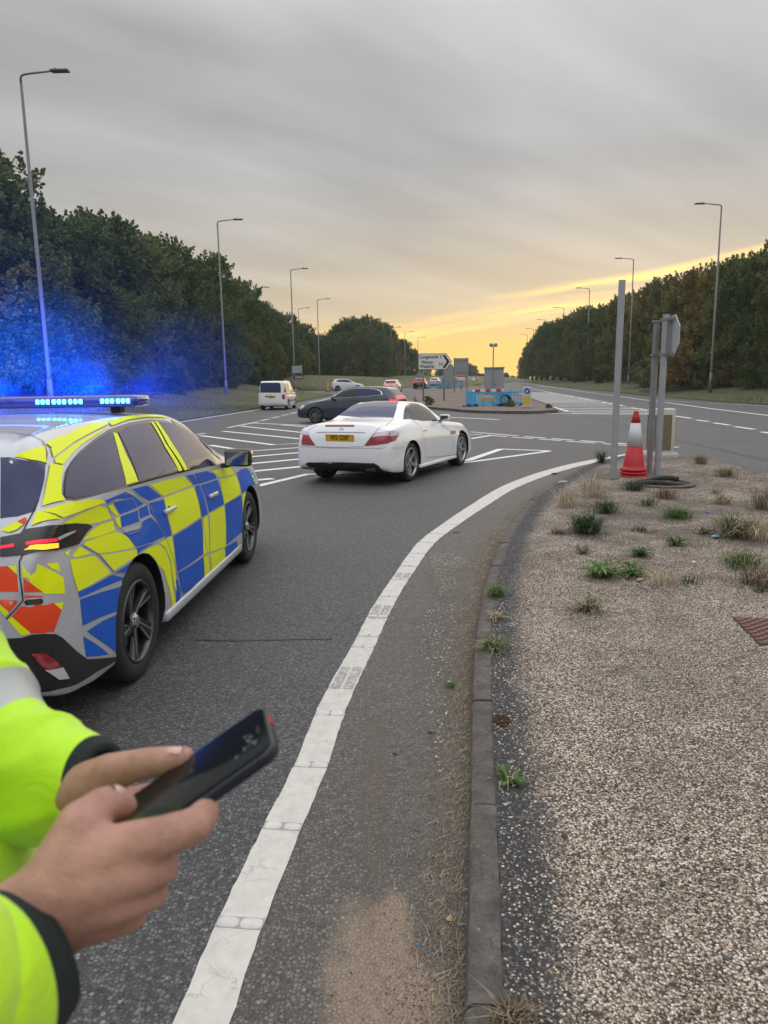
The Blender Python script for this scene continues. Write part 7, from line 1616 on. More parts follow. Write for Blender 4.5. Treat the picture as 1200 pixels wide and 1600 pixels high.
for car, tag, pts in PATCHES:
    bvh, root, bod = BV[car]
    if car == 'H' and tag in ('trim', 'chrome', 'winf', 'winr'): continue
    if len(pts) < 3 and not tag.startswith(('L_', 'pt')): continue
    if tag.startswith('L_'):
        wd, mm = {'L_doorP': (.005, m_grey), 'L_fuel': (.005, m_grey), 'L_grey': (.007, m_grey), 'L_sill': (.010, m_grey), 'L_bump': (.006, m_grey), 'L_recess': (.014, m_grey)}.get(tag + ('P' if car == 'P' and tag == 'L_door' else ''), (.005, m_gap))
        nm = {'L_gap': 'panel_gap', 'L_door': 'door_gap', 'L_sill': 'sill_edge', 'L_fuel': 'fuel_flap_gap', 'L_grey': 'panel_crease', 'L_recess': 'boot_crease', 'L_bump': 'bumper_crease'}[tag]
        strip(bvh, pts, wd, nm, mm, root, .0045)
        if car == 'P' and tag != 'L_fuel' or tag == 'L_door': strip(bvh, pts, wd, nm, mm, root, .0045, mirror=True)
        continue
    if tag.startswith('pt'): continue
    if tag in ('tailtop', 'tailred', 'tailamber', 'reflred', 'reflclear', 'exh') and car == 'P': continue
    nm, mm = NAMES[tag]
    off = OFF.get(tag, .0022 if tag in 'ybo' else .003)
    if tag in 'ybo' and min(p[2] for p in pts) > 1.0 and car == 'P' and any(abs(p[1]) < .86 for p in pts): off = .0075
    if tag == 'trim' and car == 'S': off = .002
    if tag == 'tailRc': off = .009
    if tag == 'exh': off = .012
    th = .006 if tag in ('tailL', 'tailR', 'taildark') else 0
    o = patch(bvh, pts, nm, mm, root, off, thick=th)
    if side_mirror(car, tag, pts): patch(bvh, pts, nm, mm, root, off, mirror=True, thick=th)
    if car == 'P' and tag == 'taildark':
        for m_ in (False, True):
            for t2, p2 in [(t, p) for c, t, p in PATCHES if c == 'P' and t in ('tailtop', 'tailred', 'tailamber')]:
                patch(bvh, p2, {'tailtop': 'clear_strip', 'tailred': 'lamp_strip', 'tailamber': 'indicator'}[t2], {'tailtop': m_clear, 'tailred': m_redon, 'tailamber': m_amberon}[t2], root, .0115, grid=.02, mirror=m_)
    if car == 'P' and tag == 'diff':
        for m_ in (False, True):
            for t2, p2 in [(t, p) for c, t, p in PATCHES if c == 'P' and t in ('reflred', 'reflclear', 'exh')]:
                patch(bvh, p2, {'reflred': 'fog_light', 'reflclear': 'reversing_light', 'exh': 'exhaust_trim'}[t2], {'reflred': m_red, 'reflclear': m_clear, 'exh': m_chrome}[t2], root, .006, grid=.02, mirror=m_, thick=.006)

# ---- police car fittings
def handle(root, x, y, z, m, s, L=.20):
    B = MB(); B.box((0, 0, 0), (L, .03, .032), bev=.014); o = B.build('door_handle', m, root, smooth=True); o.location = (x, y + s * .018, z)
    C_ = MB(); C_.lathe([(.045, -.004), (.05, 0), (.045, .004)], 20, axis='Y'); c = C_.build('handle_cup', m_gap, o); c.location = (.02, -s * .016, -.01); c.scale = (1.1, 1, .6)
for s in (-1, 1):
    handle(police, 1.60, s * .905, .873, m_clear, s); handle(police, 2.57, s * .905, .818, m_clear, s)
    mirror_part(police, 3.00, s * .90, 1.045, m_gloss, s, m_amberon if s < 0 else None, 1.0)
# centre of the tail, rear plate, wiper
patch(bvP, [(.05, -.70, .935), (.07, -.70, 1.01), (.07, .70, 1.01), (.05, .70, .935)], 'light_bar_panel', m_gloss, police, .004, nrm=(-1, 0, .2))
patch(bvP, [(.1, -.66, 1.10), (.34, -.60, 1.33), (.34, .60, 1.33), (.1, .66, 1.10)], 'rear_window', m_glass, police, .0035, nrm=(-1, 0, .6))
plate(police, bvP, (-.012, 0, .70), '')
patch(bvP, [(.01, -.80, .60), (.01, -.78, .36), (.01, .78, .36), (.01, .80, .60)], 'bumper_insert', m_dark, police, .003, nrm=(-1, 0, 0))
for m_ in (False, True): strip(bvP, [(2.42, -.69, 1.375), (2.62, -.72, 1.31), (2.80, -.765, 1.22), (2.95, -.80, 1.13), (3.10, -.835, 1.04)], .055, 'pillar_trim', m_gloss, police, .0045, mirror=m_)
patch(bvP, [(2.66, -.62, 1.38), (3.34, -.71, 1.08), (3.34, .71, 1.08), (2.66, .62, 1.38)], 'windscreen', m_glass, police, .0035, nrm=(.6, 0, 1))
# side skirt
for s in (-1, 1):
    B = MB(); B.box((2.40, s * .895, .225), (1.95, .06, .07), bev=.02); B.build('side_skirt', m_silver, police, smooth=True)
# light bar
bar_ = MB(); bar_.box((0, 0, 0), (.26, 1.36, .075), bev=.03)
m_bar = mat('blue light bar dome', (.004, .012, .16), .10, spec=.7, coat=1, emit=(.0, .04, 1.0), estr=.10)
lb = bar_.build('light_bar', m_bar, police, smooth=True); lb.location = (1.93, 0, 1.545)
m_led = mat('lit blue led', (.1, .5, 1), .3, emit=(.06, .60, 1.0), estr=8)
led = MB(); led.box((0, 0, 0), (.014, .024, .030), bev=.009); led_d = led.data('led', m_led, True)
for y0, y1, n_ in ((-.635, -.440, 6), (-.325, -.02, 9), (.440, .635, 6)):
    for k in range(n_):
        q = link('led', led_d, lb); q.location = (-.130, y0 + (y1 - y0) * (k + .5 + .18 * ((k // 3) - 1)) / n_, .002)
ft = MB(); 
for s in (-1, 1): ft.box((0, s * .5, -.055), (.10, .06, .05), bev=.01)
ft.build('bar_foot', m_dark, lb)
an = MB(); an.lathe([(.05, 0), (.045, .012), (.02, .022), (.0005, .026)], 18); a_ = an.build('roof_aerial', m_dark, police, smooth=True); a_.location = (1.05, .30, 1.462)
# the lamps of the bar: a flat forward and sideways beam, and the spill on the roof behind it
def lamp(name, kind, loc, power, col, parent, **kw):
    d = bpy.data.lights.new(name, kind); d.energy = power; d.color = col
    for k, v_ in kw.items(): setattr(d, k, v_)
    o = bpy.data.objects.new(name, d); COL.objects.link(o); o.parent = parent; o.location = loc; return o
for az_, el_, sz_, pw_, y_ in ((42, 1.5, 42, 36000, .45), (27, 3.5, 34, 40000, -.1), (41, .3, 20, 560000, .3), (28, .5, 17, 560000, -.3), (16.5, 1.2, 12, 260000, -.5)):
    sp = lamp('blue_beam', 'SPOT', (2.15, y_, 1.58), pw_, (.0, .055, 1.0), police, spot_size=rad(sz_), spot_blend=1.0, shadow_soft_size=.08)
    sp.rotation_euler = Vector((-math.cos(rad(az_)) * math.cos(rad(el_)), -math.sin(rad(az_)) * math.cos(rad(el_)), -math.sin(rad(el_)))).to_track_quat('Z', 'Y').to_euler()
for y in (-.5, .0, .5):
    lamp('bar_spill', 'AREA', (1.66, y, 1.62), .9, (.05, .16, 1.0), police, shape='RECTANGLE', size=.12, size_y=.4)

# ---- coupe fittings
plate(slk, bvS, (.014, 0, .768), 'W5 OXF', tilt=rad(-6))
for s in (-1, 1):
    mirror_part(slk, 2.33, s * .80, .97, m_white, s, None, .85); 
    B = MB(); B.box((0, 0, 0), (.17, .022, .024), bev=.01); o = B.build('door_handle', m_white, slk, smooth=True); o.location = (1.48, s * .868, .815)
B = MB(); B.lathe([(.040, -.003), (.042, 0), (.040, .003), (.033, .003), (.033, -.003)], 28, axis='Y', closed=True)
for k in range(3):
    t_ = rad(90 + 120 * k); B.add([(0, 0, 0), (.006 * math.cos(t_ + 1.5), 0, .006 * math.sin(t_ + 1.5)), (.034 * math.cos(t_), .001, .034 * math.sin(t_)), (.006 * math.cos(t_ - 1.5), 0, .006 * math.sin(t_ - 1.5))], [(0, 1, 2, 3)])
bd = B.build('badge', m_chrome, slk); bd.location = (.082, 0, .895); bd.rotation_euler = (0, rad(-18), rad(90))
for yy, tx in ((.46, 'SLK 250'),):
    t = link('lettering', text_mesh(tx, .05, m_chrome, sx=1.1), slk); t.location = (.080, yy, .86); t.rotation_euler = Matrix(((0, .2, -1), (-1, 0, 0), (0, 1, .2))).to_euler()
patch(bvS, [(4.0, .72, .62), (3.72, .80, .76), (3.9, .60, .74), (4.08, .50, .62)], 'headlight', m_clear, slk, .003); patch(bvS, [(4.0, .72, .62), (3.72, .80, .76), (3.9, .60, .74), (4.08, .50, .62)], 'headlight', m_clear, slk, .003, mirror=True)
for s in (-1, 1):
    B = MB(); B.box((2.05, s * .885, .215), (1.75, .055, .06), bev=.018); B.build('side_skirt', m_white, slk, smooth=True)
patch(bvS, [(2.05, -.50, 1.25), (2.55, -.58, 1.02), (2.55, .58, 1.02), (2.05, .50, 1.25)], 'windscreen', m_glassl, slk, .003, nrm=(.6, 0, 1))

# ---- hatchback fittings
for m_ in (False, True): hatch_glass(bvH, hatch, m_)
def tailset(bvh, root, mm=None, rw=True, zz=0):
    for m_ in (False, True):
        patch(bvh, [(.10, .60, .93 + zz), (.16, .82, .95 + zz), (.32, .86, 1.0 + zz), (.32, .86, .90 + zz), (.12, .82, .80 + zz), (.07, .58, .84 + zz)], 'tail_light', mm or m_redon, root, .004, mirror=m_, nrm=(-.8, .6, .1))
        patch(bvh, [(4.20, .76, .64), (3.98, .82, .76), (4.20, .62, .72), (4.34, .56, .62)], 'headlight', m_clear, root, .003, mirror=m_, nrm=(.8, .5, .3))
    if rw: patch(bvh, [(.16, -.62, 1.09), (.40, -.55, 1.34), (.40, .55, 1.34), (.16, .62, 1.09)], 'rear_window', m_glassl, root, .004, nrm=(-1, 0, .5))
    patch(bvh, [(2.05, -.55, 1.42), (2.85, -.62, 1.12), (2.85, .62, 1.12), (2.05, .55, 1.42)], 'windscreen', m_glassl, root, .004, nrm=(.6, 0, 1))
tailset(bvH, hatch)
for s in (-1, 1):
    mirror_part(hatch, 2.72, s * .82, 1.02, m_navy, s, None, .95)
    for x in (1.92, 1.02): B = MB(); B.box((0, 0, 0), (.18, .022, .024), bev=.01); o = B.build('door_handle', m_navy, hatch, smooth=True); o.location = (x, s * .85, .93 if x > 1.5 else .95)
plate(hatch, bvH, (.004, 0, .72), '')
B = MB(); B.box((.42, 0, 1.432), (.05, .30, .018), bev=.006); B.build('brake_light', m_redon, hatch)

# ---- van fittings
plate(van, bvV, (-.005, .05, .80), 'LD09')
B = MB(); B.lathe([(.05, -.004), (.05, .004), (.001, .006)], 20, axis='Y'); o = B.build('badge', m_chrome, van); o.location = (.004, .1, 1.0); o.rotation_euler = (0, 0, rad(90))
for s in (-1, 1):
    mirror_part(van, 3.12, s * .87, 1.18, m_dark, s, None, 1.1)
    patch(bvV, [(2.82, s * .86, 1.12), (2.78, s * .80, 1.50), (2.3, s * .78, 1.62), (1.98, s * .78, 1.63), (1.98, s * .86, 1.12)], 'window', m_glassl, van, .004, nrm=(0, s, .2)) if s > 0 else None
    B = MB(); B.box((2.1, s * .90, .56), (2.2, .02, .06), bev=.006); B.build('rub_strip', m_dark, van)
patch(bvV, [(2.55, -.66, 1.70), (3.3, -.68, 1.30), (3.3, .68, 1.30), (2.55, .66, 1.70)], 'windscreen', m_glassl, van, .004, nrm=(.6, 0, 1))

# ---- the cars further off
def far_car(label, paint, x, y, heading, scale=(1, 1, 1), lights=True, name='parked_car'):
    r_ = thing(name, label, 'car', (x, y, tz(y)), math.pi / 2 - heading)
    b_ = link('body', far_body[paint.name], r_)
    for ax in (.80, 3.53):
        for s in (-1, 1): wheel(r_, ax, s * .885, .325, .325, .215, 'twin', rimr=.235)
    for o in far_glass: 
        q = o.copy(); COL.objects.link(q); q.parent = r_
        if lights and q.name.startswith('tail_light'): pass
    r_.scale = scale
    return r_
far_body = {}; far_glass = []
me_h = hbody.data
m_wh2 = mat('white paint', (.70, .71, .72), .3, coat=.7); m_bk2 = mat('black paint', (.012, .012, .014), .25, coat=.8); m_sv2 = mat('silver paint', (.42, .43, .45), .3, .5, coat=.6)
for pm in (m_wh2, m_bk2, m_sv2):
    d_ = me_h.copy(); d_.materials[0] = pm; far_body[pm.name] = d_
far_glass = [o for o in COL.objects if o.parent == hatch and o.name.split('.')[0] in ('window', 'window_trim', 'rear_window', 'windscreen', 'tail_light', 'headlight', 'number_plate')]
def fpx(px, D): return ((px - 600) / 1140 * D, D)
x, y = fpx(521, 99); far_car('white estate car crossing to the right in front of the far trees', m_wh2, x, y, rad(78), (1.0, 1.0, 1.08), name='moving_car')
x, y = fpx(613, 86); far_car('white car driving away behind the roof of the dark blue hatchback', m_wh2, x, y, rad(8), name='moving_car')
x, y = fpx(657, 104); far_car('black car with red tail lights on the left road beyond the direction sign', m_bk2, x, y, rad(9), name='moving_car')
x, y = fpx(680, 130); far_car('white car ahead of the black car on the left road', m_wh2, x, y, rad(12), name='moving_car')
x, y = fpx(713, 160); far_car('black car furthest along the left road behind the warning triangle', m_bk2, x, y, rad(14), name='moving_car')
x, y = fpx(738, 200); far_car('small dark car in the distance beside the grey cabinet', m_bk2, x, y, rad(194), name='moving_car')
x, y = fpx(747, 230); far_car('tiny silver car second in the distant line of oncoming cars', m_sv2, x, y, rad(195), name='moving_car')
x, y = fpx(753, 265); far_car('tiny white car last in the distant line of oncoming cars', m_wh2, x, y, rad(195), name='moving_car')

# ---- thin beam haze, added so the blue beams imitate lens glare; also pales far trees
hz = MB(); hz.add([(-400, -62, -1.2), (400, -62, -1.2), (400, 620, -1.2), (-400, 620, -1.2), (-400, -62, 18), (400, -62, 18), (400, 620, 18), (-400, 620, 18)], [(0, 3, 2, 1), (4, 5, 6, 7), (0, 1, 5, 4), (1, 2, 6, 5), (2, 3, 7, 6), (3, 0, 4, 7)])
m_hz = bpy.data.materials.new('beam haze'); m_hz.use_nodes = True
t = m_hz.node_tree; t.nodes.remove(t.nodes['Principled BSDF']); pv = t.nodes.new('ShaderNodeVolumePrincipled')
pv.inputs['Color'].default_value = (.86, .88, .92, 1); pv.inputs['Density'].default_value = .0004; pv.inputs['Anisotropy'].default_value = 0.0
t.links.new(pv.outputs[0], t.nodes['Material Output'].inputs['Volume'])
props(hz.build('haze', m_hz), kind='stuff')

# ------------------------------------------------------------------ phone and the officer holding it
R_HAND = [[[-0.2446,0.3821,1.3045,0.031],[-0.2226,0.4048,1.3181,0.0265],[-0.2052,0.4076,1.3335,0.024]],[[-0.2153,0.4062,1.3258,0.022],[-0.1923,0.4127,1.3451,0.02],[-0.164,0.4146,1.3557,0.015]],[[-0.2134,0.4048,1.3179,0.022],[-0.1832,0.408,1.3359,0.019],[-0.1571,0.41,1.3411,0.0145]],[[-0.214,0.4043,1.3093,0.021],[-0.1878,0.4065,1.3219,0.017],[-0.164,0.4107,1.3227,0.0135]],[[-0.2171,0.405,1.302,0.019],[-0.1937,0.4081,1.3081,0.015],[-0.1766,0.4137,1.3051,0.012]],[[-0.164,0.4146,1.3557,0.015],[-0.1415,0.4147,1.3623,0.0125],[-0.1223,0.4204,1.3654,0.0112]],[[-0.1223,0.4204,1.3654,0.0112],[-0.1211,0.442,1.3614,0.0095],[-0.129,0.462,1.3537,0.0085]],[[-0.1571,0.41,1.3411,0.0145],[-0.1466,0.4194,1.3372,0.012],[-0.1526,0.4403,1.3292,0.01],[-0.1631,0.4571,1.3263,0.0085]],[[-0.164,0.4107,1.3227,0.0135],[-0.1546,0.4219,1.3171,0.0112],[-0.1607,0.4433,1.3118,0.0095],[-0.1705,0.458,1.3144,0.0085]],[[-0.1766,0.4137,1.3051,0.012],[-0.17,0.4265,1.2973,0.01],[-0.1743,0.4463,1.2942,0.0085],[-0.1814,0.4593,1.2988,0.0075]],[[-0.212,0.4069,1.3297,0.022],[-0.2003,0.4156,1.3499,0.0205],[-0.1961,0.4242,1.3641,0.0165]],[[-0.1961,0.4242,1.3641,0.0165],[-0.1901,0.4353,1.3695,0.0118],[-0.1857,0.4412,1.3681,0.0125]],[[-0.1857,0.4412,1.3681,0.0122],[-0.1819,0.4484,1.3631,0.0108],[-0.1795,0.452,1.3603,0.0095]],[[-0.1983,0.4127,1.3452,0.017],[-0.1849,0.4165,1.3548,0.013],[-0.1775,0.4185,1.3551,0.011]]]
L_HAND = [[[-0.3863,0.6039,1.2669,0.032],[-0.2967,0.5778,1.2915,0.027],[-0.2702,0.5692,1.2999,0.024]],[[-0.2834,0.5728,1.2919,0.022],[-0.2454,0.5597,1.2923,0.019],[-0.2118,0.5477,1.2935,0.0145]],[[-0.2857,0.5779,1.2918,0.022],[-0.2486,0.5682,1.2942,0.019],[-0.2196,0.5628,1.2923,0.0145]],[[-0.2812,0.5678,1.292,0.02],[-0.2481,0.5518,1.288,0.016],[-0.2206,0.5416,1.2873,0.013]],[[-0.2118,0.5477,1.2935,0.014],[-0.19,0.5468,1.2995,0.01],[-0.1771,0.5355,1.3103,0.0088]],[[-0.2196,0.5628,1.2923,0.014],[-0.1969,0.5616,1.3032,0.01],[-0.1815,0.551,1.3117,0.0088]],[[-0.2206,0.5416,1.2873,0.013],[-0.2015,0.5324,1.293,0.01],[-0.1904,0.5237,1.3013,0.0085]],[[-0.2717,0.5543,1.3019,0.021],[-0.2395,0.5381,1.3249,0.02],[-0.2191,0.5304,1.339,0.0165]],[[-0.2191,0.5304,1.339,0.0165],[-0.1999,0.525,1.3483,0.0128],[-0.1848,0.5208,1.3531,0.0122]],[[-0.1848,0.5208,1.3531,0.0122],[-0.1681,0.5156,1.3583,0.0108],[-0.1547,0.5122,1.362,0.0088]]]
L_SLEEVE = [[-0.5,0.66,1.43,0.085],[-0.4901,0.6862,1.4434,0.088],[-0.4531,0.6551,1.383,0.084],[-0.3997,0.6215,1.3372,0.076],[-0.3458,0.5969,1.3128,0.065],[-0.2928,0.5783,1.3055,0.054],[-0.2571,0.5663,1.312,0.042],[-0.2371,0.5598,1.3155,0.036]]
R_SLEEVE = [[-0.5,0.28,1.43,0.088],[-0.49,0.18,1.28,0.08],[-0.4,0.13,1.18,0.072],[-0.2682,0.2988,1.3213,0.064],[-0.2508,0.3319,1.3077,0.06],[-0.2364,0.3658,1.2987,0.056],[-0.2281,0.3856,1.2958,0.052],[-0.2215,0.3978,1.2956,0.048]]
R_NAIL = [-0.1776,0.451,1.3633]
L_NAIL = [-0.1551,0.5098,1.3686]

PH_C = Vector((-.14736, .47402, 1.36146)); PH_U = Vector((.83188, .22759, .50614)); PH_W = Vector((-.24029, .96983, -.04115)); PH_N = PH_U.cross(PH_W)
phone = thing('mobile_phone', 'dark phone in a navy case held in both hands', 'phone')
phone.matrix_world = Matrix.Translation(PH_C) @ Matrix((PH_U, PH_W, PH_N)).transposed().to_4x4()
def rbox(L, W, H, r, bev, seg=6):
    poly = []
    for cx, cy, a0 in ((L / 2 - r, W / 2 - r, 0), (-L / 2 + r, W / 2 - r, 90), (-L / 2 + r, -W / 2 + r, 180), (L / 2 - r, -W / 2 + r, 270)):
        for k in range(seg + 1): t = rad(a0 + 90 * k / seg); poly.append((cx + r * math.cos(t), cy + r * math.sin(t)))
    bm = bmesh.new(); f = bm.faces.new([bm.verts.new((x, y, -H / 2)) for x, y in poly])
    r_ = bmesh.ops.extrude_face_region(bm, geom=[f])
    for v_ in r_['geom']:
        if isinstance(v_, bmesh.types.BMVert): v_.co.z += H
    bmesh.ops.recalc_face_normals(bm, faces=bm.faces[:])
    bmesh.ops.bevel(bm, geom=[e for e in bm.edges if abs(e.verts[0].co.z - e.verts[1].co.z) < 1e-6], offset=bev, segments=3, affect='EDGES', profile=.6)
    return bm
def bm_obj(bm, name, m, parent, smooth=True):
    me = bpy.data.meshes.new(name); bm.to_mesh(me); bm.free(); me.materials.append(m)
    if smooth: me.polygons.foreach_set('use_smooth', [True] * len(me.polygons))
    return link(name, me, parent)
m_case = mat('navy phone case', (.012, .016, .028), .38); m_scr = mat('phone screen', (.010, .011, .012), .10, spec=.12)
c = bm_obj(rbox(.150, .0755, .0088, .011, .0026), 'case', m_case, phone); c.location.z = -.0049
s_ = bm_obj(rbox(.1455, .0710, .0012, .0095, .0004), 'screen', m_scr, phone); s_.location.z = .0002
B = MB(); B.box((.0752, .012, -.004), (.0012, .012, .0035)); B.build('red_switch', m_sred, phone)
B = MB(); B.box((.066, .0, .0009), (.0022, .012, .0003)); B.build('earpiece', m_gap, phone)
m_reflection = mat('painted reflection', (.10, .105, .105), .5)  # grey flecks paint a reflection onto the screen
B = MB(); rr = random.Random(3)
for k in range(15):
    x0, y0 = rr.gauss(.058, .006), rr.gauss(-.010, .008); n_ = 5
    pts = [(x0 + math.cos(q * 1.256) * rr.uniform(.0006, .002), y0 + math.sin(q * 1.256) * rr.uniform(.0005, .0026), .00102) for q in range(n_)]
    B.add(pts, [tuple(range(n_))])
B.build('screen_reflection', m_reflection, phone)

person = thing('person', 'person in a fluorescent yellow jacket holding a phone in both hands at the left edge', 'person', (-.50, .50, 0))
PO = Vector((-.50, .50, 0))
m_skin, t, b = node_mat('skin')
tcn = t.nodes.new('ShaderNodeTexCoord'); p = X(t, tcn.outputs['Object'])
n1 = noise(t, p, 34, 4, .6); n2 = noise(t, p, 420, 3, .6)
col = ramp(t, n1, [(.3, (.38, .19, .135)), (.5, (.50, .27, .20)), (.72, (.60, .31, .25))])
t.links.new(col.v, b.inputs['Base Color']); b.inputs['Roughness'].default_value = .5
b.inputs['Subsurface Weight'].default_value = .12; b.inputs['Subsurface Radius'].default_value = (.006, .0025, .0015)
wv_ = voro(t, p, 500, 'DISTANCE_TO_EDGE')
mp_ = t.nodes.new('ShaderNodeMapping'); mp_.inputs['Scale'].default_value = (1, 3.5, 1); t.links.new(p.v, mp_.inputs[0])
cr_ = noise(t, X(t, mp_.outputs[0]), 75, 5, .65, dist=1.2)
bump_to(t, b, n2 * .4 + wv_.step(0, .15) * .4 + n1 * .4 + cr_ * 1.6, .7, .0011)
def add_capsules(bm, chain_):
    for (x0, y0, z0, r0), (x1, y1, z1, r1) in zip(chain_, chain_[1:]):
        a, c_ = Vector((x0, y0, z0)), Vector((x1, y1, z1)); d = c_ - a; L = d.length
        if L < 1e-5: continue
        n = max(2, int(L / (min(r0, r1) * .5)))
        M = d.to_track_quat('Z', 'Y').to_matrix().to_4x4()
        bmesh.ops.create_cone(bm, cap_ends=True, segments=24, radius1=r0, radius2=r1, depth=L, matrix=Matrix.Translation((a + c_) / 2) @ M)
        for q, r_ in ((a, r0), (c_, r1)): bmesh.ops.create_icosphere(bm, subdivisions=3, radius=r_, matrix=Matrix.Translation(q))
def ell(bm, c_, s, rot=None):
    M = Matrix.Translation(c_) @ (rot or Matrix.Identity(4)) @ Matrix.Diagonal((*s, 1)); bmesh.ops.create_icosphere(bm, subdivisions=4, radius=1, matrix=M)
bm = bmesh.new()
for c_ in R_HAND + L_HAND: add_capsules(bm, c_)
# arms up to the shoulders, trunk, neck, head, legs: one continuous body
rw, lw_ = R_HAND[0][0], L_HAND[0][0]
add_capsules(bm, [rw] + [[*q[:3], .034] for q in R_SLEEVE[::-1][2:]] + [[-.50, .50, 1.40, .08]])
add_capsules(bm, [lw_] + [[*q[:3], .034] for q in L_SLEEVE[::-1][2:]] + [[-.50, .50, 1.40, .08]])
add_capsules(bm, [[-.50, .50, 1.40, .09], [-.50, .50, 1.15, .10], [-.50, .50, .95, .11]])
add_capsules(bm, [[-.50, .50, 1.42, .062], [-.485, .50, 1.55, .056]])
for s in (-1, 1): add_capsules(bm, [[-.50, .50 + s * .09, .92, .085], [-.49, .50 + s * .11, .50, .055], [-.51, .50 + s * .12, .10, .040], [-.44, .50 + s * .13, .05, .035]])
ell(bm, (-.47, .50, 1.665), (.098, .076, .118)); ell(bm, (-.425, .50, 1.60), (.058, .052, .058)); ell(bm, (-.375, .50, 1.640), (.020, .014, .022))
ell(bm, (-.392, .50, 1.600), (.014, .024, .008))
for s in (-1, 1): ell(bm, (-.48, .50 + s * .078, 1.645), (.020, .010, .032)); ell(bm, (-.392, .50 + s * .030, 1.672), (.014, .014, .012))
me = bpy.data.meshes.new('b'); bm.to_mesh(me); bm.free()
o = bpy.data.objects.new('b', me); COL.objects.link(o)
md = o.modifiers.new('r', 'REMESH'); md.mode = 'VOXEL'; md.voxel_size = .0030; md.use_smooth_shade = True
md = o.modifiers.new('s', 'SMOOTH'); md.iterations = 5; md.factor = .5
dg = bpy.context.evaluated_depsgraph_get(); dg.update()
me2 = bpy.data.meshes.new_from_object(o.evaluated_get(dg)); bpy.data.objects.remove(o); me2.name = 'body'
me2.materials.clear(); me2.materials.append(m_skin)
for v_ in me2.vertices: v_.co -= PO
body = link('body', me2, person)
# nails
m_nail = mat('nail', (.62, .40, .36), .22, coat=.6)
def nail(c_, nrm, ax, s=(.0062, .0048)):
    nrm, ax = Vector(nrm).normalized(), Vector(ax).normalized(); sd = nrm.cross(ax).normalized(); ax = sd.cross(nrm)
    V = [];
    for i in range(7):
        for j in range(7):
            u, v_ = i / 3 - 1, j / 3 - 1
            k = math.sqrt(max(0, 1 - .45 * u * u)); V.append(Vector(c_) - PO + ax * u * s[0] + sd * v_ * s[1] * k + nrm * (.0012 - .0022 * v_ * v_ - .0006 * u * u))
    return link('thumbnail', mesh_data('thumbnail', V, [(i * 7 + j, (i + 1) * 7 + j, (i + 1) * 7 + j + 1, i * 7 + j + 1) for i in range(6) for j in range(6)], m_nail, True), person)
def on_skin(c_, toward, off=.0004):
    h = BODYBVH.ray_cast(Vector(c_) - PO + Vector(toward).normalized() * .03, -Vector(toward).normalized(), .06)
    return (h[0] + PO + h[1] * off, h[1]) if h[0] is not None else (Vector(c_), Vector(toward))
BODYBVH = BVHTree.FromPolygons([v_.co.copy() for v_ in me2.vertices], [tuple(f.vertices) for f in me2.polygons])
for tipc, prev, tow in ((R_HAND[12][2], R_HAND[12][0], (.1, -.25, 1.0)), (L_HAND[9][2], L_HAND[9][0], (-.15, -.2, 1.0))):
    c_ = Vector(tipc[:3]).lerp(Vector(prev[:3]), .15); q, n_ = on_skin(c_, tow); nail(q, n_, Vector(tipc[:3]) - Vector(prev[:3]))

# jacket
m_hv = mat('fluorescent yellow cloth', (.50, .86, .0), .62, var=.08, vscale=10)
t = m_hv.node_tree; tcn = t.nodes.new('ShaderNodeTexCoord'); p = X(t, tcn.outputs['Object'])
bump_to(t, t.nodes['Principled BSDF'], noise(t, p, 22, 3, .5, dist=1.5) * 1.0 + noise(t, p, 1400, 2, .5) * .05, .55, .006)
nd = m_hv.node_tree.nodes['Principled BSDF']; nd.inputs['Sheen Weight'].default_value = .25
m_refl = mat('silver reflective tape', (.44, .47, .46), .38, .2, var=.08, vscale=20); m_cuff = mat('dark green cuff', (.010, .020, .018), .8, bump=.5, bscale=300)
def fold(t_, a, seed, amp):
    r1 = abs(math.sin(t_ * 30 + seed + 1.3 * math.sin(a + seed * 2))) ** .6
    r2 = abs(math.sin(t_ * 17 - a * 1.5 + seed * 3 + math.sin(a * 2 + t_ * 9))) ** .7
    return amp * (.9 - r1 * .8 - r2 * .7 + .5 * math.sin(a * 2 + t_ * 12 + seed))
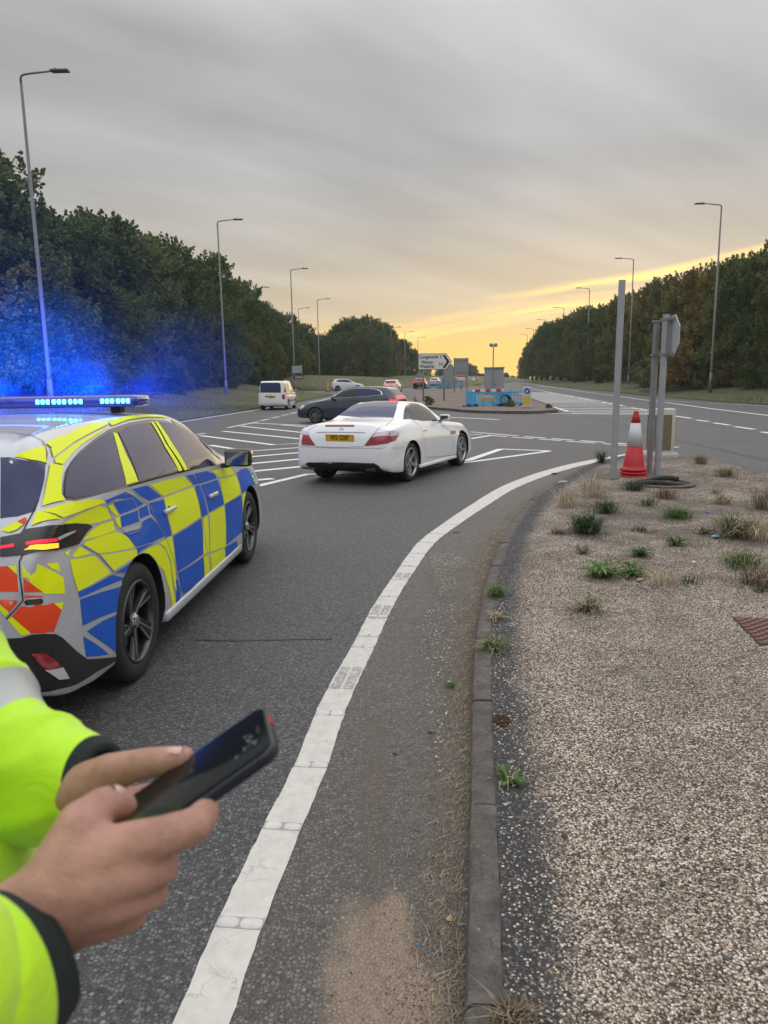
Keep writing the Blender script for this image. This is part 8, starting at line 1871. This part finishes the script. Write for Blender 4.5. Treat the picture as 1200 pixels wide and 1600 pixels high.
def sleeve(path, bands, cuff, seed, amp=.006, n=56):
    P = np.array(path); C_ = catmull(P, 14); C_ = C_
    d = np.r_[0, np.cumsum(np.linalg.norm(np.diff(C_[:, :3], axis=0), axis=1))]; L = d[-1]
    m = int(L / .0045); q = np.linspace(0, L, m); R_ = np.stack([np.interp(q, d, C_[:, k]) for k in range(4)], 1)
    V = []; F = []; MI = []; up = Vector((0, 0, 1))
    for i in range(m):
        c_ = Vector(R_[i, :3]); dd = Vector(R_[min(i + 1, m - 1), :3] - R_[max(i - 1, 0), :3]).normalized()
        a_ = dd.cross(up).normalized(); b_ = a_.cross(dd).normalized(); s_end = L - q[i]
        for k in range(n):
            t_ = 2 * math.pi * k / n; r = R_[i, 3]
            if s_end > cuff: r += fold(q[i], t_, seed, amp) * min(1, (s_end - cuff) / .03 + .25)
            else: r -= .0045
            V.append(c_ - PO + (a_ * math.cos(t_) + b_ * math.sin(t_)) * r)
    for i in range(m - 1):
        s_end = L - (q[i] + q[i + 1]) / 2
        mi = 2 if s_end < cuff else (1 if any(b0 < s_end < b1 for b0, b1 in bands) else 0)
        for k in range(n): F.append((i * n + k, i * n + (k + 1) % n, (i + 1) * n + (k + 1) % n, (i + 1) * n + k)); MI.append(mi)
    # turned-in cuff lip
    base = len(V); c_ = Vector(R_[-1, :3]) - PO
    for k in range(n): v_ = V[(m - 1) * n + k]; V.append(c_ + (v_ - c_) * .80)
    for k in range(n): V.append(Vector(V[base + k]) - Vector(R_[-1, :3] - R_[-4, :3]).normalized() * .03)
    for k in range(n): F.append(((m - 1) * n + k, (m - 1) * n + (k + 1) % n, base + (k + 1) % n, base + k)); MI.append(2)
    for k in range(n): F.append((base + k, base + (k + 1) % n, base + n + (k + 1) % n, base + n + k)); MI.append(2)
    return link('sleeve', mesh_data('sleeve', V, F, [m_hv, m_refl, m_cuff], True, MI), person)
sleeve(L_SLEEVE, [(.112, .158), (.235, .28)], .009, 1.0, .0075)
sleeve(R_SLEEVE, [(.175, .225), (.35, .40)], .030, 4.0, .006)
# torso of the jacket
TZ = [(.86, .15, .19, 0), (.95, .165, .20, 0), (1.05, .17, .21, .0), (1.15, .172, .215, .01), (1.24, .175, .22, .015), (1.31, .168, .215, .0), (1.36, .16, .21, .0), (1.41, .15, .205, .0), (1.47, .11, .15, 0), (1.51, .075, .08, 0), (1.54, .07, .072, 0)]
TZ = catmull(np.array(TZ), 9); V = []; F = []; MI = []; n = 80
for i, (z, rx, ry, bx) in enumerate(TZ):
    for k in range(n):
        a = 2 * math.pi * k / n; cc, ss = math.cos(a), math.sin(a)
        e = 1.0 / ((abs(cc) ** 2.6 + abs(ss) ** 2.6) ** (1 / 2.6)); fr = fold(z * .8, a * 2, 2.0, .006)
        V.append((cc * e * (rx + fr) + max(0, cc) * bx, ss * e * (ry + fr), z))
for i in range(len(TZ) - 1):
    zz = (TZ[i][0] + TZ[i + 1][0]) / 2
    mi = 2 if (zz > 1.50 or zz < .88) else (1 if (1.325 < zz < 1.372 or 1.06 < zz < 1.11) else 0)
    for k in range(n): F.append((i * n + k, i * n + (k + 1) % n, (i + 1) * n + (k + 1) % n, (i + 1) * n + k)); MI.append(mi)
link('jacket', mesh_data('jacket', V, F, [m_hv, m_refl, m_cuff], True, MI), person)
m_trou = mat('black trousers', (.012, .013, .016), .85, bump=.3, bscale=200)
B = MB()
for s in (-1, 1): B.tube([(0, s * .085, .93), (.01, s * .10, .70), (.012, s * .112, .48), (-.005, s * .12, .25), (-.01, s * .12, .09)], [.115, .10, .085, .075, .08], 24)
B.build('trousers', m_trou, person, smooth=True)
m_boot = mat('black boots', (.012, .012, .012), .4)
for s in (-1, 1):
    B = MB(); B.box((.055, s * .13, .06), (.29, .105, .10), bev=.04); B.box((.055, s * .13, .015), (.30, .11, .03), bev=.01); B.tube([(-.01, s * .12, .08), (-.01, s * .12, .20)], [.06, .055], 16); B.build('boot', m_boot, person, smooth=True)
# short hair
m_hair = mat('short brown hair', (.035, .022, .014), .7, bump=.9, bscale=220)
bm = bmesh.new(); bmesh.ops.create_icosphere(bm, subdivisions=4, radius=1)
for v_ in bm.verts: v_.co = Vector((v_.co.x * .105 - .005 + .03, v_.co.y * .084, v_.co.z * .125 + 1.675))
bmesh.ops.delete(bm, geom=[v_ for v_ in bm.verts if v_.co.z < 1.62 + max(0, v_.co.x - .0) * 1.1 or (v_.co.x > .085 and v_.co.z < 1.74)], context='VERTS')
bm_obj(bm, 'hair', m_hair, person)
for s in (-1, 1):
    B = MB(); B.lathe([(.009, 0), (.006, .004), (.0005, .005)], 12, (.118, s * .030, 1.668)); e_ = B.build('eye', mat('eye', (.6, .6, .58), .2), person)
